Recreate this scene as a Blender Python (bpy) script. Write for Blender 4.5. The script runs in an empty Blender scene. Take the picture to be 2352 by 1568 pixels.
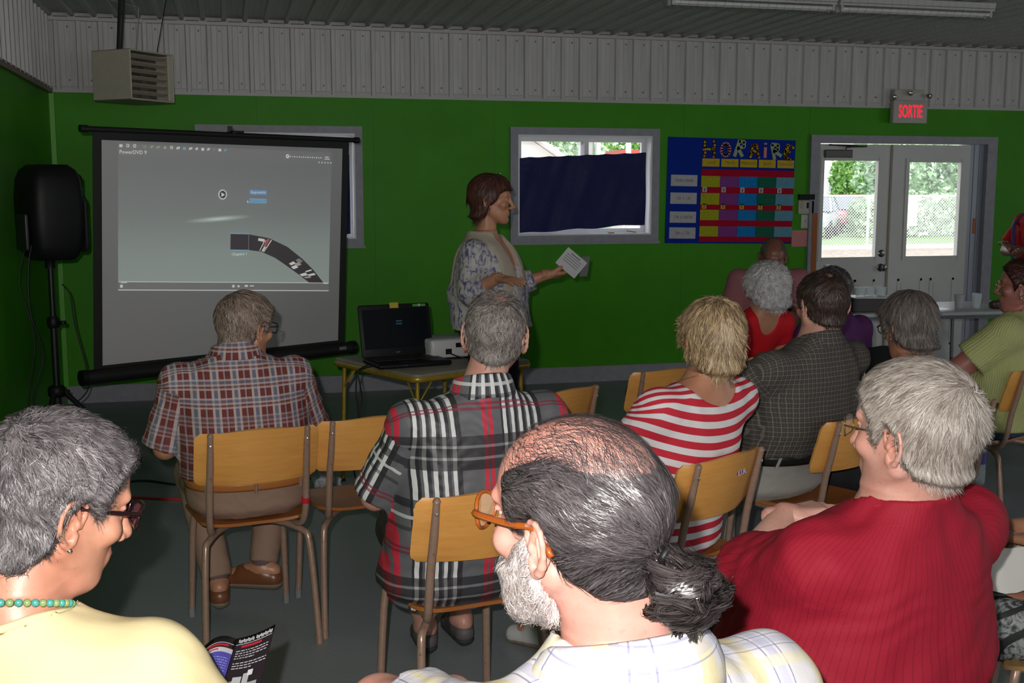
import bpy, bmesh, math, random
import numpy as np
from mathutils import Vector, Matrix, Euler
sc = bpy.context.scene
C = sc.collection
PI = math.pi

# ------------------------------------------------ camera, world, lights, exposure
F_PX, PITCH, YAW, EYE = 2600.0, math.atan(348/2600), math.radians(13.9), 1.62
cam = bpy.data.cameras.new('camera'); cam.sensor_width = 36; cam.lens = F_PX/2352*36
cam.clip_start = .05; cam.clip_end = 300
camo = bpy.data.objects.new('camera', cam); C.objects.link(camo)
camo.location = (0, 0, EYE); camo.rotation_euler = (PI/2 - PITCH, 0, -YAW)
sc.camera = camo
sc.view_settings.view_transform = 'Standard'; sc.view_settings.look = 'None'
sc.view_settings.exposure = 0; sc.view_settings.gamma = 1
w = bpy.data.worlds.new('sky'); sc.world = w; w.use_nodes = True
bg = w.node_tree.nodes['Background']; bg.inputs[0].default_value = (.93, .97, 1, 1); bg.inputs[1].default_value = 2.2
s = bpy.data.lights.new('sun', 'SUN'); s.energy = 3.4; s.angle = .03; s.color = (1, .96, .9)
so = bpy.data.objects.new('sun', s); C.objects.link(so); so.rotation_euler = (math.radians(38), math.radians(18), 0); so.location = (0, 14, 12)
# the camera's own flash, up and to the left of the lens
fl = bpy.data.lights.new('camera_flash', 'SPOT'); fl.energy = 290; fl.spot_size = math.radians(105); fl.spot_blend = 1.0
fl.shadow_soft_size = .012; fl.color = (1, .965, .93)
flo = bpy.data.objects.new('camera_flash', fl); C.objects.link(flo)
flo.location = (-.055, -.01, EYE + .075); flo.rotation_euler = (PI/2 - PITCH*.6, 0, -YAW + math.radians(3))
# added fill lamps, standing in for daylight through unseen rear and side openings
def area(name, loc, rot, sx, sy, e, col=(.93, .97, 1)):
    a = bpy.data.lights.new(name, 'AREA'); a.shape = 'RECTANGLE'; a.size = sx; a.size_y = sy; a.energy = e; a.color = col
    o = bpy.data.objects.new(name, a); C.objects.link(o); o.location = loc; o.rotation_euler = rot; return o
area('rear_fill_light', (3.5, -3.1, 1.7), (PI/2, 0, 0), 7, 1.6, 9)
area('side_fill_light', (10.3, 3, 1.6), (PI/2, 0, PI/2), 5, 1.4, 4)

# ------------------------------------------------ helpers
def lin(c):
    if isinstance(c, str):
        c = [int(c[i:i+2], 16)/255 for i in (0, 2, 4)]
        c = [x/12.92 if x <= .04045 else ((x+.055)/1.055)**2.4 for x in c]
    return tuple(c[:3]) + (1,)
class NT:
    def __init__(s, name):
        s.m = bpy.data.materials.new(name); s.m.use_nodes = True; s.t = s.m.node_tree; s.b = s.t.nodes['Principled BSDF']
    def n(s, typ, **kw):
        nd = s.t.nodes.new(typ)
        for k, v in kw.items():
            if k in nd.inputs.keys() and not hasattr(type(nd), k): nd.inputs[k].default_value = v
            else: setattr(nd, k, v)
        return nd
    def l(s, a, b): s.t.links.new(a, b)
    def coords(s, scale=(1, 1, 1), kind='Object'):
        tc = s.n('ShaderNodeTexCoord'); mp = s.n('ShaderNodeMapping'); mp.inputs['Scale'].default_value = scale
        s.l(tc.outputs[kind], mp.inputs[0]); return mp.outputs[0]
    def noise(s, vec, scale, detail=3, rough=.5, dist=0):
        nd = s.n('ShaderNodeTexNoise'); nd.inputs['Scale'].default_value = scale; nd.inputs['Detail'].default_value = detail
        nd.inputs['Roughness'].default_value = rough; nd.inputs['Distortion'].default_value = dist
        if vec is not None: s.l(vec, nd.inputs['Vector'])
        return nd.outputs['Fac']
    def ramp(s, fac, stops, interp='LINEAR'):
        r = s.n('ShaderNodeValToRGB'); cr = r.color_ramp; cr.interpolation = interp
        while len(cr.elements) < len(stops): cr.elements.new(1)
        for e, (p, c) in zip(cr.elements, stops):
            e.position = p; e.color = c if len(c) == 4 else tuple(c)+(1,)
        s.l(fac, r.inputs[0]); return r
    def mix(s, fac, a, b, mode='MIX'):
        m = s.n('ShaderNodeMix'); m.data_type = 'RGBA'; m.blend_type = mode
        for sock, v in ((m.inputs[0], fac), (m.inputs[6], a), (m.inputs[7], b)):
            if hasattr(v, 'is_linked') or hasattr(v, 'links'): s.l(v, sock)
            else: sock.default_value = v
        return m.outputs[2]
    def math(s, op, a, b=0.0):
        m = s.n('ShaderNodeMath'); m.operation = op
        for sock, v in ((m.inputs[0], a), (m.inputs[1], b)):
            if hasattr(v, 'links'): s.l(v, sock)
            else: sock.default_value = v
        return m.outputs[0]
    def bump(s, h, strength, dist=.01):
        b = s.n('ShaderNodeBump'); b.inputs['Strength'].default_value = strength; b.inputs['Distance'].default_value = dist
        s.l(h, b.inputs['Height']); s.l(b.outputs[0], s.b.inputs['Normal'])
_mc = {}
def mat(name, col, rough=.6, metal=0, spec=.5, var=0, vs=20, bump=0, bs=80, emit=None, es=1, coat=0):
    if name in _mc: return _mc[name]
    m = NT(name); c = lin(col)
    m.b.inputs['Base Color'].default_value = c; m.b.inputs['Roughness'].default_value = rough
    m.b.inputs['Metallic'].default_value = metal; m.b.inputs['Specular IOR Level'].default_value = spec
    m.b.inputs['Coat Weight'].default_value = coat
    v = m.coords()
    if var:
        f = m.noise(v, vs, 4)
        r = m.ramp(f, [(.3, tuple(x*(1-var) for x in c[:3])), (.7, tuple(min(1, x*(1+var)) for x in c[:3]))])
        m.l(r.outputs[0], m.b.inputs['Base Color'])
    if bump: m.bump(m.noise(v, bs, 3), bump, .004)
    if emit is not None:
        m.b.inputs['Emission Color'].default_value = lin(emit); m.b.inputs['Emission Strength'].default_value = es
    _mc[name] = m.m; return m.m

class MB:
    """collects shapes into one mesh"""
    def __init__(s): s.v = []; s.f = []; s.mi = []; s.cur = 0
    def add(s, vs, fs):
        o = len(s.v); s.v += [tuple(v) for v in vs]; s.f += [tuple(i+o for i in f) for f in fs]; s.mi += [s.cur]*len(fs)
        return s
    def box(s, c, d, R=None):
        vs = [Vector((x*d[0]/2, y*d[1]/2, z*d[2]/2)) for x in (-1, 1) for y in (-1, 1) for z in (-1, 1)]
        if R is not None: vs = [R @ v for v in vs]
        c = Vector(c); vs = [v + c for v in vs]
        return s.add(vs, [(0, 1, 3, 2), (4, 6, 7, 5), (0, 4, 5, 1), (2, 3, 7, 6), (0, 2, 6, 4), (1, 5, 7, 3)])
    def b2(s, lo, hi): return s.box([(a+b)/2 for a, b in zip(lo, hi)], [b-a for a, b in zip(lo, hi)])
    def rbox(s, c, d, r=.01, R=None, n=4, axis=2):
        """box with rounded vertical edges and softened rims, along axis"""
        ax = [(1, 2, 0), (2, 0, 1), (0, 1, 2)][axis]
        a, b, h = d[ax[0]]/2, d[ax[1]]/2, d[ax[2]]/2
        rim = min(r*.5, h*.6)
        loops = []
        for z, ins in ((-h, rim), (-h+rim*.4, rim*.3), (-h+rim, 0), (h-rim, 0), (h-rim*.4, rim*.3), (h, rim)):
            lp = []
            for k, (sx, sy) in enumerate(((1, 1), (-1, 1), (-1, -1), (1, -1))):
                for j in range(n+1):
                    t = (k + j/n)*PI/2
                    p = [0, 0, 0]; p[ax[0]] = sx*(a-r) + math.cos(t)*(r-ins); p[ax[1]] = sy*(b-r) + math.sin(t)*(r-ins); p[ax[2]] = z
                    lp.append(Vector(p))
            loops.append(lp)
        N = len(loops[0]); vs = [v for lp in loops for v in lp]
        fs = [(i*N+j, i*N+(j+1) % N, (i+1)*N+(j+1) % N, (i+1)*N+j) for i in range(len(loops)-1) for j in range(N)]
        fs += [tuple(reversed(range(N))), tuple(range((len(loops)-1)*N, len(loops)*N))]
        if R is not None: vs = [R @ v for v in vs]
        c = Vector(c); return s.add([v+c for v in vs], fs)
    def tube(s, pts, r, n=10, closed=False, caps=True, smooth=0):
        pts = [Vector(p) for p in pts]
        if smooth: pts = catmull(pts, smooth, closed)
        rs = r if isinstance(r, (list, tuple)) else [r]*len(pts)
        if len(rs) != len(pts): rs = list(np.interp(np.linspace(0, 1, len(pts)), np.linspace(0, 1, len(rs)), rs))
        N = len(pts); prev = None; vs = []
        for i, p in enumerate(pts):
            if closed: d = pts[(i+1) % N]-pts[i-1]
            else: d = pts[min(i+1, N-1)]-pts[max(i-1, 0)]
            if d.length < 1e-9: d = Vector((0, 0, 1))
            d.normalize()
            if prev is None:
                a = d.cross(Vector((0, 0, 1)));
                if a.length < .1: a = d.cross(Vector((1, 0, 0)))
            else: a = prev - d*prev.dot(d)
            a.normalize(); prev = a; b = d.cross(a)
            for k in range(n):
                t = 2*PI*k/n; vs.append(p + (a*math.cos(t)+b*math.sin(t))*rs[i])
        M = N if closed else N-1
        fs = [(i*n+k, i*n+(k+1) % n, ((i+1) % N)*n+(k+1) % n, ((i+1) % N)*n+k) for i in range(M) for k in range(n)]
        if caps and not closed: fs += [tuple(reversed(range(n))), tuple((N-1)*n+k for k in range(n))]
        return s.add(vs, fs)
    def lathe(s, prof, c=(0, 0, 0), n=20, R=None, caps=True):
        vs = []
        for r, z in prof:
            for k in range(n):
                t = 2*PI*k/n; v = Vector((r*math.cos(t), r*math.sin(t), z))
                if R is not None: v = R @ v
                vs.append(v+Vector(c))
        P = len(prof)
        fs = [(i*n+k, i*n+(k+1) % n, (i+1)*n+(k+1) % n, (i+1)*n+k) for i in range(P-1) for k in range(n)]
        if caps: fs += [tuple(reversed(range(n))), tuple((P-1)*n+k for k in range(n))]
        return s.add(vs, fs)
    def sheet(s, fn, nu, nv, th=.002, nrm=None):
        """thick curved sheet, fn(u,v)->Vector"""
        g = [[Vector(fn(i/nu, j/nv)) for j in range(nv+1)] for i in range(nu+1)]
        vs = []; 
        for sgn in (0, 1):
            for i in range(nu+1):
                for j in range(nv+1):
                    du = g[min(i+1, nu)][j]-g[max(i-1, 0)][j]; dv = g[i][min(j+1, nv)]-g[i][max(j-1, 0)]
                    n = du.cross(dv)
                    if n.length > 0: n.normalize()
                    vs.append(g[i][j] + n*(th*(sgn-.5)))
        W = nv+1; T = (nu+1)*W; fs = []
        for i in range(nu):
            for j in range(nv):
                a = i*W+j; q = (a, a+1, a+W+1, a+W)
                fs.append(q); fs.append(tuple(T+x for x in reversed(q)))
        edge = [i*W for i in range(nu+1)] + [nu*W+j for j in range(1, W)] + [i*W+nv for i in range(nu-1, -1, -1)] + [j for j in range(nv-1, 0, -1)]
        for a, b in zip(edge, edge[1:]+edge[:1]): fs.append((a, b, T+b, T+a))
        return s.add(vs, fs)
    def build(s, name, m, parent=None, smooth=False, loc=None, auto=None):
        me = bpy.data.meshes.new(name); me.from_pydata(s.v, [], s.f)
        ms = m if isinstance(m, (list, tuple)) else [m]
        for x in ms: me.materials.append(x)
        if len(ms) > 1: me.polygons.foreach_set('material_index', s.mi)
        bm = bmesh.new(); bm.from_mesh(me); bmesh.ops.recalc_face_normals(bm, faces=bm.faces); bm.to_mesh(me); bm.free()
        if smooth:
            me.polygons.foreach_set('use_smooth', [True]*len(me.polygons))
            if auto is not False: me.set_sharp_from_angle(angle=math.radians(auto or 50))
        o = bpy.data.objects.new(name, me); C.objects.link(o)
        if parent: o.parent = parent
        if loc is not None: o.location = loc
        return o
def catmull(pts, k, closed=False):
    out = []; N = len(pts)
    for i in range(N if closed else N-1):
        p0 = pts[i-1] if (closed or i > 0) else pts[0]*2-pts[1]
        p1 = pts[i]; p2 = pts[(i+1) % N]
        p3 = pts[(i+2) % N] if (closed or i+2 < N) else p2*2-p1
        for j in range(k):
            t = j/k
            out.append(.5*((2*p1)+(-p0+p2)*t+(2*p0-5*p1+4*p2-p3)*t*t+(-p0+3*p1-3*p2+p3)*t**3))
    if not closed: out.append(pts[-1].copy())
    return out
def empty(name, loc=(0, 0, 0), rz=0, label=None, cat=None, group=None, rot=None):
    o = bpy.data.objects.new(name, None); C.objects.link(o); o.location = loc; o.rotation_euler = rot if rot else (0, 0, rz)
    o.empty_display_size = .1
    if label: tag(o, label, cat, group)
    return o
def tag(o, label=None, cat=None, group=None, kind=None):
    if label: o['label'] = label
    if cat: o['category'] = cat
    if group: o['group'] = group
    if kind: o['kind'] = kind
    return o
def struct(o, label=None):
    o['kind'] = 'structure'
    if label: o['label'] = label
    return o
def copy_tree(o, parent=None):
    c = o.copy(); C.objects.link(c); c.parent = parent
    for ch in list(o.children): copy_tree(ch, c)
    return c
def text_mesh(name, s, size, m, parent, loc, R=None, ext=.0008, bold=0, align='CENTER', sx=1, body=None):
    cu = bpy.data.curves.new(name, 'FONT'); cu.body = s; cu.size = size; cu.extrude = ext; cu.align_x = align; cu.align_y = 'CENTER'
    cu.offset = bold; cu.resolution_u = 3
    o = bpy.data.objects.new(name, cu); C.objects.link(o)
    dg = bpy.context.evaluated_depsgraph_get(); dg.update()
    me = bpy.data.meshes.new_from_object(o.evaluated_get(dg))
    C.objects.unlink(o); bpy.data.objects.remove(o)
    me.name = name
    M = Matrix.Translation(Vector(loc)) @ ((R or Matrix.Identity(3)).to_4x4()) @ Matrix.Diagonal((sx, 1, 1, 1))
    me.transform(M); me.materials.clear(); me.materials.append(m)
    ob = bpy.data.objects.new(name, me); C.objects.link(ob); ob.parent = parent
    return ob
WALLR = Matrix.Rotation(PI/2, 3, 'X')          # text lying in XY turned to stand on the back wall and face the room

# ------------------------------------------------ materials of the room
def m_green():
    m = NT('green_wall_paint'); v = m.coords()
    f = m.noise(v, 2.2, 5, .6); r = m.ramp(f, [(.3, lin((.050, .27, .006))), (.7, lin((.062, .32, .008)))])
    m.l(r.outputs[0], m.b.inputs[0]); m.b.inputs['Roughness'].default_value = .5; m.b.inputs['Specular IOR Level'].default_value = .22
    m.bump(m.noise(v, 35, 4), .2, .004); return m.m
GREEN = m_green()
def m_metal(name, a, b, r=.45):
    m = NT(name); v = m.coords((1, 1, .08)); f = m.noise(v, 30, 4)
    rr = m.ramp(f, [(.3, lin(a)), (.7, lin(b))]); m.l(rr.outputs[0], m.b.inputs[0]); m.b.inputs['Roughness'].default_value = r
    return m.m
CLAD = m_metal('white_metal_cladding', (.50, .48, .475), (.60, .58, .57))
CEIL = m_metal('ceiling_metal', (.42, .43, .42), (.5, .5, .48), .5)
def m_floor():
    m = NT('grey_painted_concrete'); v = m.coords()
    f = m.noise(v, 3, 6, .65); f2 = m.noise(v, 60, 3)
    r = m.ramp(f, [(.3, lin((.21, .235, .25))), (.7, lin((.27, .30, .315)))])
    c = m.mix(.12, r.outputs[0], m.ramp(f2, [(.35, (.03, .035, .04)), (.65, (.18, .2, .2))]).outputs[0])
    m.l(c, m.b.inputs[0]); rr = m.ramp(f, [(.3, (.3, .3, .3)), (.7, (.5, .5, .5))]); m.l(rr.outputs[0], m.b.inputs['Roughness'])
    m.bump(f2, .1, .002); return m.m
FLOOR = m_floor()
TRIM = mat('grey_trim_paint', (.30, .30, .34), .5, var=.08)
WHITEDOOR = mat('white_door_paint', (.62, .62, .60), .4, var=.05, vs=3)
VINYL = mat('white_window_vinyl', (.75, .76, .78), .35)
BLACK = mat('black_plastic', (.007, .007, .008), .5, spec=.25)
BLACKM = mat('black_metal', (.010, .010, .011), .4, spec=.4)
GLASS = NT('window_glass'); 
_t = GLASS.n('ShaderNodeBsdfTransparent'); _g = GLASS.n('ShaderNodeBsdfGlossy'); _g.inputs['Roughness'].default_value = .02
_x = GLASS.n('ShaderNodeMixShader'); _x.inputs[0].default_value = .05; GLASS.l(_t.outputs[0], _x.inputs[1]); GLASS.l(_g.outputs[0], _x.inputs[2])
GLASS.l(_x.outputs[0], GLASS.t.nodes['Material Output'].inputs[0]); GLASS = GLASS.m

WY, XL, XR, YB, ZC, ZG = 9.1, -1.27, 10.5, -3.2, 2.88, 2.355
WT = .16
# ------------------------------------------------ room shell
def wall_holes(mb, x0, x1, z0, z1, y0, y1, holes):
    xs = sorted({x0, x1, *[h[0] for h in holes], *[h[1] for h in holes]}); zs = sorted({z0, z1, *[h[2] for h in holes], *[h[3] for h in holes]})
    for a, b in zip(xs, xs[1:]):
        run = None
        for c, d in zip(zs, zs[1:]):
            mx, mz = (a+b)/2, (c+d)/2
            if any(h[0] < mx < h[1] and h[2] < mz < h[3] for h in holes): continue
            mb.b2((a, y0, c), (b, y1, d))
W0 = (-.15, .97, 1.235, 2.06); W1 = (2.30, 3.465, 1.245, 2.068); DR = (5.0, 6.73, 0, 2.05)
mb = MB(); wall_holes(mb, XL-.2, XR+.2, -.02, ZG, WY, WY+WT, [W0, W1, DR]); struct(mb.build('wall_back', GREEN), 'bright green painted back wall')
# sheet seams of the green panels
mb = MB(); mb.b2((XL-.2, YB, -.02), (XL, WY+WT, ZG)); struct(mb.build('wall_left', GREEN), 'bright green painted left wall')
FARW = mat('far_wall_paint', (.25, .3, .22), .7)
mb = MB(); wall_holes(mb, YB, WY, 0, ZC, 0, .2, [(.5, 5.5, .9, 2.3)])  # unseen opening added in this wall for ambient light
o = struct(mb.build('wall_right', FARW)); o.rotation_euler = (0, 0, PI/2); o.location = (XR+.2, 0, 0)
mb = MB(); wall_holes(mb, XL, XR, 0, ZC, YB-.2, YB, [(0, 7, .9, 2.5)]); struct(mb.build('wall_front', FARW))  # wide unseen opening, also added to let ambient light in
mb = MB(); mb.b2((XL-.2, YB-.2, -.1), (XR+.2, WY+WT, 0)); struct(mb.build('floor', FLOOR), 'dark grey painted concrete floor')
# ribbed cladding
def ribbed(x0, x1, pitch, rib, dep, off=0):
    """zig profile (s, depth) along a run"""
    pts = []; x = x0 + off
    pts.append((x0, 0))
    while x < x1:
        pts += [(x, 0), (x+rib*.2, dep), (x+rib*.8, dep), (x+rib, 0)]
        q = x+rib+(pitch-rib)/3
        pts += [(q-.004, 0), (q, dep*.12), (q+.004, 0)]; q = x+rib+(pitch-rib)*2/3; pts += [(q-.004, 0), (q, dep*.12), (q+.004, 0)]
        x += pitch
    pts = [p for p in pts if p[0] <= x1]; pts.append((x1, 0)); return pts
mb = MB(); P = ribbed(XL, XR, .155, .042, .02, .05)
vs = []; 
for s_, d in P: vs += [(s_, WY-.012-d, ZG), (s_, WY-.012-d, ZC)]
mb.add(vs, [(2*i, 2*i+2, 2*i+3, 2*i+1) for i in range(len(P)-1)]); mb.b2((XL, WY-.011, ZG), (XR, WY+WT, ZC))
wbu = struct(mb.build('wall_back_upper', CLAD), 'white ribbed metal cladding above the green wall')
mb = MB()
x = XL+.05
while x < XR-.2:
    for z in (ZG+.07, ZC-.07): mb.lathe([(.008, 0), (.008, .004), (.004, .007)], (x+.1, WY-.012, z), 8, Matrix.Rotation(PI/2, 3, 'X'))
    x += .155
mb.build('screw', mat('screw_steel', (.3, .29, .28), .4, .5), wbu)['kind'] = 'stuff'
mb = MB(); P = ribbed(YB, WY, .155, .042, .02, .07); vs = []
for s_, d in P: vs += [(XL+.012+d, s_, ZG), (XL+.012+d, s_, ZC)]
mb.add(vs, [(2*i, 2*i+2, 2*i+3, 2*i+1) for i in range(len(P)-1)]); mb.b2((XL-.2, YB, ZG), (XL+.011, WY+WT, ZC))
struct(mb.build('wall_left_upper', CLAD))
mb = MB(); P = ribbed(XL, XR, .155, .042, .025, .01); vs = []
for s_, d in P: vs += [(s_, YB, ZC+.03-d), (s_, WY+.01, ZC+.03-d)]
mb.add(vs, [(2*i, 2*i+2, 2*i+3, 2*i+1) for i in range(len(P)-1)]); mb.b2((XL, WY-.004, ZC-.002), (XR, WY+.02, ZC+.04)); mb.b2((XL-.2, YB-.2, ZC+.031), (XR+.2, WY+WT, ZC+.1))
struct(mb.build('ceiling', CEIL), 'dark ribbed metal ceiling')
# trims
TW = mat('white_metal_trim', (.5, .49, .48), .45)
mb = MB(); mb.b2((XL, WY-.016, ZG-.02), (XR, WY-.0005, ZG+.022)); mb.b2((XL, WY-.036, ZG+.022), (XR, WY-.0005, ZG+.026)); struct(mb.build('trim_1', TW))
mb = MB(); mb.b2((XL, WY-.05, ZC-.03), (XR, WY-.0005, ZC-.024)); mb.b2((XL, WY-.054, ZC-.03), (XR, WY-.05, ZC-.005)); struct(mb.build('trim_2', TW))
mb = MB(); mb.b2((XL+.0005, YB, ZG-.03), (XL+.03, WY-.02, ZG+.012)); struct(mb.build('trim_3', mat('brown_trim', (.22, .17, .14), .5)))
mb = MB(); mb.b2((XL+.0005, WY-.03, 0), (XL+.035, WY-.0005, ZG-.02)); struct(mb.build('trim_4', mat('green_corner', (.12, .46, .035), .4)))
RUST = mat('rusty_edge', (.2, .07, .035), .8, var=.5, vs=60)
mb = MB(); rnd = random.Random(3); x = XL+.06
while x < XR-.2:
    mb.b2((x, WY-.06, ZC-.006), (x+.105+rnd.uniform(-.01, .01), WY-.052, ZC-.001)); x += .155
struct(mb.build('trim_5', RUST))
mb = MB(); mb.b2((XL, WY-.022, 0), (4.93, WY-.0005, .128)); mb.b2((XL, WY-.016, .128), (4.93, WY-.0005, .134)); mb.b2((6.80, WY-.022, 0), (XR, WY-.0005, .128)); struct(mb.build('baseboard_back', TRIM), 'grey painted baseboard')
mb = MB(); mb.b2((XL+.0005, YB, 0), (XL+.022, WY-.03, .128)); struct(mb.build('baseboard_left', TRIM))
SEAM = mat('panel_seam', (.03, .16, .012), .6)
mb = MB()
for x in (.22, 1.12, 2.1, 3.75, 4.92): mb.b2((x, WY-.0012, .134), (x+.003, WY-.0002, ZG-.02))
struct(mb.build('trim_6', SEAM))

# ------------------------------------------------ windows
CURT = NT('navy_blue_cloth'); v = CURT.coords(); CURT.b.inputs[0].default_value = lin((.007, .009, .085)); CURT.b.inputs['Roughness'].default_value = .5; CURT.b.inputs['Specular IOR Level'].default_value = .25
CURT.bump(CURT.noise(v, 9, 4, .6, 1.5), .35, .02); CURT = CURT.m
def window(idx, H, outer):
    x0, x1, z0, z1 = H; root = empty('window_%d' % idx, (0, 0, 0)); struct(root, 'white sliding window in grey casing')
    mb = MB(); a0, a1, b0, b1 = outer
    mb.b2((a0, WY-.02, b0), (x0, WY-.0005, b1)); mb.b2((x1, WY-.02, b0), (a1, WY-.0005, b1))
    mb.b2((x0, WY-.02, b0), (x1, WY-.0005, z0)); mb.b2((x0, WY-.02, z1), (x1, WY-.0005, b1)); mb.b2((a0-.01, WY-.035, b0-.02), (a1+.01, WY-.0005, b0))
    mb.build('casing', TRIM, root)
    mb = MB(); t = .012                                     # white jamb liner
    mb.b2((x0, WY-.018, z0), (x0+t, WY+WT, z1)); mb.b2((x1-t, WY-.018, z0), (x1, WY+WT, z1)); mb.b2((x0+t, WY-.018, z0), (x1-t, WY+WT, z0+t)); mb.b2((x0+t, WY-.018, z1-t), (x1-t, WY+WT, z1))
    mb.build('jamb', VINYL, root)
    f = .038; xm = (x0+x1)/2 + .02
    def sash(nm, a, b, y):
        mb = MB(); c, d = z0+t, z1-t
        mb.b2((a, y, c), (a+f, y+.035, d)); mb.b2((b-f, y, c), (b, y+.035, d)); mb.b2((a+f, y, c), (b-f, y+.035, c+f)); mb.b2((a+f, y, d-f), (b-f, y+.035, d))
        sh = mb.build(nm, VINYL, root)
        mb = MB(); mb.b2((a+f-.002, y+.016, c+f-.002), (b-f+.002, y+.02, d-f+.002)); mb.build('pane', GLASS, sh)
    sash('sash', x0+t, xm+.03, WY+.075); sash('sash', xm-.03, x1-t, WY+.112)
    return root
window(1, W0, (-.24, 1.03, 1.18, 2.115)); window(2, W1, (2.235, 3.53, 1.19, 2.128))
def drape(name, x0, x1, zt, zb, label, seed, y=WY+.028):
    rr = random.Random(seed); ph = [rr.uniform(0, 6) for _ in range(6)]
    def fn(u, v):
        x = x0+(x1-x0)*u; zt_ = zt[0]+(zt[1]-zt[0])*u - .006*abs(math.sin(u*21+ph[0])); zb_ = zb[0]+(zb[1]-zb[0])*u + .006*math.sin(u*17+ph[1])
        z = zt_+(zb_-zt_)*v
        yy = y + .003*math.sin(u*24+v*6.4+ph[2]) + .006*math.sin(u*9-v*7+ph[3]) + .004*math.sin(u*14+v*3+ph[5]) + .0015*math.sin(u*50+ph[4]+9*v)
        return (x, yy, z)
    mb = MB(); mb.sheet(fn, 90, 24, .003); o = mb.build(name, CURT, None, True)
    return tag(o, label, 'curtain')
drape('window_drape', 2.318, 3.425, (1.885, 1.935), (1.262, 1.33), 'navy blue cloth pinned low across the window right of the presenter', 4)
drape('window_drape', -.13, .93, (1.9, 1.9), (1.26, 1.27), 'navy blue cloth in the window behind the projection screen', 9)
mb = MB(); mb.box((3.12, WY+.022, 1.262), (.05, .02, .008)); tag(mb.build('wooden_clip', mat('clip_wood', (.35, .2, .14), .7)), 'small grey brown clip on the window sill, nearer the middle of the window', 'clip')
mb = MB(); mb.box((3.30, WY+.03, 1.27), (.09, .03, .008), Matrix.Rotation(.15, 3, 'Y')); tag(mb.build('wooden_clip', mat('clip_wood', (.35, .2, .14), .7)), 'larger reddish clip on the window sill, nearer the right corner of the window', 'clip')

# ------------------------------------------------ door
dr = struct(empty('door_1'), 'white double door with tall glass panes in grey frame')
mb = MB()
mb.b2((4.955, WY-.025, 0), (5.02, WY+WT, 2.095)); mb.b2((6.70, WY-.025, 0), (6.80, WY+WT, 2.095)); mb.b2((5.02, WY-.025, 2.03), (6.70, WY+WT, 2.095)); mb.b2((4.93, WY-.03, 0), (4.955, WY-.0005, 2.095))
mb.build('door_frame', TRIM, dr)
def leaf(x0, x1, g):
    y0, y1 = WY+.03, WY+.075
    mb = MB(); wall_holes(mb, x0, x1, .015, 2.02, y0, y1, [g])
    fr = .03; a, b, c, d = g
    for q in ((a-fr, a+.004, c-fr, d+fr), (b-.004, b+fr, c-fr, d+fr), (a, b, c-fr, c+.004), (a, b, d-.004, d+fr)): mb.b2((q[0], y0-.012, q[2]), (q[1], y0, q[3]))
    w_ = (x1-x0)
    for (p, q) in ((x0+.11, x0+w_/2-.04), (x0+w_/2+.04, x1-.11)):           # raised lower panels
        for (u0, u1, v0, v1) in ((p, p+.02, .2, .82), (q-.02, q, .2, .82), (p, q, .2, .22), (p, q, .8, .82)): mb.b2((u0, y0-.006, v0), (u1, y0, v1))
        mb.b2((p+.04, y0-.005, .24), (q-.04, y0, .78))
    lf = mb.build('door_leaf', WHITEDOOR, dr)
    mb = MB(); mb.b2((a-.002, y0+.02, c-.002), (b+.002, y0+.026, d+.002)); mb.build('pane', GLASS, lf); return lf
l1 = leaf(5.03, 5.745, (5.085, 5.625, 1.02, 1.88)); l2 = leaf(5.755, 6.56, (5.93, 6.465, 1.02, 1.87))
mb = MB(); mb.b2((6.56, WY+.035, 0), (6.702, WY+.16, 2.03)); mb.b2((6.60, WY+.028, 0), (6.61, WY+.035, 2.03)); mb.b2((6.655, WY+.028, 0), (6.665, WY+.035, 2.03)); mb.build('side_jamb', mat('pale_blue_grey_jamb', (.33, .36, .43), .35), dr)
mb = MB(); mb.b2((6.625, WY+.030, 1.22), (6.65, WY+.0345, 1.36)); mb.build('paint_chip', mat('orange_primer', (.5, .16, .05), .7), dr)
mb = MB(); mb.b2((5.742, WY+.018, .015), (5.762, WY+.03, 2.02)); mb.build('astragal', mat('brass_strip', (.3, .26, .2), .4), l1)
CHR = mat('chrome', (.7, .7, .7), .18, 1)
RX = Matrix.Rotation(PI/2, 3, 'X')
DK = mat('dark_chrome', (.16, .15, .14), .25, .9)
mb = MB(); mb.lathe([(.033, 0), (.033, .008), (.024, .014), (.024, .02), (.012, .022)], (5.69, WY+.03, 1.052), 20, RX); mb.build('deadbolt', DK, l1, True)
mb = MB(); mb.lathe([(.036, 0), (.036, .006), (.016, .012), (.014, .03), (.028, .04), (.032, .055), (.026, .068), (.01, .072)], (5.69, WY+.03, .925), 20, RX); mb.build('door_knob', DK, l1, True)
mb = MB(); mb.rbox((5.21, WY+.005, 1.935), (.26, .05, .07), .01, axis=0); cl_ = mb.build('door_closer', mat('closer_grey', (.12, .12, .115), .4, .3), dr)
mb = MB(); mb.tube([(5.28, WY-.005, 1.975), (5.28, WY-.01, 1.995), (5.47, WY-.02, 2.0)], .009, 8); mb.tube([(5.47, WY-.02, 2.0), (5.1, WY-.028, 2.012)], .007, 8); mb.build('closer_arm', DK, cl_)
mb = MB(); mb.b2((4.965, WY-.03, .0), (5.012, WY-.0255, 1.42)); tag(mb.build('edge_strip', mat('orange_strip', (.42, .12, .03), .6)), 'orange painted strip up the left side of the door frame', 'strip')

# ------------------------------------------------ things on the back wall
YF = WY-.001
def quad_panel(mb, x0, x1, z0, z1, y, t=.002): mb.b2((x0, y-t, z0), (x1, y, z1))
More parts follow.
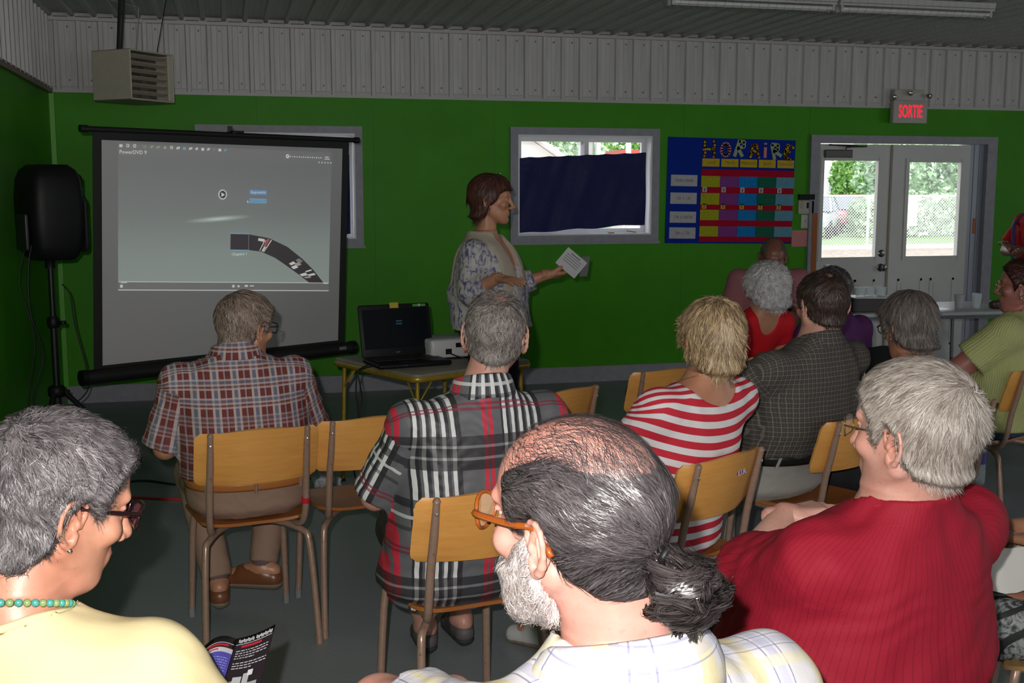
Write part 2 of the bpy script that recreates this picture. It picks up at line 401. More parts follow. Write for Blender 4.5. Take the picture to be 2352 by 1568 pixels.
# schedule poster
po = empty('schedule_poster', (4.185, WY-.001, 1.16), 0, 'big blue school timetable poster headed HORAIRE with coloured squares', 'poster')
po.rotation_euler = (0, math.radians(.9), 0)
mb = MB(); mb.b2((-.59, -.008, 0), (.59, 0, .895)); mb.build('backing', mat('poster_blue', (.006, .03, .30), .8, spec=.08), po)
PAPER = {k: mat('paper_'+k, c, .8, var=.06, vs=40, spec=.1) for k, c in dict(white=(.5, .49, .52), yellow=(.62, .42, .02), red=(.42, .006, .03), olive=(.42, .42, .015), purple=(.24, .05, .26), blue=(.005, .22, .58), green=(.01, .14, .08), cyan=(.13, .34, .45), pink=(.66, .27, .27), palegreen=(.36, .44, .25), flower=(.03, .025, .02), orange=(.6, .2, .05)).items()}
INK = mat('faint_ink', (.12, .12, .12), .7)
colx = [-.275+.175*i for i in range(5)]
def card(nm, k, x0, x1, z0, z1, y=-.008): 
    m_ = MB(); m_.b2((x0, y-.0015, z0), (x1, y, z1)); return m_.build(nm, PAPER[k], po)
def scribble(parent, x0, x1, z, rows, seed, amp=.006, y=-.0103, th=.0014):
    rr = random.Random(seed); mb = MB()
    for r_ in range(rows):
        zz = z - r_*.024; x = x0+rr.uniform(0, .01)
        while x < x1:
            n = rr.randint(3, 6); pts = []
            for i in range(n*2):
                pts.append((x, y, zz+rr.uniform(-amp, amp))); x += .0045
                if x > x1: break
            if len(pts) > 1:
                for a, b in zip(pts, pts[1:]):
                    a, b = Vector(a), Vector(b); d = (b-a); n_ = Vector((d.z, 0, -d.x)).normalized()*th/2
                    mb.add([a-n_, b-n_, b+n_, a+n_], [(0, 1, 2, 3)])
            x += .009
    return mb.build('handwriting', INK, parent)
days = ['Lundi', 'Mardi', 'Mercredi', 'Jeudi', 'Vendredi']
for i, x in enumerate(colx):
    c = card('day_card', 'yellow', x, x+.158, .655, .722)
    text_mesh('handwriting', days[i], .038, INK, c, (x+.08, -.0102, .69), WALLR, .0002)
for r_, (zt, zb) in enumerate(((.632, .585), (.494, .444), (.347, .300), (.205, .16), (.078, .03))):
    c = card('row_strip', 'red', colx[0]-.005, colx[4]+.165, zb-.015, zt)
rows = [(.575, .482), (.43, .332), (.288, .2), (.148, .06)]
for r_, (zt, zb) in enumerate(rows):
    for i, k in enumerate(('olive', 'purple', 'blue', 'green', 'cyan')):
        c = card('activity_card', k, colx[i]-.004, colx[i]+.168, zb, zt, -.0096)
        scribble(c, colx[i]+.01, colx[i]+.15, zt-.02, 3, r_*7+i, .005, -.0113)
        if r_ in (1, 2):
            s_ = card('small_picture', 'white' if r_ == 1 else 'yellow', colx[i]+.01, colx[i]+.05, zt+.008, zt+.052, -.0096)
            m_ = MB(); m_.lathe([(.007, 0), (.007, .001)], (colx[i]+.03, -.0111, zt+.036), 10, RX); m_.b2((colx[i]+.024, -.0118, zt+.014), (colx[i]+.036, -.0111, zt+.032)); m_.build('drawing', INK, s_)
    z0 = (.475, .325, .165, .03)[r_]
    c = card('time_card', 'white', -.555, -.315, z0+.01, z0+.105); text_mesh('handwriting', ['7h30-12h00', '12h à 13h', '13h à 16h30', '16h à 17h'][r_], .034, INK, c, (-.435, -.0102, z0+.057), WALLR, .0002)
def letter(strokes, k, ox, oz, closed=False, w_=.03, flower=False):
    mb = MB()
    for st in strokes:
        pts = [Vector((ox+p[0], -.011, oz+p[1])) for p in st]
        for a, b in zip(pts, pts[1:]):
            d = b-a; n_ = Vector((d.z, 0, -d.x)).normalized()*w_/2; e = d.normalized()*w_*.18
            q = [a-e-n_, b+e-n_, b+e+n_, a-e+n_]
            mb.add(q+[v+Vector((0, .003, 0)) for v in q], [(0, 1, 2, 3), (0, 4, 5, 1), (1, 5, 6, 2), (2, 6, 7, 3), (3, 7, 4, 0)])
    L = mb.build('letter', PAPER[k], po)
    if flower:
        rr = random.Random(int(ox*999)); m2 = MB(); m2b = MB()
        for st in strokes:
            for a, b in zip(st, st[1:]):
                for t in np.arange(.1, 1, .22):
                    x = ox+a[0]+(b[0]-a[0])*t+rr.uniform(-.008, .008); z = oz+a[1]+(b[1]-a[1])*t+rr.uniform(-.006, .006)
                    (m2 if rr.random() < .6 else m2b).lathe([(.0105, 0), (.0105, .001)], (x, -.0115, z), 7, RX)
        m2.build('flower_print', PAPER['yellow'], L)
        if m2b.v: m2b.build('flower_print', PAPER['orange'], L)
ring = [(.036*math.cos(t), .05*math.sin(t)) for t in np.linspace(0, 2*PI, 15)]
lz = .805
letter([[(-.045, .07), (-.045, -.07)], [(.045, .07), (.045, -.07)], [(-.045, 0), (.045, 0)]], 'flower', -.215, lz, flower=True)
letter([ring], 'pink', -.065, lz-.005)
letter([[(.0, .07), (-.04, -.06)], [(.0, .065), (.045, .06), (.045, .02), (-.01, .005), (.03, -.06)]], 'palegreen', .06, lz+.005)
letter([[(-.03, -.06), (-.02, .05), (.02, .05), (.045, -.05)], [(-.025, 0), (.035, 0)]], 'flower', .2, lz-.01, flower=True)
letter([[(0, .02), (0, -.06)], [(0, .052), (0, .056)]], 'pink', .305, lz, w_=.026)
letter([[(-.03, .05), (.0, -.07)], [(-.03, .055), (.03, .05), (.03, .01), (-.01, 0), (.06, -.04)]], 'palegreen', .395, lz-.005)
letter([[(.05, .04), (0, .055), (-.03, 0), (-.02, -.055), (.03, -.065)], [(-.03, 0), (.02, .005)]], 'flower', .52, lz-.01, flower=True)
# thermostat panel, switch, pink note
th = empty('wall_control_panel', (4.905, YF, 1.41), 0, 'cream wall control with a black top strip beside the door', 'control')
mb = MB(); mb.rbox((0, -.012, .06), (.15, .024, .12), .01, axis=1); mb.build('housing', mat('cream_plastic', (.5, .47, .4), .45), th, True)
mb = MB(); mb.b2((-.074, -.03, .125), (.074, 0, .172)); mb.build('top_strip', BLACK, th)
mb = MB(); [mb.b2((-.06+.018*i, -.026, .05+.018*j), (-.048+.018*i, -.0242, .06+.018*j)) for i in range(2) for j in range(4)]; mb.build('keypad', mat('beige_keys', (.3, .27, .22), .5), th)
mb = MB(); mb.b2((.0, -.026, .05), (.02, -.0242, .1)); mb.build('display', BLACK, th)
sw = empty('light_switch', (4.905, YF, 1.29), 0, 'white light switch plate below the cream wall control', 'switch')
mb = MB(); mb.rbox((0, -.004, .055), (.078, .008, .12), .006, axis=1); mb.build('cover_plate', mat('switch_white', (.55, .54, .52), .4), sw, True)
mb = MB(); mb.box((0, -.013, .055), (.012, .012, .025), Matrix.Rotation(.4, 3, 'X')); mb.build('toggle', mat('switch_white', (.55, .54, .52), .4), sw)
mb = MB(); mb.b2((4.785, YF-.002, 1.125), (4.96, YF, 1.268)); tag(mb.build('paper_sheet', PAPER['pink']), 'pink paper sheet taped to the wall left of the door frame', 'paper')
# exit sign with emergency lamps
ex = empty('exit_sign', (5.845, YF-.04, 2.2), 0, 'lit exit sign reading SORTIE in red with two emergency lamps', 'exit sign')
mb = MB(); mb.rbox((0, -.02, .1), (.335, .06, .195), .008, axis=1); mb.build('sign_box', mat('sign_white', (.5, .47, .43), .5), ex, True)
REDE = mat('red_lit_letters', (.5, .01, .02), .5, emit=(1, .015, .04), es=.95)
t_ = text_mesh('lettering', 'SORTIE', .155, REDE, ex, (0, -.0515, .1), WALLR, .001, .002, sx=.47)
mb = MB(); mb.rbox((-.01, -.005, .245), (.305, .09, .095), .01, axis=1); em = mb.build('battery_box', mat('sign_white', (.5, .47, .43), .5), ex, True)
for x, z in ((-.03, .262), (.155, .24), (-.185, .225)):
    mb = MB(); Rr = Matrix.Rotation(PI/2+.3, 3, 'X') @ Matrix.Rotation(-.3 if x < 0 else .3, 3, 'Y')
    mb.lathe([(.010, -.02), (.018, 0), (.023, .02), (.023, .023), (.018, .018)], (x, -.075, z), 16, Rr); hd = mb.build('lamp_head', mat('lamp_head_beige', (.2, .17, .12), .5), ex, True)
    mb = MB(); mb.lathe([(.004, .012), (.017, .019), (.008, .024)], (x, -.075, z), 16, Rr); mb.build('bulb', CHR, hd, True)

# ------------------------------------------------ unit heater hung from the ceiling
hc = (-.60, 8.15, 2.205)
hp = empty('unit_heater', hc, math.radians(50), 'cream ceiling hung fan heater with horizontal louvres above the screen', 'heater')
CREAM = mat('cream_enamel', (.50, .46, .37), .45, var=.06)
# grille looks toward local -Y turned; box .42 wide .40 deep .36 high
mb = MB(); th_ = .012; W_, D_, H_ = .40, .34, .325
mb.b2((-W_/2, -D_/2, 0), (-W_/2+th_, D_/2, H_)); mb.b2((W_/2-th_, -D_/2, 0), (W_/2, D_/2, H_)); mb.b2((-W_/2, -D_/2, 0), (W_/2, D_/2, th_)); mb.b2((-W_/2, -D_/2, H_-th_), (W_/2, D_/2, H_)); mb.b2((-W_/2, D_/2-th_, 0), (W_/2, D_/2, H_))
mb.b2((W_/2-.05, -D_/2+.004, th_), (W_/2-th_, -D_/2+.02, H_-th_))
o = mb.build('casing', CREAM, hp); bv = o.modifiers.new('b', 'BEVEL'); bv.width = .006; bv.segments = 2
mb = MB(); 
for i in range(6): mb.box((-.01, -D_/2+.035, .05+i*.047), (W_-.06, .05, .003), Matrix.Rotation(-.35, 3, 'X'))
mb.build('louver', CREAM, hp)
mb = MB(); mb.b2((-W_/2+.02, -.03, .02), (W_/2-.02, -.02, H_-.02)); mb.build('heating_coil', mat('coil_brown', (.13, .09, .07), .6, var=.4, vs=60), hp)
mb = MB()
for k in range(5):
    a = k*2*PI/5; mb.box((.12*math.cos(a)*.6, -.06, H_/2+.12*math.sin(a)*.6), (.15, .004, .055), Matrix.Rotation(-a, 3, 'Y') @ Matrix.Rotation(.4, 3, 'X'))
mb.lathe([(.03, 0), (.03, .03)], (0, -.05, H_/2), 16, RX); mb.build('fan', mat('dark_fan', (.08, .06, .05), .5), hp)
for pts_, r_ in (([(-.03, .1, H_), (-.03, .06, ZC-hc[2])], .012), ([(.0, .1, H_), (.005, .06, ZC-hc[2])], .008), ([(.17, -.05, H_), (.02, -.3, ZC-hc[2])], .003)): mb = MB(); mb.tube(pts_, r_, 8); mb.build('hanger_rod', BLACKM, hp)
mb = MB(); mb.tube([(.12, .1, H_-.05), (.2, .12, ZC-hc[2]-.02), (-.1, .1, ZC-hc[2]-.01)], .004, 6); mb.build('conduit', mat('conduit_grey', (.4, .39, .37), .5), hp)

# ------------------------------------------------ fluorescent fixtures with wire guards
FW = mat('fixture_white', (.5, .49, .48), .4); 
def fixture():
    r = empty('ceiling_light', (0, 0, 0))
    L = 1.16
    mb = MB(); mb.add([(-L/2, -.07, 0), (L/2, -.07, 0), (L/2, .07, 0), (-L/2, .07, 0), (-L/2, -.05, -.05), (L/2, -.05, -.05), (L/2, .05, -.05), (-L/2, .05, -.05)], [(0, 1, 5, 4), (1, 2, 6, 5), (2, 3, 7, 6), (3, 0, 4, 7), (4, 5, 6, 7), (0, 3, 2, 1)]); mb.build('housing', FW, r)
    for y in (-.033, .033):
        mb = MB(); mb.tube([(-L/2+.03, y, -.072), (L/2-.03, y, -.072)], .0125, 12); mb.build('tube', mat('unlit_tube', (.66, .66, .66), .3), r, True)
        for x in (-L/2+.02, L/2-.02):
            mb = MB(); mb.b2((x-.008, y-.012, -.09), (x+.008, y+.012, -.05)); mb.build('lamp_holder', FW, r)
    mb = MB()
    for y in (-.085, -.045, 0, .045, .085): mb.tube([(-L/2, y, -.095 if abs(y) < .08 else -.04), (L/2, y, -.095 if abs(y) < .08 else -.04)], .0015, 4)
    for x in np.arange(-L/2, L/2+.01, .06): mb.tube([(x, -.088, 0), (x, -.085, -.06), (x, -.05, -.097), (x, .05, -.097), (x, .085, -.06), (x, .088, 0)], .0012, 4)
    mb.build('wire_guard', mat('guard_wire', (.35, .34, .34), .4, .6), r)
    return r
fx = fixture(); fx.location = (4.49, 6.93, ZC-.012); tag(fx, 'unlit tube light in a wire guard, the right end of the ceiling row', 'ceiling light', 'tube lights under the ceiling')
f2 = copy_tree(fx); f2.location = (3.31, 6.93, ZC-.012); tag(f2, 'unlit tube light in a wire guard, second from the right end of the row', 'ceiling light', 'tube lights under the ceiling')

# ------------------------------------------------ projection screen on its stand
STL = Vector((-.786, 6.749, 1.957)); STR = Vector((.846, 7.715, 1.949)); SBL = Vector((-.845, 6.764, .558)); SBR = STR + SBL - STL
def S(a, b, off=0):
    """point of the screen plane: a across from the left bar end, b down from the top bar; off toward the room"""
    p = STL.lerp(STR, a).lerp(SBL.lerp(SBR, a), b)
    return p + SN*off
SU = (STR-STL).normalized(); SN = SU.cross(STL-SBL).normalized()
if SN.y > 0: SN = -SN
ps = empty('projection_screen', (0, 7.24, 0), 0, 'portable projection screen on a stand showing a grey video player page', 'projection screen')
PO = Vector((0, 7.24, 0))
def sq(mb, a0, a1, b0, b1, o0, o1):
    c = [S(a, b, o)-PO for o in (o0, o1) for a, b in ((a0, b0), (a1, b0), (a1, b1), (a0, b1))]
    return mb.add(c, [(0, 1, 2, 3), (7, 6, 5, 4), (0, 4, 5, 1), (1, 5, 6, 2), (2, 6, 7, 3), (3, 7, 4, 0)])
SB = mat('screen_black', (.006, .006, .006), .6)
mb = MB(); mb.tube([S(0, 0)-PO, S(1, 0)-PO], .016, 10); mb.tube([S(-.004, 0)-PO, S(.02, 0)-PO], .021, 10); mb.tube([S(.985, 0)-PO, S(1.003, 0)-PO], .021, 10); mb.build('top_bar', SB, ps, True)
mb = MB(); mb.tube([S(-.003, 1)-PO, S(1.003, 1)-PO], .042, 16); hs = mb.build('roller_housing', SB, ps, True)
mb = MB(); mb.tube([S(-.006, 1)-PO, S(.012, 1)-PO], .046, 16); mb.build('end_cap', BLACK, hs, True)
mb = MB(); mb.tube([S(.988, 1)-PO, S(1.008, 1)-PO], .046, 16); mb.build('end_cap', BLACK, hs, True)
mb = MB(); sq(mb, .925, .955, .985, 1.0, .041, .044); mb.build('badge', mat('badge_grey', (.2, .18, .18), .4), hs)
mb = MB(); sq(mb, .035, .962, .0, 1.0, -.003, 0); mb.build('screen_border', SB, ps)
SF = NT('screen_fabric'); SF.b.inputs[0].default_value = lin((.47, .455, .47)); SF.b.inputs['Roughness'].default_value = .8; SF = SF.m
A0, A1, B0, B1 = .062, .934, .042, .957
mb = MB(); sq(mb, A0, A1, B0, B1, 0, .001); fab = mb.build('screen_fabric', SF, ps)
# the projected picture: frame quad in (a,b): slightly keystoned like the real one
def img(u, v, off=.002):
    """u 0..1 across, v 0..1 down of the projected picture"""
    l = (.112+.0*v, .052 + (.648-.052)*v); r = (.888, .062+(.712-.062)*v) 
    return S(l[0]+(r[0]-l[0])*u, l[1]+(r[1]-l[1])*u, off)-PO
def iq(mb, u0, u1, v0, v1, off=.002, e=.0004):
    c = [img(u, v, o) for o in (off, off+e) for u, v in ((u0, v0), (u1, v0), (u1, v1), (u0, v1))]
    return mb.add(c, [(0, 1, 2, 3), (7, 6, 5, 4), (0, 4, 5, 1), (1, 5, 6, 2), (2, 6, 7, 3), (3, 7, 4, 0)])
def lit(name, col, e, base=(.46, .45, .46)):  # glow put into the material, in place of light from the projector
    return mat(name, base, .8, emit=col, es=e)
def m_page():
    m = NT('projected_page'); m.b.inputs[0].default_value = lin((.46, .45, .46)); m.b.inputs['Roughness'].default_value = .8
    tc = m.n('ShaderNodeTexCoord'); sp = m.n('ShaderNodeSeparateXYZ'); m.l(tc.outputs['Generated'], sp.inputs[0])
    r = m.ramp(sp.outputs['Z'], [(0, (.135, .175, .155)), (.3, (.105, .14, .125)), (.6, (.045, .06, .055)), (1, (.018, .022, .022))])
    # the player's soft streak of light, part of the projected page
    rot = m.n('ShaderNodeMapping'); m.l(tc.outputs['Generated'], rot.inputs[0]); rot.inputs['Location'].default_value = (-.44, 0, -.545)
    s2 = m.n('ShaderNodeSeparateXYZ'); m.l(rot.outputs[0], s2.inputs[0])
    zz = m.math('SUBTRACT', s2.outputs['Z'], m.math('MULTIPLY', s2.outputs['X'], .1))
    d = m.math('SQRT', m.math('ADD', m.math('POWER', m.math('MULTIPLY', s2.outputs['X'], 6.5), 2.0), m.math('POWER', m.math('MULTIPLY', zz, 42), 2.0)))
    g = m.ramp(d, [(0, (.33, .42, .37)), (.45, (.14, .17, .15)), (1, (0, 0, 0))])
    c = m.mix(1.0, r.outputs[0], g.outputs[0], 'ADD')
    m.l(c, m.b.inputs['Emission Color']); m.b.inputs['Emission Strength'].default_value = .8  # page emission stands in for the projector beam on the fabric
    return m.m
mb = MB(); iq(mb, 0, 1, .085, .945); page = mb.build('projected_page', m_page(), fab)
LW = lit('projected_white', (.8, .85, .8), .42); LG = lit('projected_grey', (.3, .33, .32), .2); LB = lit('projected_blue', (.1, .28, .6), .42, (.3, .36, .42)); LB2 = lit('projected_light_blue', (.16, .4, .62), .42, (.3, .38, .42))
LD = mat('unlit_part_of_picture', (.17, .145, .165), .8); LY = lit('projected_tan', (.5, .4, .25), .35); LR = lit('projected_red', (.5, .08, .12), .35, (.4, .2, .2)); LGN = lit('projected_green', (.3, .5, .2), .3)
mb = MB(); iq(mb, 0, 1, 0, .085); bar = mb.build('projected_title_bar', lit('projected_dim', (.1, .11, .11), .22), fab)
rr = random.Random(5)
mb = MB(); iq(mb, 0, 1, .945, .998); mb.build('projected_player_bar', lit('projected_dim', (.1, .11, .11), .22), fab)
mb = MB(); iq(mb, 0, 1, .998, 1.004); iq(mb, .0, 1, .942, .946, .003); mb.build('projected_line', LW, fab)
icm = [LW, LW, LW, LG, LGN, LGN, LY, LW, LW, LB2, LW, LW, LW, LW, LG, LW, LB2]
for i, u in enumerate([.012, .04, .068, .11, .14, .167, .196, .224, .253, .28, .308, .335, .362, .388, .413, .44, .466]):
    mb = MB(); s_ = rr.uniform(.005, .007)
    if i in (1, 2, 7): mb.tube([img(u+s_*.8*math.cos(t), .014+s_*1.6*math.sin(t), .003) for t in np.linspace(0, 2*PI, 10)][:-1], .002, 5, True)
    elif i % 3 == 0: iq(mb, u-s_, u+s_, .008, .026, .0027)
    else: iq(mb, u-s_, u, .01, .025, .0027); iq(mb, u+s_*.2, u+s_, .006, .02, .0027)
    mb.build('taskbar_icon', icm[i], bar)
mb = MB()
for i in range(15):
    u = .78+i*.0115; iq(mb, u, u+.005, .036+.002*(i % 2), .045, .0027)
iq(mb, .965, .985, .031, .037, .0027); iq(mb, .962, .99, .046, .051, .0027)
mb.tube([img(.768+.006*math.cos(t), .04+.011*math.sin(t), .003) for t in np.linspace(0, 2*PI, 10)][:-1], .004, 5, True)
for i in range(5): iq(mb, .93+i*.016, .936+i*.016, .07, .078, .0027)
mb.build('tray_icon', LW, bar)
IR = Matrix((SU, -(SBL-STL).normalized(), SN)).transposed()
text_mesh('lettering', 'PowerDVD 9', .030, LW, bar, img(.062, .058, .003), IR, .0003)
mb = MB(); c_ = img(.455, .325, .003)
mb.tube([img(.455+.0175*math.cos(t), .325+.031*math.sin(t), .003) for t in np.linspace(0, 2*PI, 24)][:-1], .0035, 6, True)
pl = mb.build('play_button_ring', LW, fab)
mb = MB(); mb.add([img(.449, .31, .0034), img(.449, .342, .0034), img(.466, .326, .0034)], [(0, 1, 2)]); mb.build('play_arrow', LW, pl)
mb = MB(); mb.add([img(.455+.0165*math.cos(t), .325+.029*math.sin(t), .0026) for t in np.linspace(0, 2*PI, 24)][:-1], [tuple(range(23))]); mb.build('play_disc', LD, pl)
for v0, mm, tx in ((.285, LB, 'Reprendre'), (.345, LB2, 'Redémarrer')):
    mb = MB(); iq(mb, .583, .667, v0, v0+.034, .003); b_ = mb.build('projected_button', mm, fab)
    text_mesh('lettering', tx, .025, LW if v0 < .3 else LB, b_, img(.625, v0+.017, .0037), IR, .0002)
mb = MB(); mb.add([img(.572, .358, .0034), img(.572, .378, .0034), img(.58, .374, .0034)], [(0, 1, 2)]); mb.build('mouse_pointer', LW, fab)
# film strip arc of chapters
mb = MB(); iq(mb, .494, .58, .60, .71, .003); mb.build('chapter_frame', LD, fab)
mb = MB(); iq(mb, .492, .582, .592, .600, .003); iq(mb, .492, .582, .71, .718, .003); mb.build('chapter_glow', LB2, fab)
text_mesh('lettering', 'Chapitre 1', .025, LW, fab, img(.538, .742, .0034), IR, .0002)
def arc(t):      # t 0..1 along the strip: outer and inner edge in (u,v)
    k = [0, .2, .4, .6, .8, 1.0]
    o_ = [(.582, .600), (.682, .625), (.775, .684), (.853, .768), (.915, .850), (.972, .945)]; i_ = [(.582, .712), (.643, .722), (.713, .765), (.775, .823), (.837, .884), (.893, .942)]
    f = lambda L_: tuple(float(np.interp(t, k, [q[j] for q in L_])) for j in (0, 1))
    return f(o_), f(i_)
def arcq(mb, t0, t1, off, i0=0, i1=1, n=12):
    for k in range(n):
        a, b = t0+(t1-t0)*k/n, t0+(t1-t0)*(k+1)/n; q = []
        for t, w_ in ((a, i0), (b, i0), (b, i1), (a, i1)):
            o_, i_ = arc(t); q.append((o_[0]+(i_[0]-o_[0])*w_, o_[1]+(i_[1]-o_[1])*w_))
        if max(x[1] for x in q) > .95: continue
        mb.add([img(u, v, off) for u, v in q], [(0, 1, 2, 3)])
mb = MB(); arcq(mb, .0, 1.0, .003, n=60); st_ = mb.build('film_strip', LD, fab)
for t0, t1, i0, i1, mm in ((.165, .175, .25, .95, LW), (.10, .165, .12, .3, LW), (.15, .185, .18, .32, LY), (.185, .215, .05, .65, LR), (.225, .235, .05, .95, LW), (.2, .22, .6, .95, LW), (.58, .64, .1, .35, LG), (.62, .67, .3, .6, LY), (.58, .62, .5, .8, LW), (.64, .69, .6, .9, LW), (.78, .80, .1, .5, LW), (.84, .87, .1, .55, LW), (.80, .85, .55, .95, LW), (.87, .9, .5, .9, LY)):
    mb = MB(); arcq(mb, t0, t1, .0036, i0, i1, 4); 
    if mb.v: mb.build('film_picture', mm, st_)
mb = MB(); iq(mb, .505, .515, .962, .98, .003); iq(mb, .53, .54, .965, .978, .003); iq(mb, .565, .58, .962, .975, .003); iq(mb, .59, .61, .965, .972, .003); iq(mb, .008, .018, .965, .985, .003); iq(mb, .01, .035, .948, .953, .003); iq(mb, .97, .995, .944, .95, .003); mb.build('player_icon', LW, fab)
# stand: mast behind and three feet
mc = (S(.5, 1)-PO) - SN*.06
mb = MB(); mb.tube([Vector((mc.x, mc.y, .08)), Vector((mc.x, mc.y, 1.2)), S(.5, .0, -.05)-PO], .014, 10); mb.tube([S(.5, -.01, -.05)-PO, S(.5, -.01, .02)-PO], .012, 8); mb.build('mast', SB, ps, True)
mb = MB(); mb.box(S(.52, -.012, -.02)-PO, (.09, .03, .02), Matrix.Rotation(.5, 3, 'Z')); mb.box(S(.5, -.02, -.03)-PO, (.03, .03, .05)); mb.build('hook', SB, ps)
for k in range(3):
    a = math.radians(30.6+90+120*k)
    mb = MB(); mb.tube([(mc.x, mc.y, .38), (mc.x+.38*math.cos(a), mc.y+.38*math.sin(a), .012)], .012, 8); mb.build('leg', SB, ps, True)

# ------------------------------------------------ loudspeaker and its tripod
SX, SY = -1.0, 6.86
sk = empty('speaker_stand', (SX, SY, 0), 0, 'black tripod stand holding the loudspeaker in the left corner', 'stand')
mb = MB(); mb.tube([(0, 0, .42), (0, 0, .9)], .019, 12); mb.tube([(0, 0, .9), (0, 0, 1.27)], .0155, 12); mb.build('pole', BLACKM, sk, True)
mb = MB(); mb.tube([(0, 0, .1), (0, 0, .45)], .022, 12); mb.build('centre_tube', BLACKM, sk, True)
for z, r in ((.87, .034), (.47, .05)):
    mb = MB(); mb.lathe([(r*.8, -.03), (r, -.02), (r, .02), (r*.75, .035)], (0, 0, z), 14); mb.tube([(0, 0, z), (.055, -.02, z+.0)], .008, 8); mb.lathe([(.018, 0), (.018, .02)], (.055, -.02, z-.01), 10); mb.build('collar', BLACK, sk, True)
for tx, ty in ((.43, .14), (-.17, .34), (-.12, -.42)):
    mb = MB(); mb.tube([(tx*.1, ty*.1, .46), (tx*.97, ty*.97, .022)], .0145, 8); lg = mb.build('leg', BLACKM, sk, True)
    mb = MB(); mb.tube([(tx*.93, ty*.93, .04), (tx, ty, .012)], .018, 8); mb.build('rubber_foot', BLACK, lg, True)
    mb = MB(); mb.tube([(0, 0, .15), (tx*.45, ty*.45, .28)], .007, 6); mb.build('brace', BLACKM, sk, True)
sp_ = empty('loudspeaker', (SX, SY, 1.23), math.radians(-62), 'black moulded loudspeaker on a tripod in the left corner', 'loudspeaker')
mb = MB()
# tapered cabinet: rings up z
H_ = .53; ks = [0, .03, .08, .2, .35, .45, .5, .53]; wd = [.26, .31, .34, .36, .365, .35, .31, .24]; dp = [.22, .27, .30, .33, .33, .31, .27, .2]
N = 28; vs = []
for z, a, b in zip(ks, wd, dp):
    for k in range(N):
        t = 2*PI*k/N; c_, s_ = math.cos(t), math.sin(t); e = .42
        vs.append((math.copysign(abs(c_)**e, c_)*a/2, math.copysign(abs(s_)**e, s_)*b/2 + (.0 if s_ > 0 else .02), z))
mb.add(vs, [(i*N+k, i*N+(k+1) % N, (i+1)*N+(k+1) % N, (i+1)*N+k) for i in range(len(ks)-1) for k in range(N)]+[tuple(range(N)), tuple((len(ks)-1)*N+k for k in range(N))])
cab = mb.build('cabinet', BLACK, sp_, True)
mb = MB(); mb.rbox((0, .165, .2), (.29, .02, .32), .05, axis=1); mb.build('grille', mat('grille_black', (.01, .01, .01), .7), sp_, True)
mb = MB(); mb.rbox((0, .16, .43), (.2, .02, .09), .03, axis=1); mb.build('horn', BLACK, sp_, True)
mb = MB(); mb.rbox((-.176, 0, .3), (.02, .14, .04), .01, axis=0); mb.build('handle', mat('handle_black', (.02, .02, .02), .5), sp_, True)
mb = MB(); mb.rbox((.05, -.16, .16), (.16, .02, .2), .01, axis=1); mb.build('back_panel', mat('panel_dark', (.02, .02, .022), .4), sp_, True)
mb = MB(); mb.lathe([(.008, 0), (.006, .003)], (.12, -.162, .07), 8, RX); mb.build('badge', CHR, sp_)
mb = MB(); mb.lathe([(.028, -.05), (.028, .0), (.04, .012)], (0, 0, 0), 14); mb.build('pole_socket', BLACK, sp_, True)
CORD = mat('black_cord', (.012, .012, .012), .5)
def cord(pts, r, label, m=CORD, name='cable', k=8):
    mb = MB(); mb.tube(pts, r, 6, smooth=k); return tag(mb.build(name, m, None, True, auto=False), label, 'cable')
cord([(-1.06, 6.73, 1.36), (-1.09, 6.70, 1.2), (-1.09, 6.68, .95), (-1.04, 6.7, .7), (-1.1, 6.68, .45), (-1.05, 6.72, .2), (-1.0, 6.8, .01), (-.9, 7.2, .006)], .0045, 'thin black cable hanging left of the loudspeaker stand')
cord([(-1.1, 6.74, 1.34), (-1.14, 6.7, 1.1), (-1.08, 6.7, .8), (-1.13, 6.7, .4), (-1.1, 6.8, .02), (-1.0, 7.0, .006)], .0035, 'second thinner black cable looping down behind the stand')
cord([(-.94, 6.85, 1.09), (-.9, 6.84, 1.03), (-.88, 6.84, .85), (-.83, 6.84, .6), (-.83, 6.85, .48), (-.9, 6.86, .4), (-.97, 6.86, .36)], .004, 'black cable looping right of the loudspeaker pole')

# ------------------------------------------------ card table with laptop and projector
BRASS = mat('brass_enamel', (.42, .28, .035), .35, .35, var=.15, vs=30)
TOPM = mat('worn_card_table_top', (.24, .22, .18), .45, var=.12, vs=8)
TC = Vector((.876, 5.56, 0)); TYAW = math.radians(26.5)      # front corner
ct = empty('card_table', (TC.x + .55*math.cos(math.radians(71.5)), TC.y+.55*math.sin(math.radians(71.5)), 0), TYAW, 'folding card table with gold metal rim and legs beside the screen', 'table')
mb = MB(); mb.rbox((0, 0, .69), (.79, .79, .02), .05, n=6); mb.build('tabletop', TOPM, ct, True)
mb = MB(); mb.rbox((0, 0, .672), (.80, .80, .032), .055, n=6); mb.build('rim', BRASS, ct, True)
for sx in (-1, 1):
    for sy in (-1, 1):
        mb = MB(); mb.tube([(sx*.345, sy*.345, .66), (sx*.36, sy*.36, .01)], .0115, 10); lg = mb.build('leg', BRASS, ct, True)
        mb = MB(); mb.tube([(sx*.36, sy*.36, .02), (sx*.36, sy*.36, 0)], .014, 10); mb.build('foot_cap', BLACK, lg, True)
        mb = MB(); mb.tube([(sx*.25, sy*.345, .655), (sx*.352, sy*.352, .53)], .005, 6); mb.tube([(sx*.345, sy*.25, .655), (sx*.352, sy*.352, .53)], .005, 6); mb.build('brace', BRASS, ct, True)
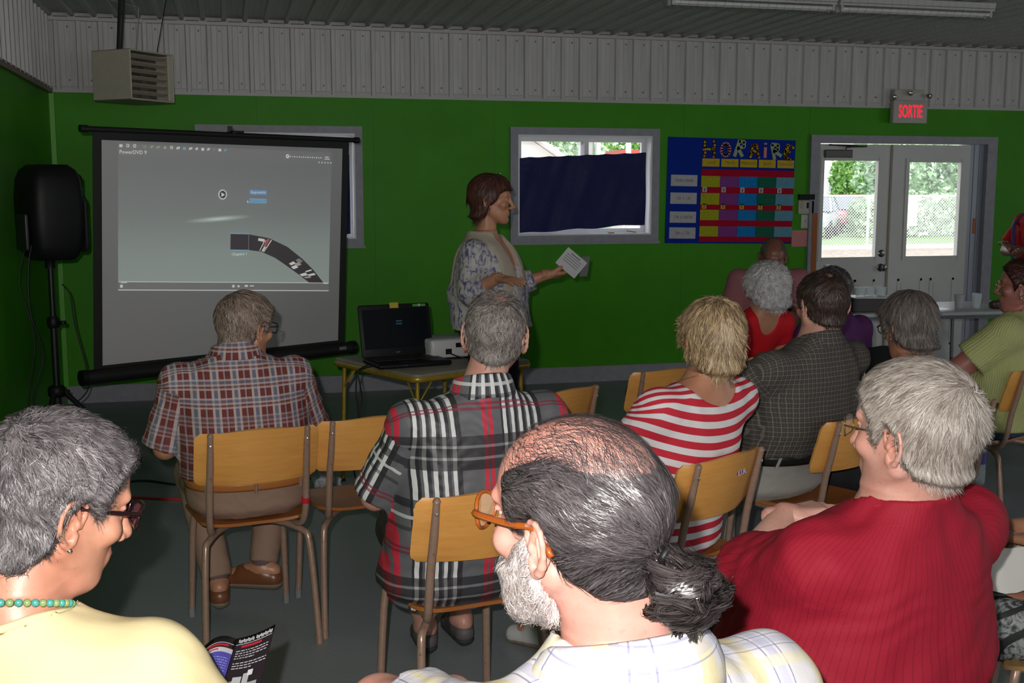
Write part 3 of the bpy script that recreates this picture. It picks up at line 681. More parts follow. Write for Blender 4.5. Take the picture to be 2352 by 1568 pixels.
# laptop
lp = empty('laptop', (.89, 5.92, .7005), math.radians(12), 'open black laptop with dark screen on the gold card table', 'laptop')
mb = MB(); mb.rbox((0, 0, .014), (.41, .27, .024), .015); base = mb.build('base', BLACK, lp, True)
KEY = mat('black_keys', (.016, .016, .017), .5)
mb = MB()
for r_ in range(5):
    for c_ in range(15): mb.box((-.17+c_*.0235, .08-r_*.021, .0275), (.0205, .018, .003))
mb.build('keyboard', KEY, lp); mb = MB(); mb.rbox((-.02, -.085, .0268), (.1, .055, .0015), .006); mb.build('touchpad', mat('touchpad_black', (.02, .02, .02), .3), lp)
HR = Matrix.Rotation(math.radians(-14), 3, 'X')
hinge = Vector((0, .13, .028))
mb = MB(); mb.rbox(hinge+HR @ Vector((0, .006, .142)), (.41, .012, .285), .012, HR, axis=1); lid = mb.build('lid', BLACK, lp, True)
scm = mat('dark_lcd', (.004, .005, .006), .35, spec=.15, emit=(.02, .04, .05), es=.02)
mb = MB(); mb.box(hinge+HR @ Vector((0, -.0008, .15)), (.37, .0012, .215), HR); mb.build('display', scm, lid)
mb = MB(); mb.box(hinge+HR @ Vector((.02, -.002, .19)), (.035, .0012, .008), HR); mb.box(hinge+HR @ Vector((.02, -.002, .175)), (.035, .0012, .008), HR); mb.build('display_window', mat('lcd_blue', (.02, .06, .09), .3, emit=(.02, .1, .16), es=.15), lid)
mb = MB(); mb.box(hinge+HR @ Vector((-.0, -.002, .277)), (.05, .0014, .03), HR); mb.build('sticky_note', mat('yellow_note', (.5, .38, .04), .7), lid)
mb = MB(); mb.box(hinge+HR @ Vector((.145, -.002, .272)), (.075, .0014, .013), HR); sg = mb.build('green_sticker', mat('green_sticker', (.08, .35, .06), .5), lid)
mb = MB(); mb.box(hinge+HR @ Vector((.145, -.0032, .272)), (.012, .0014, .014), HR); mb.build('white_mark', PAPER['white'], sg)
text_mesh('lettering', 'acer', .014, mat('logo_grey', (.3, .3, .3), .4), lid, hinge+HR @ Vector((0, -.0022, .022)), HR @ WALLR, .0003)
mb = MB(); [mb.box((-.08+.013*i, -.134, .016), (.006, .002, .003)) for i in range(3)]; mb.build('status_light', mat('blue_led', (.0, .0, .3), .4, emit=(.05, .05, 1), es=.6), lp)
# projector
pj = empty('projector', (1.17, 6.16, .7005), math.radians(12), 'white video projector on the card table behind the laptop', 'projector')
PW = mat('projector_white', (.6, .6, .61), .4)
mb = MB(); mb.rbox((0, 0, .06), (.33, .25, .1), .02); mb.build('casing', PW, pj, True)
mb = MB(); mb.rbox((0, .0, .1105), (.26, .19, .003), .015); mb.build('top_panel', mat('projector_grey', (.33, .33, .35), .5), pj, True)
mb = MB(); [mb.box((-.1655, -.08+.011*i, .06), (.002, .004, .06)) for i in range(12)]; mb.build('side_vent', mat('vent_grey', (.3, .3, .3), .5), pj)
mb = MB(); mb.b2((-.08, -.127, .03), (-.045, -.1245, .06)); mb.b2((-.02, -.1265, .065), (.02, -.1245, .09)); mb.build('socket', BLACK, pj)
mb = MB(); mb.b2((.03, -.1275, .03), (.065, -.1245, .09)); mb.build('orange_plug_panel', mat('orange_plug', (.5, .14, .04), .5), pj)
mb = MB(); mb.lathe([(.04, 0), (.04, .02), (.032, .024)], (.08, .125, .065), 20, Matrix.Rotation(-PI/2, 3, 'X')); mb.build('lens', BLACK, pj, True)
for x in (-.14, .14):
    for y in (-.1, .1): mb = MB(); mb.lathe([(.012, 0), (.012, .012)], (x, y, 0), 10); mb.build('foot', BLACK, pj)
cord([(1.12, 6.03, .75), (1.16, 5.98, .73), (1.25, 5.95, .708), (1.34, 5.98, .706)], .004, 'black power cable curling from the back of the projector')
cord([(1.2, 6.04, .78), (1.3, 5.97, .77), (1.37, 6.0, .72)], .003, 'black signal cable plugged into the projector')
cord([(.72, 5.84, .712), (.66, 5.80, .709), (.615, 5.77, .69), (.60, 5.77, .6), (.61, 5.78, .45), (.57, 5.8, .3), (.6, 5.82, .1), (.65, 5.9, .006), (.9, 6.1, .006)], .004, 'black laptop cable drooping over the left rim of the card table')
cord([(.68, 5.9, .7075), (.63, 5.79, .7075), (.608, 5.73, .69), (.63, 5.75, .55), (.61, 5.75, .4), (.65, 5.78, .2), (.62, 5.9, .006), (.5, 6.3, .006)], .0035, 'second cable hanging beside the first under the card table')

# ------------------------------------------------ things on the floor
cord([(-.75, 6.45, .006), (-.52, 6.5, .006), (-.3, 6.35, .006), (-.05, 6.4, .006), (.5, 6.3, .006)], .006, 'black cord lying across the floor left of the seated man in plaid')
cord([(-.95, 6.2, .006), (-.56, 6.145, .006), (-.3, 6.05, .006), (.2, 6.0, .006), (.5, 6.1, .006)], .007, 'red extension cord on the floor', mat('red_cord', (.6, .02, .02), .5))
rr = random.Random(8)
bm = bmesh.new(); bmesh.ops.create_icosphere(bm, subdivisions=3, radius=.075)
for v in bm.verts:
    n_ = v.co.normalized(); v.co *= .65+.55*abs(math.sin(n_.x*7+1.3)*math.cos(n_.y*9+n_.z*6))+rr.uniform(-.08, .08); v.co.z = max(-.055, v.co.z*.75)
me = bpy.data.meshes.new('crumpled_paper'); bm.to_mesh(me); bm.free(); me.materials.append(mat('tissue_white', (.42, .43, .46), .8))
o = bpy.data.objects.new('crumpled_paper', me); C.objects.link(o); o.location = (.45, 6.02, .056); tag(o, 'crumpled white paper on the floor between the two left chairs', 'paper')

# ------------------------------------------------ school chairs
def m_wood(name, a, b, rough=.32):
    m = NT(name); v = m.coords((1, 6, 14)); f = m.noise(v, 5, 6, .6, .4); g = m.noise(m.coords((1, 1, 1)), 2.3, 2)
    r = m.ramp(f, [(.25, lin(a)), (.75, lin(b))]); c = m.mix(.35, r.outputs[0], m.ramp(g, [(.3, lin(tuple(x*.7 for x in lin(a)[:3]))), (.7, lin(b))]).outputs[0])
    m.l(c, m.b.inputs[0]); m.b.inputs['Roughness'].default_value = rough; m.b.inputs['Coat Weight'].default_value = .25; m.b.inputs['Coat Roughness'].default_value = .25
    return m.m
WOOD = m_wood('varnished_beech_ply', (.66, .28, .062), (.84, .42, .11))
WOODD = m_wood('worn_seat_ply', (.30, .09, .02), (.50, .18, .04))
def m_tube():
    m = NT('chipped_brown_enamel'); v = m.coords(); f = m.noise(v, 45, 5, .7); r = m.ramp(f, [(.30, lin((.05, .03, .02))), (.345, lin((.33, .21, .155))), (.7, lin((.40, .26, .195)))])
    m.l(r.outputs[0], m.b.inputs[0]); m.b.inputs['Roughness'].default_value = .3; m.b.inputs['Metallic'].default_value = .25; return m.m
TUBE = m_tube()
def m_tube2():
    m = NT('peeling_cream_enamel'); v = m.coords(); f = m.noise(v, 30, 5, .75); r = m.ramp(f, [(.36, lin((.10, .05, .025))), (.42, lin((.42, .35, .25))), (.75, lin((.52, .45, .34)))])
    m.l(r.outputs[0], m.b.inputs[0]); m.b.inputs['Roughness'].default_value = .4; return m.m
RIV = mat('rivet_steel', (.5, .47, .43), .3, .8)
def chair(loc, yaw, label, up=.165, bw=.212, tube=TUBE, r=.0125, sticker=None, band=False, seat_m=WOODD, back_h=.195, back_m=None, group='brown tube plywood chairs'):
    t = empty('school_chair', (loc[0], loc[1], 0), math.radians(yaw), label, 'chair', group)
    # seat
    def seat(u, v):
        x = (u-.5)*2; y = (v-.5)*2
        hw = .185 + .018*v - .02*abs(2*v-1)**6; yy = .2*y - .022*(1-x*x)*(v < .5)*(1-2*v)*-1
        z = .452 - .018*(max(0, y-.6)/.4)**2 - .010*(1-x*x)*(1-abs(y)) + .012*abs(x)**3*(1-v)
        return (x*hw*(1-.12*max(0, abs(y)-.8)/.2), yy, z)
    mb = MB(); mb.sheet(seat, 16, 16, .011); mb.build('seat', seat_m, t, True)
    yb, yt = -.238, -.296
    def back(u, v):
        x = (u-.5)*2; z = .615+.195*v; 
        rc = max(0, abs(2*v-1)-.7)/.3; hw = bw*(1-.10*(1-math.sqrt(max(0, 1-rc*rc))))
        curve = .055*(abs(x)**2)
        y = yb - .055*v + .012 - .045 + curve + .02
        zz = z + (.006*math.cos(x*PI) if v > .5 else 0)
        return (x*hw, y, zz)
    mb = MB(); mb.sheet(back, 20, 14, .0105); bk = mb.build('backrest', back_m or WOOD, t, True)
    for s in (-1, 1):
        ub = yb + .022 + .055*(up/bw)**2 - .045 - .008
        mb = MB(); top = Vector((s*up, ub-.054, .803))
        mb.tube([top, (s*up, ub-.03, .70), (s*(up+.002), ub-.006, .6), (s*(up+.002), ub+.012, .50), (s*(up-.004), ub+.04, .445), (s*(up-.02), ub+.10, .428), (s*(up-.03), .05, .428), (s*(up-.03), .17, .43)], [r*.8]+[r]*7, 10, smooth=5)
        mb.lathe([(r*.3, r*.7), (r*.75, r*.3), (r*.98, -.004)], top, 10)
        pst = mb.build('back_post', tube, t, True)
        for z in (.655, .765):
            mb = MB(); yy = ub-.054+ .054*(.803-z)/.2 - r; mb.lathe([(.006, 0), (.005, .004), (.002, .005)], (s*up, yy+.002, z), 8, RX); mb.build('rivet', RIV, pst, True)
        mb = MB(); mb.tube([(s*.03, -.03, .424), (s*.10, -.09, .422), (s*.165, -.175, .405), (s*.184, -.205, .35), (s*.2, -.25, .012)], r, 10, smooth=5); lg = mb.build('leg', tube, t, True)
        mb = MB(); mb.tube([(s*.199, -.249, .03), (s*.2, -.25, 0)], r*1.12, 10); mb.build('foot_cap', tube, lg, True)
        mb = MB(); mb.tube([(s*.02, .1, .424), (s*.12, .15, .424), (s*.165, .175, .40), (s*.182, .205, .012)], r, 10, smooth=5); lg = mb.build('leg', tube, t, True)
        mb = MB(); mb.tube([(s*.182, .204, .035), (s*.182, .205, 0)], r*1.1, 10); mb.build('foot_cap', mat('rubber_grey', (.2, .2, .21), .6), lg, True)
    if band:
        mb = MB(); mb.tube([(up+.002, yb+.033-.045+.02, .54), (up+.002, yb+.036-.045+.02, .52)], r*1.25, 12); mb.build('red_tape_band', mat('red_tape', (.55, .01, .02), .5), t)
    if sticker:
        def q(u, v): 
            x = sticker+(u-.5)*.055; xn = x/bw; vv = .62+v*.07
            p = Vector(back(.5+xn/2, vv)); return p + Vector((0, -.0068, 0))
        mb = MB(); mb.sheet(q, 6, 2, .001); stk = mb.build('name_sticker', PAPER['purple'], bk, True)
        p = Vector(back(.5+sticker/bw/2, .655)); text_mesh('lettering', 'E.T.M.', .021, mat('sticker_white', (.7, .7, .7), .6), stk, p+Vector((0, -.0085, 0)), Matrix.Rotation(math.atan(2*.055*sticker/bw/bw), 3, 'Z') @ WALLR, .0004, .0006)
    return t
chair((.024, 4.168), 10, 'wooden school chair under the man in brown plaid, red tape on its post', band=True)
chair((.435, 4.283), 11, 'empty wooden school chair between the two men in plaid')
chair((.62, 3.197), 10, 'wooden school chair under the man in black, white and red plaid')
chair((1.18, 4.62), 30, 'empty wooden school chair just right of the man in black plaid, curved back showing')
chair((1.88, 5.05), 12, 'empty wooden school chair left of the woman in red, with a white name sticker', sticker=.06)
chair((1.33, 3.40), 30, 'wooden school chair with white name sticker under the woman in stripes', sticker=.06)
chair((2.51, 5.37), 27, 'wooden school chair under the white haired woman in red')
chair((2.085, 3.86), 26, 'wooden school chair under the man in the grey checked shirt')
chair((3.49, 4.68), 25, 'wooden school chair under the woman in light green')
CH_I = chair((1.12, 2.04), 24, 'wooden school chair with peeling cream posts under the man in the crimson shirt', up=.15, tube=m_tube2(), r=.015)
CH_K = chair((2.10, 2.36), 58, 'wooden school chair with pale seat at the lower right, under the patterned trousers', seat_m=m_wood('pale_seat_ply', (.36, .19, .07), (.45, .26, .11)))

# ------------------------------------------------ white folding table by the door
wt = empty('folding_table', (5.0, 7.55, 0), math.radians(-4), 'long white folding table in front of the double door', 'table')
WT_ = mat('white_laminate', (.5, .52, .54), .25)
mb = MB(); mb.rbox((0, 0, .725), (1.45, .72, .03), .03); mb.build('tabletop', WT_, wt, True)
GR = mat('grey_steel', (.18, .18, .19), .4, .5)
mb = MB(); mb.b2((-.68, -.33, .685), (.68, -.31, .71)); mb.b2((-.68, .31, .685), (.68, .33, .71)); mb.build('apron_rail', GR, wt)
for sx in (-1, 1):
    for sy in (-1, 1): mb = MB(); mb.tube([(sx*.5, sy*.29, .70), (sx*.52, sy*.3, .0)], .0125, 8); mb.build('leg', GR, wt, True)
    mb = MB(); mb.tube([(sx*.51, -.3, .3), (sx*.51, .3, .3)], .01, 8); mb.build('crossbar', GR, wt, True)
TZ = .7405
bx = empty('cardboard_box', (4.56, 7.42, TZ), math.radians(-14), 'low dark carton holding plastic tubs on the white table', 'box')
mb = MB(); mb.b2((-.17, -.13, 0), (.17, .13, .006)); mb.b2((-.17, -.13, 0), (-.165, .13, .1)); mb.b2((.165, -.13, 0), (.17, .13, .1)); mb.b2((-.17, -.13, 0), (.17, -.125, .1)); mb.b2((-.17, .125, 0), (.17, .13, .1)); mb.build('carton', mat('dark_card', (.06, .05, .05), .6), bx)
mb = MB(); mb.b2((-.16, -.12, .006), (.16, .12, .104)); mb.build('white_lining', mat('lining_white', (.7, .75, .72), .4), bx)
CLR = NT('clear_plastic'); CLR.b.inputs[0].default_value = (.85, .92, .95, 1); CLR.b.inputs['Alpha'].default_value = .35; CLR.b.inputs['Roughness'].default_value = .1; CLR = CLR.m
for i, (x, y) in enumerate(((-.09, 0), (.0, .03), (.09, .02))):
    mb = MB(); mb.lathe([(.034, 0), (.042, .06), (.045, .065), (.043, .065), (.033, .004)], (4.56+x, 7.42+y, TZ+.106), 18); tag(mb.build('plastic_tub', CLR, None, True), ['clear plastic tub nearest the left, in the carton', 'clear plastic tub in the middle of the carton', 'clear plastic tub at the right of the carton'][i], 'tub', 'clear tubs in the carton')
def bottle(name, loc, label, h=.2, r=.032, fill=CLR, lab=None, cat='bottle'):
    t = empty(name, loc, 0, label, cat)
    mb = MB(); mb.lathe([(r*.9, 0), (r, .01), (r, h*.25), (r*.94, h*.3), (r, h*.36), (r, h*.62), (r*.6, h*.8), (r*.36, h*.88), (r*.36, h*.95)], (0, 0, 0), 16); mb.build('bottle_body', fill, t, True)
    mb = MB(); mb.lathe([(r*.42, h*.93), (r*.42, h), (r*.3, h*1.005)], (0, 0, 0), 12); mb.build('cap', mat('white_cap', (.6, .62, .66), .4), t, True)
    if lab: mb = MB(); mb.lathe([(r*1.01, h*.38), (r*1.01, h*.6)], (0, 0, 0), 16, caps=False); mb.build('label_band', lab, t, True)
    return t
bottle('water_jug', (4.36, 7.72, TZ), 'large clear water jug on the white table behind the checked man', .32, .06)
bottle('water_bottle', (4.33, 7.38, TZ), 'small water bottle standing left of the water jug', .23, .03)
cp = empty('paper_cup', (5.3, 7.42, TZ), 0, 'white paper cup on the white table behind the grey haired woman', 'cup'); mb = MB(); mb.lathe([(.028, 0), (.038, .1), (.04, .102), (.036, .1), (.026, .004)], (0, 0, 0), 16); mb.build('cup_body', PAPER['white'], cp, True)
mb = MB(); mb.lathe([(.03, 0), (.038, .09), (.04, .11), (.036, .11), (.028, .004)], (5.42, 7.38, TZ), 12); tag(mb.build('crinkled_cup', CLR, None, True), 'clear blue tinted plastic cup at the right of the white table', 'cup')
mb = MB(); mb.rbox((5.55, 7.33, TZ+.03), (.1, .07, .06), .028); tag(mb.build('coin_purse', mat('dark_brown_leather', (.05, .03, .02), .4), None, True), 'small dark purse at the right end of the white table', 'purse')
mb = MB(); mb.b2((4.85, 7.3, TZ), (5.0, 7.4, TZ+.05)); tag(mb.build('white_carton', PAPER['white']), 'small white carton standing right of the dark carton', 'box')

# ------------------------------------------------ outside
def m_leaf(name, a, b):
    m = NT(name); f = m.noise(m.coords(), 3, 3); r = m.ramp(f, [(.3, lin(a)), (.7, lin(b))]); m.l(r.outputs[0], m.b.inputs[0]); m.b.inputs['Roughness'].default_value = .6
    m.b.inputs['Subsurface Weight'].default_value = 0; return m.m
LEAF = m_leaf('green_leaves', (.16, .36, .08), (.36, .56, .18)); LEAF2 = m_leaf('pale_leaves', (.34, .52, .32), (.55, .72, .48))
GRASS = m_leaf('grass_green', (.10, .24, .06), (.2, .36, .1))
G0 = -.05
def gstrip(y0, y1, m, nm, lb): mb = MB(); mb.b2((-30, y0, G0-.1), (90, y1, G0)); return struct(mb.build(nm, m), lb)
gstrip(9.26, 28.9, mat('gravel_yard', (.36, .31, .27), .9, var=.3, vs=8), 'ground_yard', 'gravel yard outside the door')
gstrip(28.9, 31.2, mat('pale_path', (.62, .58, .56), .8), 'ground_path', 'pale path beyond the yard')
gstrip(31.2, 90, GRASS, 'ground_grass', 'grass beyond the path')
# chain link fence
fn = empty('chain_link_fence', (19, 28.95, G0), 0, 'white chain link fence across the yard outside the glass doors', 'fence')
FWH = mat('galvanised_white', (.75, .77, .78), .4)
for x in (-4.4, -1.42, 1.56, 4.6): mb = MB(); mb.tube([(x, 0, 0), (x, 0, 1.5)], .04, 10); mb.lathe([(.042, 0), (.03, .03), (.0, .035)], (x, 0, 1.5), 10); mb.build('post', FWH, fn, True)
mb = MB(); mb.tube([(-6, 0, 1.5), (6, 0, 1.5)], .028, 8); mb.build('top_rail', FWH, fn, True)
mb = MB(); d = .062; z0, z1 = .03, 1.5
x = -6
while x < 5.5:
    mb.tube([(x, 0, z0), (x+(z1-z0), 0, z1)], .008, 3, caps=False); mb.tube([(x, .006, z1), (x+(z1-z0), .006, z0)], .008, 3, caps=False); x += d*1.414
mb.build('wire_mesh', FWH, fn)['kind'] = 'stuff'
nx_ = 20.25*28.9/31; mb = MB(); mb.b2((nx_-.2, 28.86, .6), (nx_+.22, 28.88, 1.43)); tag(mb.build('notice_board', mat('notice_white', (.8, .8, .8), .5)), 'blank white notice on the fence seen through the right door pane', 'sign')
# parked cars
def car(loc, yaw, m, label):
    t = empty('parked_car', loc, yaw, label, 'car')
    sec = [(-2.1, .45, .62, .3), (-2.0, .35, .8, .78), (-1.2, .28, .92, .84), (-.6, .26, .98, .86), (.3, .26, 1.0, .86), (1.2, .26, 1.0, .85), (1.9, .3, .95, .82), (2.1, .45, .7, .6)]
    mb = MB(); vs = []
    N = 12
    for x, zb, zt, hw in sec:
        for k in range(N):
            a = 2*PI*k/N; c_, s_ = math.cos(a), math.sin(a)
            vs.append((x, math.copysign(abs(c_)**.5, c_)*hw, (zb+zt)/2+math.copysign(abs(s_)**.5, s_)*(zt-zb)/2))
    mb.add(vs, [(i*N+k, i*N+(k+1) % N, (i+1)*N+(k+1) % N, (i+1)*N+k) for i in range(len(sec)-1) for k in range(N)]+[tuple(range(N)), tuple((len(sec)-1)*N+k for k in range(N))])
    mb.build('car_body', m, t, True)
    def cab(dz, s_, mm, nm):
        mb = MB(); vs = []
        for z, xa, xb, hw in ((.93, -1.25, 1.95, .8), (1.2, -.75, 1.7, .72), (1.42, -.3, 1.4, .64), (1.47, -.15, 1.25, .6)):
            z = z+dz; vs += [(xa*s_, -hw*s_, z), (xb*s_, -hw*s_, z), (xb*s_, hw*s_, z), (xa*s_, hw*s_, z)]
        mb.add(vs, [(i*4+k, i*4+(k+1) % 4, i*4+4+(k+1) % 4, i*4+4+k) for i in range(3) for k in range(4)]+[(12, 13, 14, 15), (3, 2, 1, 0)]); mb.build(nm, mm, t, True, auto=25)
    cab(0, 1, mat('tinted_car_glass', (.12, .16, .22), .1, .0, 1), 'windows')
    mb = MB()
    for s_ in (-1, 1):
        mb.tube([(-1.27, s_*.81, .93), (-.3, s_*.66, 1.43), (1.4, s_*.66, 1.43), (1.96, s_*.81, .94)], .035, 6); mb.tube([(.35, s_*.81, .93), (.35, s_*.66, 1.43)], .035, 6)
    mb.box((.55, 0, 1.47), (1.6, 1.25, .04)); mb.build('roof_frame', m, t, True)
    for x in (-1.35, 1.3):
        for s_ in (-1, 1): mb = MB(); mb.lathe([(.18, -.1), (.31, -.1), (.32, 0), (.31, .1), (.18, .1)], (x, s_*.76, .31), 20, RX); mb.build('wheel', BLACK, t, True)
    for s_ in (-1, 1): mb = MB(); mb.rbox((-2.02, s_*.6, .62), (.1, .3, .14), .04, axis=0); mb.build('headlamp', CLR, t, True)
    return t
car((23.9, 41.0, G0), math.radians(35), mat('maroon_car_paint', (.30, .07, .10), .3, coat=.5), 'dark red parked car seen through the left door pane')
car((20.3, 37.2, G0), math.radians(55), mat('pale_blue_car_paint', (.50, .58, .68), .3, coat=.5), 'pale blue grey parked car in front of the dark red one')
# buildings
def building(name, x0, x1, y0, y1, z0, z1, label, roofm=None, wins=(), gable=False, wm=None):
    t = empty(name, ((x0+x1)/2, (y0+y1)/2, z0), 0, label, 'building'); w2, d2, h = (x1-x0)/2, (y1-y0)/2, z1-z0
    mb = MB(); mb.b2((-w2, -d2, 0), (w2, d2, h)); wl = mb.build('wall', wm or mat('white_siding', (.75, .75, .72), .7), t)
    mb = MB()
    if gable: mb.add([(-w2-.3, -d2-.3, h), (w2+.3, -d2-.3, h), (w2+.3, d2+.3, h), (-w2-.3, d2+.3, h), (-w2-.3, 0, h+1.3), (w2+.3, 0, h+1.3)], [(0, 1, 5, 4), (2, 3, 4, 5), (0, 4, 3), (1, 2, 5), (0, 3, 2, 1)])
    else: mb.b2((-w2-.12, -d2-.12, h), (w2+.12, d2+.12, h+(.09 if h < 2.6 else .18)))
    mb.build('roof', roofm or mat('red_fascia', (.45, .08, .06), .6), t)
    for (a, b, c, d_) in wins:
        mb = MB(); mb.b2((a, -d2-.03, c), (b, -d2-.001, d_)); f_ = mb.build('window', mat('grey_blind', (.32, .36, .4), .4), t)
        mb = MB(); mb.b2((a-.06, -d2-.05, c-.06), (a, -d2, d_+.06)); mb.b2((b, -d2-.05, c-.06), (b+.06, -d2, d_+.06)); mb.b2((a, -d2-.05, d_), (b, -d2, d_+.06)); mb.b2((a, -d2-.05, c-.06), (b, -d2, c)); mb.build('window_frame', VINYL, f_)
    return t
building('white_building', 29.5, 36.3, 62, 68, -.05, 6, 'white building with a grey window seen through the left door pane', wins=((2.0, 3.0, 1.55, 2.5), (-1.2, .6, 1.55, 2.5)))
building('yellow_building', 38.2, 44, 58, 63, -.05, 3.0, 'pale building with a red fascia half hidden by the tree in the left door pane', roofm=mat('red_fascia', (.45, .08, .06), .6))
t = empty('white_house', (3.9, 25, -.05), 0, 'white gabled building with a steep roof edge, seen in the left sash', 'building')
mb = MB(); mb.add([(-3.4, 0, 0), (3.4, 0, 0), (3.4, 0, 2.35), (0, 0, 4.6), (-3.4, 0, 2.35), (-3.4, 7, 0), (3.4, 7, 0), (3.4, 7, 2.35), (0, 7, 4.6), (-3.4, 7, 2.35)], [(0, 1, 2, 3, 4), (9, 8, 7, 6, 5), (0, 5, 6, 1), (1, 6, 7, 2), (4, 9, 5, 0)]); mb.build('wall', mat('white_siding', (.75, .75, .72), .7), t)
mb = MB()
for s_ in (-1, 1): mb.box((s_*1.87, 3.4, 3.42), (4.35, 7.6, .07), Matrix.Rotation(s_*math.atan(2.25/3.4), 3, 'Y'))
mb.build('roof', mat('white_roof', (.8, .8, .8), .6), t)
building('small_shed', 8.85, 10.6, 25, 25.9, -.05, 2.44, 'pale shed with a red roof edge seen at the right of the window', roofm=mat('red_fascia', (.45, .08, .06), .6))
for i, x in enumerate((3.60, 3.925)):
    mb = MB(); mb.b2((x, 11.0, -.05), (x+.042, 11.05, 2.9)); tag(mb.build('porch_post', mat('post_white', (.8, .8, .8), .5)), ['white porch post outside the right sash, nearer the middle bar', 'white porch post outside the right sash, in front of the red roof edge'][i], 'post')
mb = MB(); mb.b2((3.44, 11.06, -.05), (3.595, 11.12, 2.9)); tag(mb.build('porch_wall_panel', mat('panel_grey_white', (.5, .48, .5), .7)), 'greyish white wall panel outside, left of the first white porch post', 'shutter')  # plain grey white piece of wall beside the porch post
# trees
def tree(x, y, z, h, r, m, label, seed, n=5200, ls=.15, zc=.58):
    t = empty('leafy_tree', (x, y, z), 0, label, 'tree', 'trees outside the windows'); rg = np.random.default_rng(seed)
    nb = 26; bc = rg.normal(size=(nb, 3)); bc /= np.linalg.norm(bc, axis=1)[:, None]; bc *= rg.uniform(.25, .85, nb)[:, None]; br = rg.uniform(.25, .45, nb)
    k = rg.integers(0, nb, n); p = rg.normal(size=(n, 3)); p /= np.linalg.norm(p, axis=1)[:, None]; p = (bc[k]+p*br[k][:, None]*rg.uniform(.7, 1, n)[:, None])*[r, r, h*.44]+[0, 0, h*zc]
    a = rg.normal(size=(n, 3)); a /= np.linalg.norm(a, axis=1)[:, None]; b = np.cross(a, rg.normal(size=(n, 3))); b /= np.linalg.norm(b, axis=1)[:, None]
    s_ = ls*rg.uniform(.6, 1.3, n)[:, None]
    V = np.stack([p-a*s_, p-b*s_*.5, p+a*s_, p+b*s_*.5], 1).reshape(-1, 3)
    me = bpy.data.meshes.new('foliage'); me.from_pydata(V.tolist(), [], [(4*i, 4*i+1, 4*i+2, 4*i+3) for i in range(n)]); me.materials.append(m)
    o = bpy.data.objects.new('foliage', me); C.objects.link(o); o.parent = t
    mb = MB(); mb.tube([(0, 0, -.1), (.05, 0, h*.4), (.1, .1, h*.7)], [.13, .09, .05], 8)
    for q in range(4): mb.tube([(.05, 0, h*(.35+.08*q)), (r*.5*math.cos(q*1.7), r*.5*math.sin(q*1.7), h*(.6+.06*q))], [.06, .02], 6)
    mb.build('trunk', mat('bark', (.12, .09, .06), .9), t, True)
for i, (x, y, h, r, m, lb, zc) in enumerate([
    (30.9, 52.0, 5.0, 1.6, LEAF, 'bright green tree behind the parked cars, right part of the left door pane', .5),
    (27.0, 43.0, 4.9, 1.6, LEAF2, 'pale green bushy tree filling the left of the right door pane', .45), (31.0, 45.5, 5.3, 1.8, LEAF2, 'pale green tree at the right of the right door pane', .45),
    (37.5, 49.0, 5.5, 2.2, LEAF, 'tall green tree far right beyond the fence, mostly behind the door frame', .5),
    (11.2, 38.0, 4.2, 1.5, LEAF2, 'pale green tree just right of the white gabled roof', .55), (17.4, 45, 6, 2.6, LEAF, 'darker green tree filling the right sash above the shed', .5)]):
    tree(x, y, G0, h, r, m, lb, 40+i, zc=zc)
# tall hedge beyond the fence on the right
rg = np.random.default_rng(5); n = 9000
p = np.stack([rg.uniform(21.5, 31, n), 36.5+rg.uniform(-.6, .6, n), np.zeros(n)], 1); p[:, 2] = rg.uniform(0, 1, n)**.8*(1.25+.25*np.sin(p[:, 0]*2.3)); keep = p[:, 0] > 21.6+0*n
a = rg.normal(size=(n, 3)); a /= np.linalg.norm(a, axis=1)[:, None]; b = np.cross(a, rg.normal(size=(n, 3))); b /= np.linalg.norm(b, axis=1)[:, None]
V = np.stack([p-a*.12, p-b*.07, p+a*.12, p+b*.07], 1)[keep].reshape(-1, 3)
me = bpy.data.meshes.new('hedge'); me.from_pydata(V.tolist(), [], [(4*i, 4*i+1, 4*i+2, 4*i+3) for i in range(len(V)//4)]); me.materials.append(LEAF2)
o = bpy.data.objects.new('hedge', me); C.objects.link(o); tag(o, 'pale green hedge growing behind the fence, right door pane', 'hedge')

# ------------------------------------------------ people: implicit surfaces turned into meshes
f32 = np.float32
class Field:
    def __init__(s, xs, ys, zs):
        s.g = [np.asarray(a, f32) for a in (xs, ys, zs)]; s.v = np.full([len(a) for a in s.g], 1.0, f32)
    def blk(s, lo, hi):
        sl = tuple(slice(max(0, int(np.searchsorted(a, l))-1), int(np.searchsorted(a, h))+1) for a, l, h in zip(s.g, lo, hi))
        X, Y, Z = (a[q] for a, q in zip(s.g, sl))
        return sl, X[:, None, None], Y[None, :, None], Z[None, None, :]
    def add(s, fn, lo, hi, k=.01):
        sl, X, Y, Z = s.blk(lo, hi)
        if 0 in s.v[sl].shape: return
        s.v[sl] = smin(s.v[sl], fn(X, Y, Z), k)
    def sub(s, fn, lo, hi, k=.01):
        sl, X, Y, Z = s.blk(lo, hi)
        if 0 in s.v[sl].shape: return
        s.v[sl] = -smin(-s.v[sl], fn(X, Y, Z), k)
def smin(a, b, k):
    h = np.clip(.5+.5*(a-b)/k, 0, 1); return (a*(1-h)+b*h - k*h*(1-h)).astype(f32)
def d_cap(X, Y, Z, a, b, ra, rb):
    ab = np.array(b, float)-np.array(a, float); L = float(ab@ab)+1e-9
    t = np.clip(((X-a[0])*ab[0]+(Y-a[1])*ab[1]+(Z-a[2])*ab[2])/L, 0, 1)
    return np.sqrt((X-a[0]-t*ab[0])**2+(Y-a[1]-t*ab[1])**2+(Z-a[2]-t*ab[2])**2)-(ra+(rb-ra)*t)
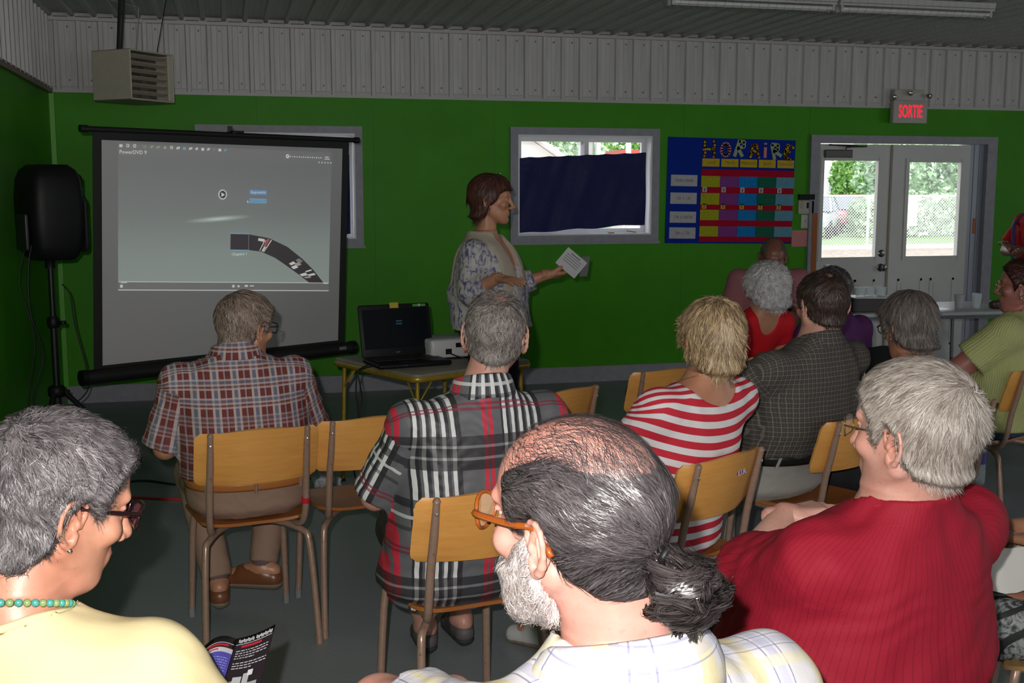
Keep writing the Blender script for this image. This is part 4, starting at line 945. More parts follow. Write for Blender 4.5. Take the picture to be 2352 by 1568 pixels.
def d_ell(X, Y, Z, c, r):
    x, y, z = (X-c[0])/r[0], (Y-c[1])/r[1], (Z-c[2])/r[2]
    k0 = np.sqrt(x*x+y*y+z*z); k1 = np.sqrt((x/r[0])**2+(y/r[1])**2+(z/r[2])**2)+1e-9
    return k0*(k0-1)/k1
def snet(v, g):
    """surface nets: grid values -> verts, quads"""
    ins = (v < 0)
    A = [slice(None, -1), slice(1, None)]
    cs = [(i, j, k) for i in (0, 1) for j in (0, 1) for k in (0, 1)]
    cnt = sum(ins[A[i], A[j], A[k]].astype(np.int8) for i, j, k in cs)
    act = (cnt > 0) & (cnt < 8); I, J, K = np.nonzero(act); n = len(I)
    idx = np.full(act.shape, -1, np.int64); idx[I, J, K] = np.arange(n)
    val = np.stack([v[I+i, J+j, K+k] for i, j, k in cs]); cor = np.array(cs, float)
    acc = np.zeros((n, 3)); num = np.zeros(n)
    for a in range(8):
        for b in range(a+1, 8):
            if abs(cor[a]-cor[b]).sum() != 1: continue
            m = (val[a] < 0) != (val[b] < 0); t = np.where(m, val[a]/(val[a]-val[b]+1e-12), 0)
            acc += np.where(m[:, None], cor[a]+t[:, None]*(cor[b]-cor[a]), 0); num += m
    acc /= num[:, None]
    P = np.empty((n, 3))
    for ax, (ii, arr) in enumerate(zip((I, J, K), g)):
        lo = arr[ii]; P[:, ax] = lo+(arr[ii+1]-lo)*acc[:, ax]
    quads = []
    for ax in range(3):
        o1, o2 = [(1, 2), (2, 0), (0, 1)][ax]
        sa = [slice(1, -1)]*3; sb = [slice(1, -1)]*3; sa[ax] = slice(0, -1); sb[ax] = slice(1, None)
        ia, ib = ins[tuple(sa)], ins[tuple(sb)]; E = np.nonzero(ia != ib); 
        if len(E[0]) == 0: continue
        q = [e.copy() for e in E]
        for t_ in range(3):
            if t_ != ax: q[t_] += 1
        def cell(d1, d2):
            c_ = [x.copy() for x in q]; c_[o1] -= d1; c_[o2] -= d2; return idx[c_[0], c_[1], c_[2]]
        Q = np.stack([cell(1, 1), cell(0, 1), cell(0, 0), cell(1, 0)], 1)
        fl_ = ~ia[E]; Q[fl_] = Q[fl_][:, ::-1]; quads.append(Q)
    Q = np.concatenate(quads); Q = Q[(Q >= 0).all(1)]
    return P, Q
def relax(P, Q, it=1, lam=.5):
    for _ in range(it):
        acc = np.zeros_like(P); cnt = np.zeros(len(P))
        for a, b in ((0, 1), (1, 2), (2, 3), (3, 0)):
            np.add.at(acc, Q[:, a], P[Q[:, b]]); np.add.at(acc, Q[:, b], P[Q[:, a]]); np.add.at(cnt, Q[:, a], 1); np.add.at(cnt, Q[:, b], 1)
        P = P*(1-lam)+lam*acc/np.maximum(cnt, 1)[:, None]
    return P
def vnormals(P, Q):
    n = np.cross(P[Q[:, 2]]-P[Q[:, 0]], P[Q[:, 3]]-P[Q[:, 1]]); N = np.zeros_like(P)
    for a in range(4): np.add.at(N, Q[:, a], n)
    return N/(np.linalg.norm(N, axis=1)[:, None]+1e-12)
def mkmesh(name, P, Q, mats, parent, attr=None, cattr=None, mi=None, fattr=None, smooth=True):
    me = bpy.data.meshes.new(name); me.vertices.add(len(P)); me.vertices.foreach_set('co', np.asarray(P, f32).ravel())
    k = Q.shape[1]; me.loops.add(Q.size); me.loops.foreach_set('vertex_index', Q.astype(np.int32).ravel())
    me.polygons.add(len(Q)); me.polygons.foreach_set('loop_start', np.arange(0, Q.size, k, dtype=np.int32))
    for m in (mats if isinstance(mats, (list, tuple)) else [mats]): me.materials.append(m)
    if mi is not None: me.polygons.foreach_set('material_index', mi.astype(np.int32))
    me.update(calc_edges=True)
    me.polygons.foreach_set('use_smooth', np.full(len(Q), smooth))
    if attr is not None:
        a = me.attributes.new('cloth', 'FLOAT_VECTOR', 'POINT'); a.data.foreach_set('vector', np.asarray(attr, f32).ravel())
    if cattr is not None:
        a = me.attributes.new('cloth', 'FLOAT_VECTOR', 'CORNER'); a.data.foreach_set('vector', np.asarray(cattr, f32).ravel())
    if fattr is not None:
        a = me.attributes.new('hv', 'FLOAT', 'POINT'); a.data.foreach_set('value', np.asarray(fattr, f32).ravel())
    me.validate(); 
    o = bpy.data.objects.new(name, me); C.objects.link(o); o.parent = parent; return o
def ax_grid(lo, hi, coarse, zones=()):
    """rectilinear axis: coarse spacing with finer zones (a, b, spacing)"""
    pts = [lo]; 
    while pts[-1] < hi:
        x = pts[-1]; s_ = coarse
        for a, b, f_ in zones:
            if x >= a-coarse*.6 and x < b: s_ = min(s_, f_)
        pts.append(x+s_)
    return np.array(pts)
def snoise(P, seed, sc_):
    r = np.random.default_rng(seed); out = 0
    W = P*sc_
    W = W + .9*np.sin(W[:, [1, 2, 0]]*1.1+r.uniform(0, 6, 3))
    for _ in range(4):
        d = r.normal(size=3); d /= np.linalg.norm(d); out = out+np.sin(W@d*1.7+r.uniform(0, 6))
        W = W*1.45
    return out/4

# ---- head in its own frame: origin between the ears, +y face, +z up
def head_prims(o):
    """list of (op, kind, args, k). o: options"""
    fat = o.get('fat', 0); fem = o.get('fem', 0); L = []
    jw = 1+.25*fat - .08*fem
    L.append(('+', 'e', ((0, -.014, .038), (.0760, .0985, .087)), .001))
    L.append(('+', 'e', ((0, .03, .048), (.062, .060, .058)), .02))
    L.append(('+', 'e', ((0, .026, -.022), (.0605*jw, .062, .075)), .022))
    for s_ in (-1, 1):
        L.append(('+', 'c', ((s_*.056*jw, -.008, -.04), (s_*.022*jw, .066, -.090), .0185+.006*fat, .017), .025))
        L.append(('+', 'e', ((s_*.044, .064, -.012), (.022+.006*fat, .019, .02)), .018))
    L.append(('+', 'e', ((0, .046, -.060), (.044, .045, .046)), .02)); L.append(('+', 'e', ((0, .077, -.092), (.021, .018, .017)), .014))
    if fat: L.append(('+', 'e', ((0, .022, -.100), (.05, .048, .03*fat+.008)), .025))
    core = len(L)
    for s_ in (-1, 1):
        L.append(('+', 'c', ((s_*.012, .090, .036), (s_*.044, .077, .038), .0085-.002*fem, .007), .014))
        L.append(('-', 'e', ((s_*.032, .099, .017), (.019, .013, .012)), .012))
        L.append(('+', 'c', ((s_*.020, .0865, .0235), (s_*.043, .0795, .0225), .0042, .004), .004))
        L.append(('+', 'c', ((s_*.022, .0835, .009), (s_*.042, .0775, .009), .0045, .004), .006))
    nz = o.get('nose', 1)
    L.append(('+', 'c', ((0, .088, .026), (0, .1065+.005*nz, -.016), .0075, .0105), .010))
    L.append(('+', 'e', ((0, .1085+.006*nz, -.0215), (.0115, .0115, .0105)), .006))
    for s_ in (-1, 1):
        L.append(('+', 'e', ((s_*.0125, .1015, -.0265), (.0078, .0105, .008)), .005))
        L.append(('-', 'e', ((s_*.0062, .107, -.036), (.0042, .006, .004)), .002))
        L.append(('-', 'c', ((s_*.021, .098, -.03), (s_*.031, .088, -.055), .002, .002), .007))
    L.append(('+', 'e', ((0, .083, -.056), (.030, .013, .021)), .010))
    L.append(('+', 'e', ((0, .0935, -.0515), (.0215, .0055, .0045)), .003))
    L.append(('+', 'e', ((0, .0925, -.0615), (.019, .0058, .0055)), .003))
    L.append(('-', 'e', ((0, .101, -.0563), (.0245, .008, .0012)), .002))
    L.append(('-', 'c', ((-.015, .097, -.074), (.015, .097, -.074), .003, .003), .008))
    es = o.get('ear', 1.0)
    for s_ in (-1, 1):
        def E(y, z, out=0):      # point on the tilted ear plane
            return (s_*(.0755 + (-(y)*.42)+.004+out), y*es-.004, z*es-.002)
        hel = [(.010, -.004), (.013, .012), (.010, .026), (.0, .0335), (-.013, .034), (-.023, .026), (-.027, .012), (-.026, -.004), (-.020, -.017), (-.011, -.028), (-.002, -.033), (.005, -.026), (.006, -.016)]
        L.append(('+', 'e', (E(-.008, .001, -.004), (.0062, .0165*es, .0285*es)), .004))
        L.append(('-', 'e', (E(-.004, -.003, .0075), (.0085, .0085, .011)), .003))
        L.append(('-', 'e', (E(-.012, .02, .006), (.0055, .009, .0075)), .002))
        for i, (p, q) in enumerate(zip(hel, hel[1:])):
            r_ = .0034 if i < 8 else .0052
            L.append(('+', 'c', (E(*p, out=.003), E(*q, out=.003), r_, .0034 if i < 7 else .0052), .0022))
        L.append(('+', 'c', (E(-.014, .016, .003), E(-.017, -.012, .003), .0025, .0028), .003))
        L.append(('+', 'e', (E(.004, -.001, .004), (.004, .0045, .006)), .003))
    return L, core
def eval_prims(F, L, T=None, pad=.03, sc_=1.0):
    """T = (R, pos): head frame inside the field's frame"""
    R = np.eye(3) if T is None else T[0]; pos = np.zeros(3) if T is None else np.asarray(T[1], float)
    for op, kd, a, k in L:
        if kd == 'e': c0 = np.array(a[0])*sc_; rad = max(a[1])*sc_; cs_ = [c0]
        else: cs_ = [np.array(a[0])*sc_, np.array(a[1])*sc_]; rad = max(a[2], a[3])*sc_
        w_ = np.array([R@c_+pos for c_ in cs_]); lo = w_.min(0)-rad-k-pad*.4; hi = w_.max(0)+rad+k+pad*.4
        def fn(X, Y, Z):
            x, y, z = X-pos[0], Y-pos[1], Z-pos[2]
            lx = (R[0, 0]*x+R[1, 0]*y+R[2, 0]*z)/sc_; ly = (R[0, 1]*x+R[1, 1]*y+R[2, 1]*z)/sc_; lz = (R[0, 2]*x+R[1, 2]*y+R[2, 2]*z)/sc_
            return (d_ell(lx, ly, lz, *a) if kd == 'e' else d_cap(lx, ly, lz, *a))*sc_
        (F.add if op == '+' else F.sub)(fn, lo, hi, k)

# ---- materials for people
def m_skin(name, a, b, red=(.5, .14, .10)):
    m = NT(name); v = m.coords(); f = m.noise(v, 14, 4, .6); g = m.noise(v, 95, 2)
    r = m.ramp(f, [(.3, lin(a)), (.7, lin(b))]); c = m.mix(m.math('MULTIPLY', m.ramp(m.noise(v, 9, 2), [(.45, (0, 0, 0)), (.75, (1, 1, 1))]).outputs[0], .35), r.outputs[0], lin(red))
    c = m.mix(m.math('MULTIPLY', m.ramp(g, [(.62, (0, 0, 0)), (.72, (1, 1, 1))]).outputs[0], .22), c, lin((a[0]*.6, a[1]*.45, a[2]*.4)))
    m.l(c, m.b.inputs[0]); m.b.inputs['Roughness'].default_value = .42; m.b.inputs['Subsurface Weight'].default_value = .12
    m.b.inputs['Subsurface Radius'].default_value = (.012, .004, .002); m.bump(m.noise(v, 220, 3), .18, .001); return m.m
SKIN = m_skin('fair_skin', (.48, .235, .18), (.60, .33, .255))
SKIN_T = m_skin('tanned_skin', (.42, .19, .105), (.52, .26, .16))
SKIN_D = m_skin('dark_tan_skin', (.20, .075, .045), (.27, .11, .07), (.25, .06, .05))
LIPS = mat('lips', (.42, .13, .12), .4)
EYEW = mat('eye_white', (.42, .38, .36), .35, spec=.3); IRIS = mat('iris', (.08, .06, .04), .15)
def m_hair(name, dark, light, rough=.45, mid=.5):
    m = NT(name); at = m.n('ShaderNodeAttribute'); at.attribute_name = 'hv'
    nz = m.noise(m.coords(), 60, 3); s_ = m.math('ADD', m.math('MULTIPLY', at.outputs['Fac'], .8), m.math('MULTIPLY', nz, .25))
    r = m.ramp(s_, [(.15, lin(dark)), (mid, lin(tuple((x+y)/2 for x, y in zip(dark, light)))), (.95, lin(light))]); m.l(r.outputs[0], m.b.inputs[0])
    m.b.inputs['Roughness'].default_value = rough; m.b.inputs['Specular IOR Level'].default_value = .45; return m.m
HG = m_hair('grey_hair', (.018, .015, .016), (.235, .21, .215), .42, .62)
HW = m_hair('white_hair', (.30, .29, .29), (.78, .76, .76))
HS = m_hair('silver_brown_hair', (.13, .10, .08), (.47, .42, .375), .4)
HSP = m_hair('salt_pepper_hair', (.004, .003, .003), (.14, .12, .125), .33, .8)
HBK = m_hair('dark_brown_hair', (.012, .008, .007), (.09, .055, .045))
HBL = m_hair('blonde_hair', (.06, .03, .012), (.72, .52, .30), .42, .55)
HAU = m_hair('auburn_hair', (.02, .007, .005), (.10, .032, .022))
HDG = m_hair('dark_grey_hair', (.05, .04, .036), (.24, .2, .18))
HB2 = m_hair('brown_grey_hair', (.05, .03, .02), (.38, .29, .24))
HB3 = m_hair('thinning_grey_hair', (.045, .034, .03), (.34, .30, .28))
HBD = m_hair('white_beard_hair', (.25, .20, .185), (.62, .57, .56))
HMG = m_hair('mid_grey_hair', (.07, .05, .042), (.42, .36, .33))

def cloth(name, base, vert=None, horiz=None, pv=.1, ph=.1, rough=.8, bump=.25, ribs=None, ribdir='X', mixv=1, weave=.5, sheen=.0, yoke=None):
    """plaid or striped cloth. vert/horiz: [(a,b,colour,alpha)...] in 0..1 of the period"""
    if name in _mc: return _mc[name]
    m = NT(name); at = m.n('ShaderNodeAttribute'); at.attribute_name = 'cloth'; sp = m.n('ShaderNodeSeparateXYZ'); m.l(at.outputs['Vector'], sp.inputs[0])
    col = lin(base)
    def stripes(sock, per, lst):
        f = m.math('FRACT', m.math('ADD', m.math('DIVIDE', sock, per), 20.0))
        st = [(0, (*lin(base)[:3], 0))]
        for a, b, c, al in sorted(lst):
            if abs(st[-1][0]-a) < 1e-5: st.pop()
            st.append((a, (*lin(c)[:3], al))); st.append((b, (*lin(base)[:3], 0)))
        return m.ramp(f, st, 'CONSTANT')
    if vert:
        r = stripes(sp.outputs['X'], pv, vert); col = m.mix(r.outputs['Alpha'], col, r.outputs['Color'])
    if horiz:
        r = stripes(sp.outputs['Y'], ph, horiz); fac = r.outputs['Alpha']
        if yoke: 
            ab = m.math('GREATER_THAN', sp.outputs['Y'], yoke); fac = m.math('MULTIPLY', fac, m.math('ADD', m.math('MULTIPLY', ab, .55), .55))
        col = m.mix(fac, col, r.outputs['Color'])
    if hasattr(col, 'links'): m.l(col, m.b.inputs[0])
    else: m.b.inputs[0].default_value = col
    m.b.inputs['Roughness'].default_value = rough; m.b.inputs['Specular IOR Level'].default_value = .25; m.b.inputs['Sheen Weight'].default_value = sheen
    v = m.coords(); h = m.noise(v, 16, 4, .55, .8); h2 = m.noise(v, 500, 2)
    hh = m.math('ADD', h, m.math('MULTIPLY', h2, .05))
    if ribs:
        wv = m.math('SINE', m.math('MULTIPLY', sp.outputs[ribdir], 2*PI/ribs)); hh = m.math('ADD', hh, m.math('MULTIPLY', m.math('POWER', m.math('ABSOLUTE', wv), .6), .35))
    m.bump(hh, bump, .012); _mc[name] = m.m; return m.m

# ---- a person
class Person: pass
def rot3(yaw, pitch, roll): return np.array(Euler((-pitch, roll, yaw), 'YXZ').to_matrix())   # pitch>0 looks down
def torso_table(p):
    S, seat = p.S, p.seat; b, w_ = p.belly, p.wide
    st = [(seat+.0, 0, .14, .10), (seat+.03, 0, .185, .135), (seat+.10, -.005, .19, .14), (seat+.18, -.012, .172+b*.6, .125+b*.7), (seat+.28, -.012, .160+b, .118+b*1.1), (S-.20, -.005, .168+b*.7, .122+b*.6), (S-.11, .0, .178+b*.3, .118+b*.25), (S-.05, .0, .182+b*.15, .105+b*.1), (S-.015, .0, .172, .09), (S+.012, -.002, .140, .076), (S+.035, -.004, .098, .064), (S+.055, -.004, .070, .058), (S+.075, -.002, .060, .056)]
    z = np.array([s_[0] for s_ in st]); arr = np.array([s_[1:] for s_ in st]); arr[:, 1] *= w_; arr[:, 2] *= p.deep
    nb = p.nb; zz = np.linspace(z[0], z[-1], 90); out = np.stack([np.interp(zz, z, arr[:, i]) for i in range(3)], 1)
    k = np.exp(-np.linspace(-2, 2, 9)**2); k /= k.sum()
    pad = np.concatenate([np.repeat(out[:1], 4, 0), out, np.repeat(out[-1:], 4, 0)]); out = np.stack([np.convolve(pad[:, i], k, 'valid') for i in range(3)], 1)
    t = np.clip((zz-p.seat-.05)/(p.S+.05-p.seat), 0, 1); cx = nb[0]*t**1.3; cy = out[:, 0]+nb[1]*t**1.2
    return zz, cx, cy, out[:, 1], out[:, 2]
def torso_fn(p, off=0, n=2.35, zlo=None, zhi=None, grow=None):
    zz, cx, cy, rx, ry = p.tt
    def fn(X, Y, Z):
        z = Z.ravel(); i = lambda a: np.interp(z, zz, a)[None, None, :]
        ox = off if grow is None else off+np.interp(z, grow[0], grow[1])[None, None, :]
        RX_, RY = i(rx)+ox, i(ry)+ox
        q = (np.abs((X-i(cx))/RX_)**n+np.abs((Y-i(cy))/RY)**n)**(1/n)
        d = (q-1)*np.minimum(RX_, RY)
        d = np.maximum(d, (zz[0] if zlo is None else zlo)-Z); return np.maximum(d, Z-(zz[-1] if zhi is None else zhi))
    return fn
def plane_cut(F, pt, nrm, lo=None, hi=None, k=.004):
    """remove the side the normal points to"""
    n = np.array(nrm, float); n /= np.linalg.norm(n); pt = np.array(pt, float)
    B = 9; F.sub(lambda X, Y, Z: -((X-pt[0])*n[0]+(Y-pt[1])*n[1]+(Z-pt[2])*n[2]), lo or (-B,)*3, hi or (B,)*3, k)
def limb(F, a, b, ra, rb, k, cut=None):
    a, b = np.array(a, float), np.array(b, float); m = max(ra, rb)+k+.01
    lo, hi = np.minimum(a, b)-m, np.maximum(a, b)+m
    if cut is None: F.add(lambda X, Y, Z: d_cap(X, Y, Z, a, b, ra, rb), lo, hi, k)
    else:
        e = a+(b-a)*cut; n = (b-a)/np.linalg.norm(b-a)
        F.add(lambda X, Y, Z: np.maximum(d_cap(X, Y, Z, a, b, ra, rb), (X-e[0])*n[0]+(Y-e[1])*n[1]+(Z-e[2])*n[2]), lo, hi, k)

def person(label, loc, yaw, head, hyaw, hpitch=0, hroll=0, S=1.03, seat=.455, belly=.0, wide=1.0, deep=1.0, sh=.195, skin=None, res=.009, hres=.003,
           arms=None, legs=None, standing=False, hopt=None, hs=1.0, armr=1.0, legr=1.0, nbf=(0, -.035, -.155), clothes=None, name='person', cat='person', nlips=True, hand_pose=None, hands=(True, True), neckr=.056):
    p = Person(); root = empty(name, (loc[0], loc[1], 0), math.radians(yaw), label, cat); p.root = root
    p.S, p.seat, p.belly, p.wide, p.deep, p.armr = S, seat, belly, wide, deep, armr
    cy_, sy_ = math.cos(math.radians(yaw)), math.sin(math.radians(yaw))
    dx, dy = head[0]-loc[0], head[1]-loc[1]; hp = np.array([dx*cy_+dy*sy_, -dx*sy_+dy*cy_, head[2]]); p.hp = hp
    R = rot3(math.radians(hyaw-yaw), math.radians(hpitch), math.radians(hroll)); p.R = R; p.hs = hs
    nbw = R@(np.array(nbf)*hs)+hp
    nbl = np.array([nbw[0]*.85, nbw[1]*.85, S+.06]); p.nb = nbl
    p.tt = torso_table(p)
    cyS = float(np.interp(S, p.tt[0], p.tt[2])); cxS = float(np.interp(S, p.tt[0], p.tt[1])); p.cS = (cxS, cyS)
    A = arms or {}
    p.arm = {}
    for s_, key in ((-1, 'L'), (1, 'R')):
        shd = np.array([cxS+s_*sh, cyS, S-.035]); d = A.get(key, {})
        el = np.array(d.get('el', (cxS+s_*(sh+.07), cyS+.06, S-.30))); wr = np.array(d.get('wr', (s_*.12, cyS+.28, seat+.20)))
        hd = np.array(d.get('hd', wr+(wr-el)/np.linalg.norm(wr-el)*.09)); p.arm[key] = (np.array(d.get('sh', shd)), el, wr, hd)
    p.leg = {}
    for s_, key in ((-1, 'L'), (1, 'R')):
        if standing: dflt = ((s_*.09, 0, seat+.06), (s_*.10, .02, .48), (s_*.10, -.01, .09), (s_*.12, .15, .03))
        else: dflt = ((s_*.095, .02, seat+.075), (s_*.15, .42, seat+.055), (s_*.14, .40, .10), (s_*.17, .56, .03))
        dd = (legs or {}).get(key); p.leg[key] = [np.array(x, float) for x in (dd or dflt)]
    # ---- body
    allp = np.array([q for k in 'LR' for q in (list(p.arm[k][:3])+list(p.leg[k]))]+[hp+[0, 0, .16], hp-[0, 0, .12], [.25, .15, S], [-.25, -.22, S]])
    lo = allp.min(0)-.10; hi = allp.max(0)+.10; lo[2] = -.02
    nz = (hp[2]-.16, hp[2]+.14, hres); hx = (hp[0]-.13, hp[0]+.13, hres); hy = (hp[1]-.14, hp[1]+.14, hres)
    F = Field(ax_grid(lo[0], hi[0], res, [hx]), ax_grid(lo[1], hi[1], res, [hy]), ax_grid(lo[2], hi[2], res, [nz]))
    F.add(torso_fn(p), (-1, -1, seat-.02), (1, 1, S+.1), .01)
    for s_, key in ((-1, 'L'), (1, 'R')):
        a, e, w_, h_ = p.arm[key]
        limb(F, a+[-s_*.05, 0, 0], a, .05, .052*armr, .05); limb(F, a, e, .052*armr, .041*armr, .03); limb(F, e, w_, .041*armr, .027*armr**.5, .015)
        limb(F, w_, w_+(h_-w_)*.3, .026, .022, .01)
        l = p.leg[key]; limb(F, l[0], l[1], .088*legr, .06*legr, .04); limb(F, l[1], l[2], .057*legr, .036, .02); limb(F, l[2], l[3], .036, .026, .02); limb(F, l[2], l[2]-(l[3]-l[2])*.25-np.array([0, 0, .02]), .034, .03, .02)
    L, core = head_prims(hopt or {}); 
    nb_l = R.T@(np.array([cxS, cyS-.0, S+.03])-hp)/hs
    neck = [('+', 'c', ((0, -.022, -.035), tuple(nb_l), neckr, neckr+.004), .014)]
    eval_prims(F, L[:core]+neck+L[core:], (R, hp), sc_=hs)
    P, Q = snet(F.v, F.g); P = relax(P, Q, 1, .35)
    # hands
    for s_, key in ((-1, 'L'), (1, 'R')):
        if not hands[0 if key == 'L' else 1]: continue
        P2, Q2 = hand(p.arm[key][2], p.arm[key][3], s_, (hand_pose or {}).get(key)); Q = np.concatenate([Q, Q2+len(P)]); P = np.concatenate([P, P2])
    fc = P[Q].mean(1); fl_ = (fc-hp)@R/hs; mi = np.zeros(len(Q), int)
    mi[(np.abs(fl_[:, 0]) < .023) & (fl_[:, 1] > .0885) & (fl_[:, 2] > -.069) & (fl_[:, 2] < -.0475) & ((np.abs(fl_[:, 0])/.024)**2+((fl_[:, 2]+.058)/.0105)**2 < 1)] = 1
    p.skin = skin or SKIN
    p.body = mkmesh('body', P, Q, [p.skin, LIPS if nlips else p.skin], root, mi=mi)
    p.bounds = (lo, hi); p.res = res
    # eyes
    he = p.headframe = empty('head_frame') if False else None
    for s_ in (-1, 1):
        mb = MB(); c_ = hp+R@(np.array([s_*.032, .0755, .0165])*hs); mb.lathe([(.011*math.sin(t), .011*math.cos(t)) for t in np.linspace(.01, PI-.01, 9)], c_, 12); e_ = mb.build('eye', EYEW, root, True, auto=False)
        mb = MB(); n_ = R@np.array([0, 1, 0]); mb.lathe([(.0052, .0105), (.001, .0122)], c_, 10, Matrix(R.tolist()) @ Matrix.Rotation(-PI/2, 3, 'X')); mb.build('iris', IRIS, e_, True)
    p.H = lambda v: Vector(hp+R@(np.array(v, float)*hs))
    return p
def hand(w, h, side, pose=None):
    """hand from wrist w toward knuckles h; returns verts in the person's frame"""
    pose = pose or {}; curl = pose.get('curl', .45); up = np.array(pose.get('up', (0, 0, 1)), float)     # back of the hand
    y = (h-w)/np.linalg.norm(h-w); z = up-y*(up@y); z /= np.linalg.norm(z); x = np.cross(y, z)*1.0
    M = np.stack([x, y, z], 1); th_s = pose.get('thumb', -side)
    F = Field(*(np.arange(a, b, .0032) for a, b in ((-.085, .085), (-.045, .205), (-.13, .07))))
    cap = lambda a, b, ra, rb, k=.006: F.add(lambda X, Y, Z: d_cap(X, Y, Z, a, b, ra, rb), np.minimum(a, b)-.03, np.maximum(a, b)+.03, k)
    cap((0, -.03, 0), (0, .012, 0), .0255, .023, .01)
    for i, xx in enumerate((-.028, -.0095, .009, .027)): cap((xx*.6, .01, 0), (xx, .083-abs(xx)*.18, 0), .0145, .0115, .012)
    lens = (.064, .074, .070, .055) if th_s < 0 else (.055, .070, .074, .064)
    for i, (xx, l) in enumerate(zip((-.029, -.0098, .0095, .028), lens)):
        pt = np.array([xx, .085-abs(xx)*.18, 0]); a = curl*(.35+.1*i*(1 if th_s < 0 else -1)+(.0 if th_s < 0 else .3)); spread = xx*pose.get('spread', 4)
        for j, (fr, r0, r1) in enumerate(((.45, .0092, .0085), (.30, .0085, .0078), (.25, .0078, .0066))):
            d = np.array([math.sin(spread)*math.cos(a), math.cos(a)*math.cos(spread), -math.sin(a)]); q = pt+d*l*fr*1.12; cap(pt, q, r0, r1, .003); pt = q; a += curl*(.75 if j == 0 else .6)
    t0 = np.array([th_s*.020, .022, -.004]); t1 = np.array([th_s*.044, .052, -.014-.01*curl]); t2 = np.array([th_s*(.056-.012*curl), .082, -.022-.02*curl]); t3 = np.array([th_s*(.058-.02*curl), .106, -.03-.03*curl])
    cap(t0, t1, .0145, .0115, .01); cap(t1, t2, .0112, .0098, .003); cap(t2, t3, .0098, .0075, .003)
    P, Q = snet(F.v, F.g); P = relax(P, Q, 1, .3)
    return P@M.T+np.asarray(w), Q
def clothfield(p, res=None, lo=None, hi=None):
    r = res or p.res; l, h = p.bounds; l = np.array(l) if lo is None else np.maximum(l, lo); h = np.array(h) if hi is None else np.minimum(h, hi)
    return Field(*(np.arange(a, b+r, r) for a, b in zip(l, h)))
def finish(p, F, name, m, amp=.003, fseed=1, fsc=14, kind='shirt', label=None, warp=None, it=1, parent=None):
    P, Q = snet(F.v, F.g); P = relax(P, Q, it, .5)
    N = vnormals(P, Q); P = P+N*(amp*snoise(P*np.array([1, 1, .55]), fseed, fsc)+amp*.5*snoise(P, fseed+5, fsc*2.6))[:, None]
    u, v = P[:, 0].copy(), P[:, 2].copy()
    if kind == 'shirt':
        cy = np.interp(P[:, 2], p.tt[0], p.tt[2])
        if p.__dict__.get('umode'): u = np.arctan2((P[:, 0]-np.interp(P[:, 2], p.tt[0], p.tt[1]))/.2, -(P[:, 1]-cy)/.14)*.2
        v = v+np.maximum(0, P[:, 1]-(cy-.07))*.85*np.clip((P[:, 2]-(p.S-.06))/.05, 0, 1)
        UV = [(u, v)]; FC = P[Q].mean(1); cls = np.zeros(len(Q), int)
        if warp: UV = [warp(P, u, v)]
        for ci, (s_, key) in enumerate(((-1, 'L'), (1, 'R'))):
            a, e, w_, h_ = p.arm[key]; ab = e-a; bc = w_-e
            t_raw = (FC-a)@ab/(ab@ab); t = np.clip(t_raw, 0, 1); dd = np.linalg.norm(FC-a-t[:, None]*ab, axis=1)
            t2 = np.clip((FC-e)@bc/(bc@bc), 0, 1); dd2 = np.linalg.norm(FC-e-t2[:, None]*bc, axis=1)
            i_ = lambda k: np.interp(FC[:, 2], p.tt[0], p.tt[k]); cx, cyf, rx, ry = i_(1), i_(2), i_(3), i_(4)
            dt = ((np.abs((FC[:, 0]-cx)/rx)**2.35+np.abs((FC[:, 1]-cyf)/ry)**2.35)**(1/2.35)-1)*np.minimum(rx, ry)
            M_ = (np.minimum(dd-.062-.012*t, dd2-.06) < dt-.006) & (np.sign(FC[:, 0]-cx) == s_) & ((t_raw > p.tsl) | (dd2 < .085)); cls[M_] = ci+1
            n = ab/np.linalg.norm(ab); r1 = np.cross(n, [0, 0, 1.0]); r1 = r1/(np.linalg.norm(r1)+1e-6); r2 = np.cross(n, r1)
            rel = P-a; ang = np.arctan2(rel@r1, rel@r2)
            UV.append((ang*.062, -(rel@n)*1.0))
        U = np.stack([q[0] for q in UV]); V_ = np.stack([q[1] for q in UV]); c4 = cls[:, None]
        o = mkmesh(name, P, Q, m, parent or p.root, cattr=np.stack([U[c4, Q], V_[c4, Q], P[:, 1][Q]], -1))
        if label: o['label'] = label
        return o
    if warp: u, v = warp(P, u, v)
    o = mkmesh(name, P, Q, m, parent or p.root, attr=np.stack([u, v, P[:, 1]], 1))
    if label: o['label'] = label
    return o
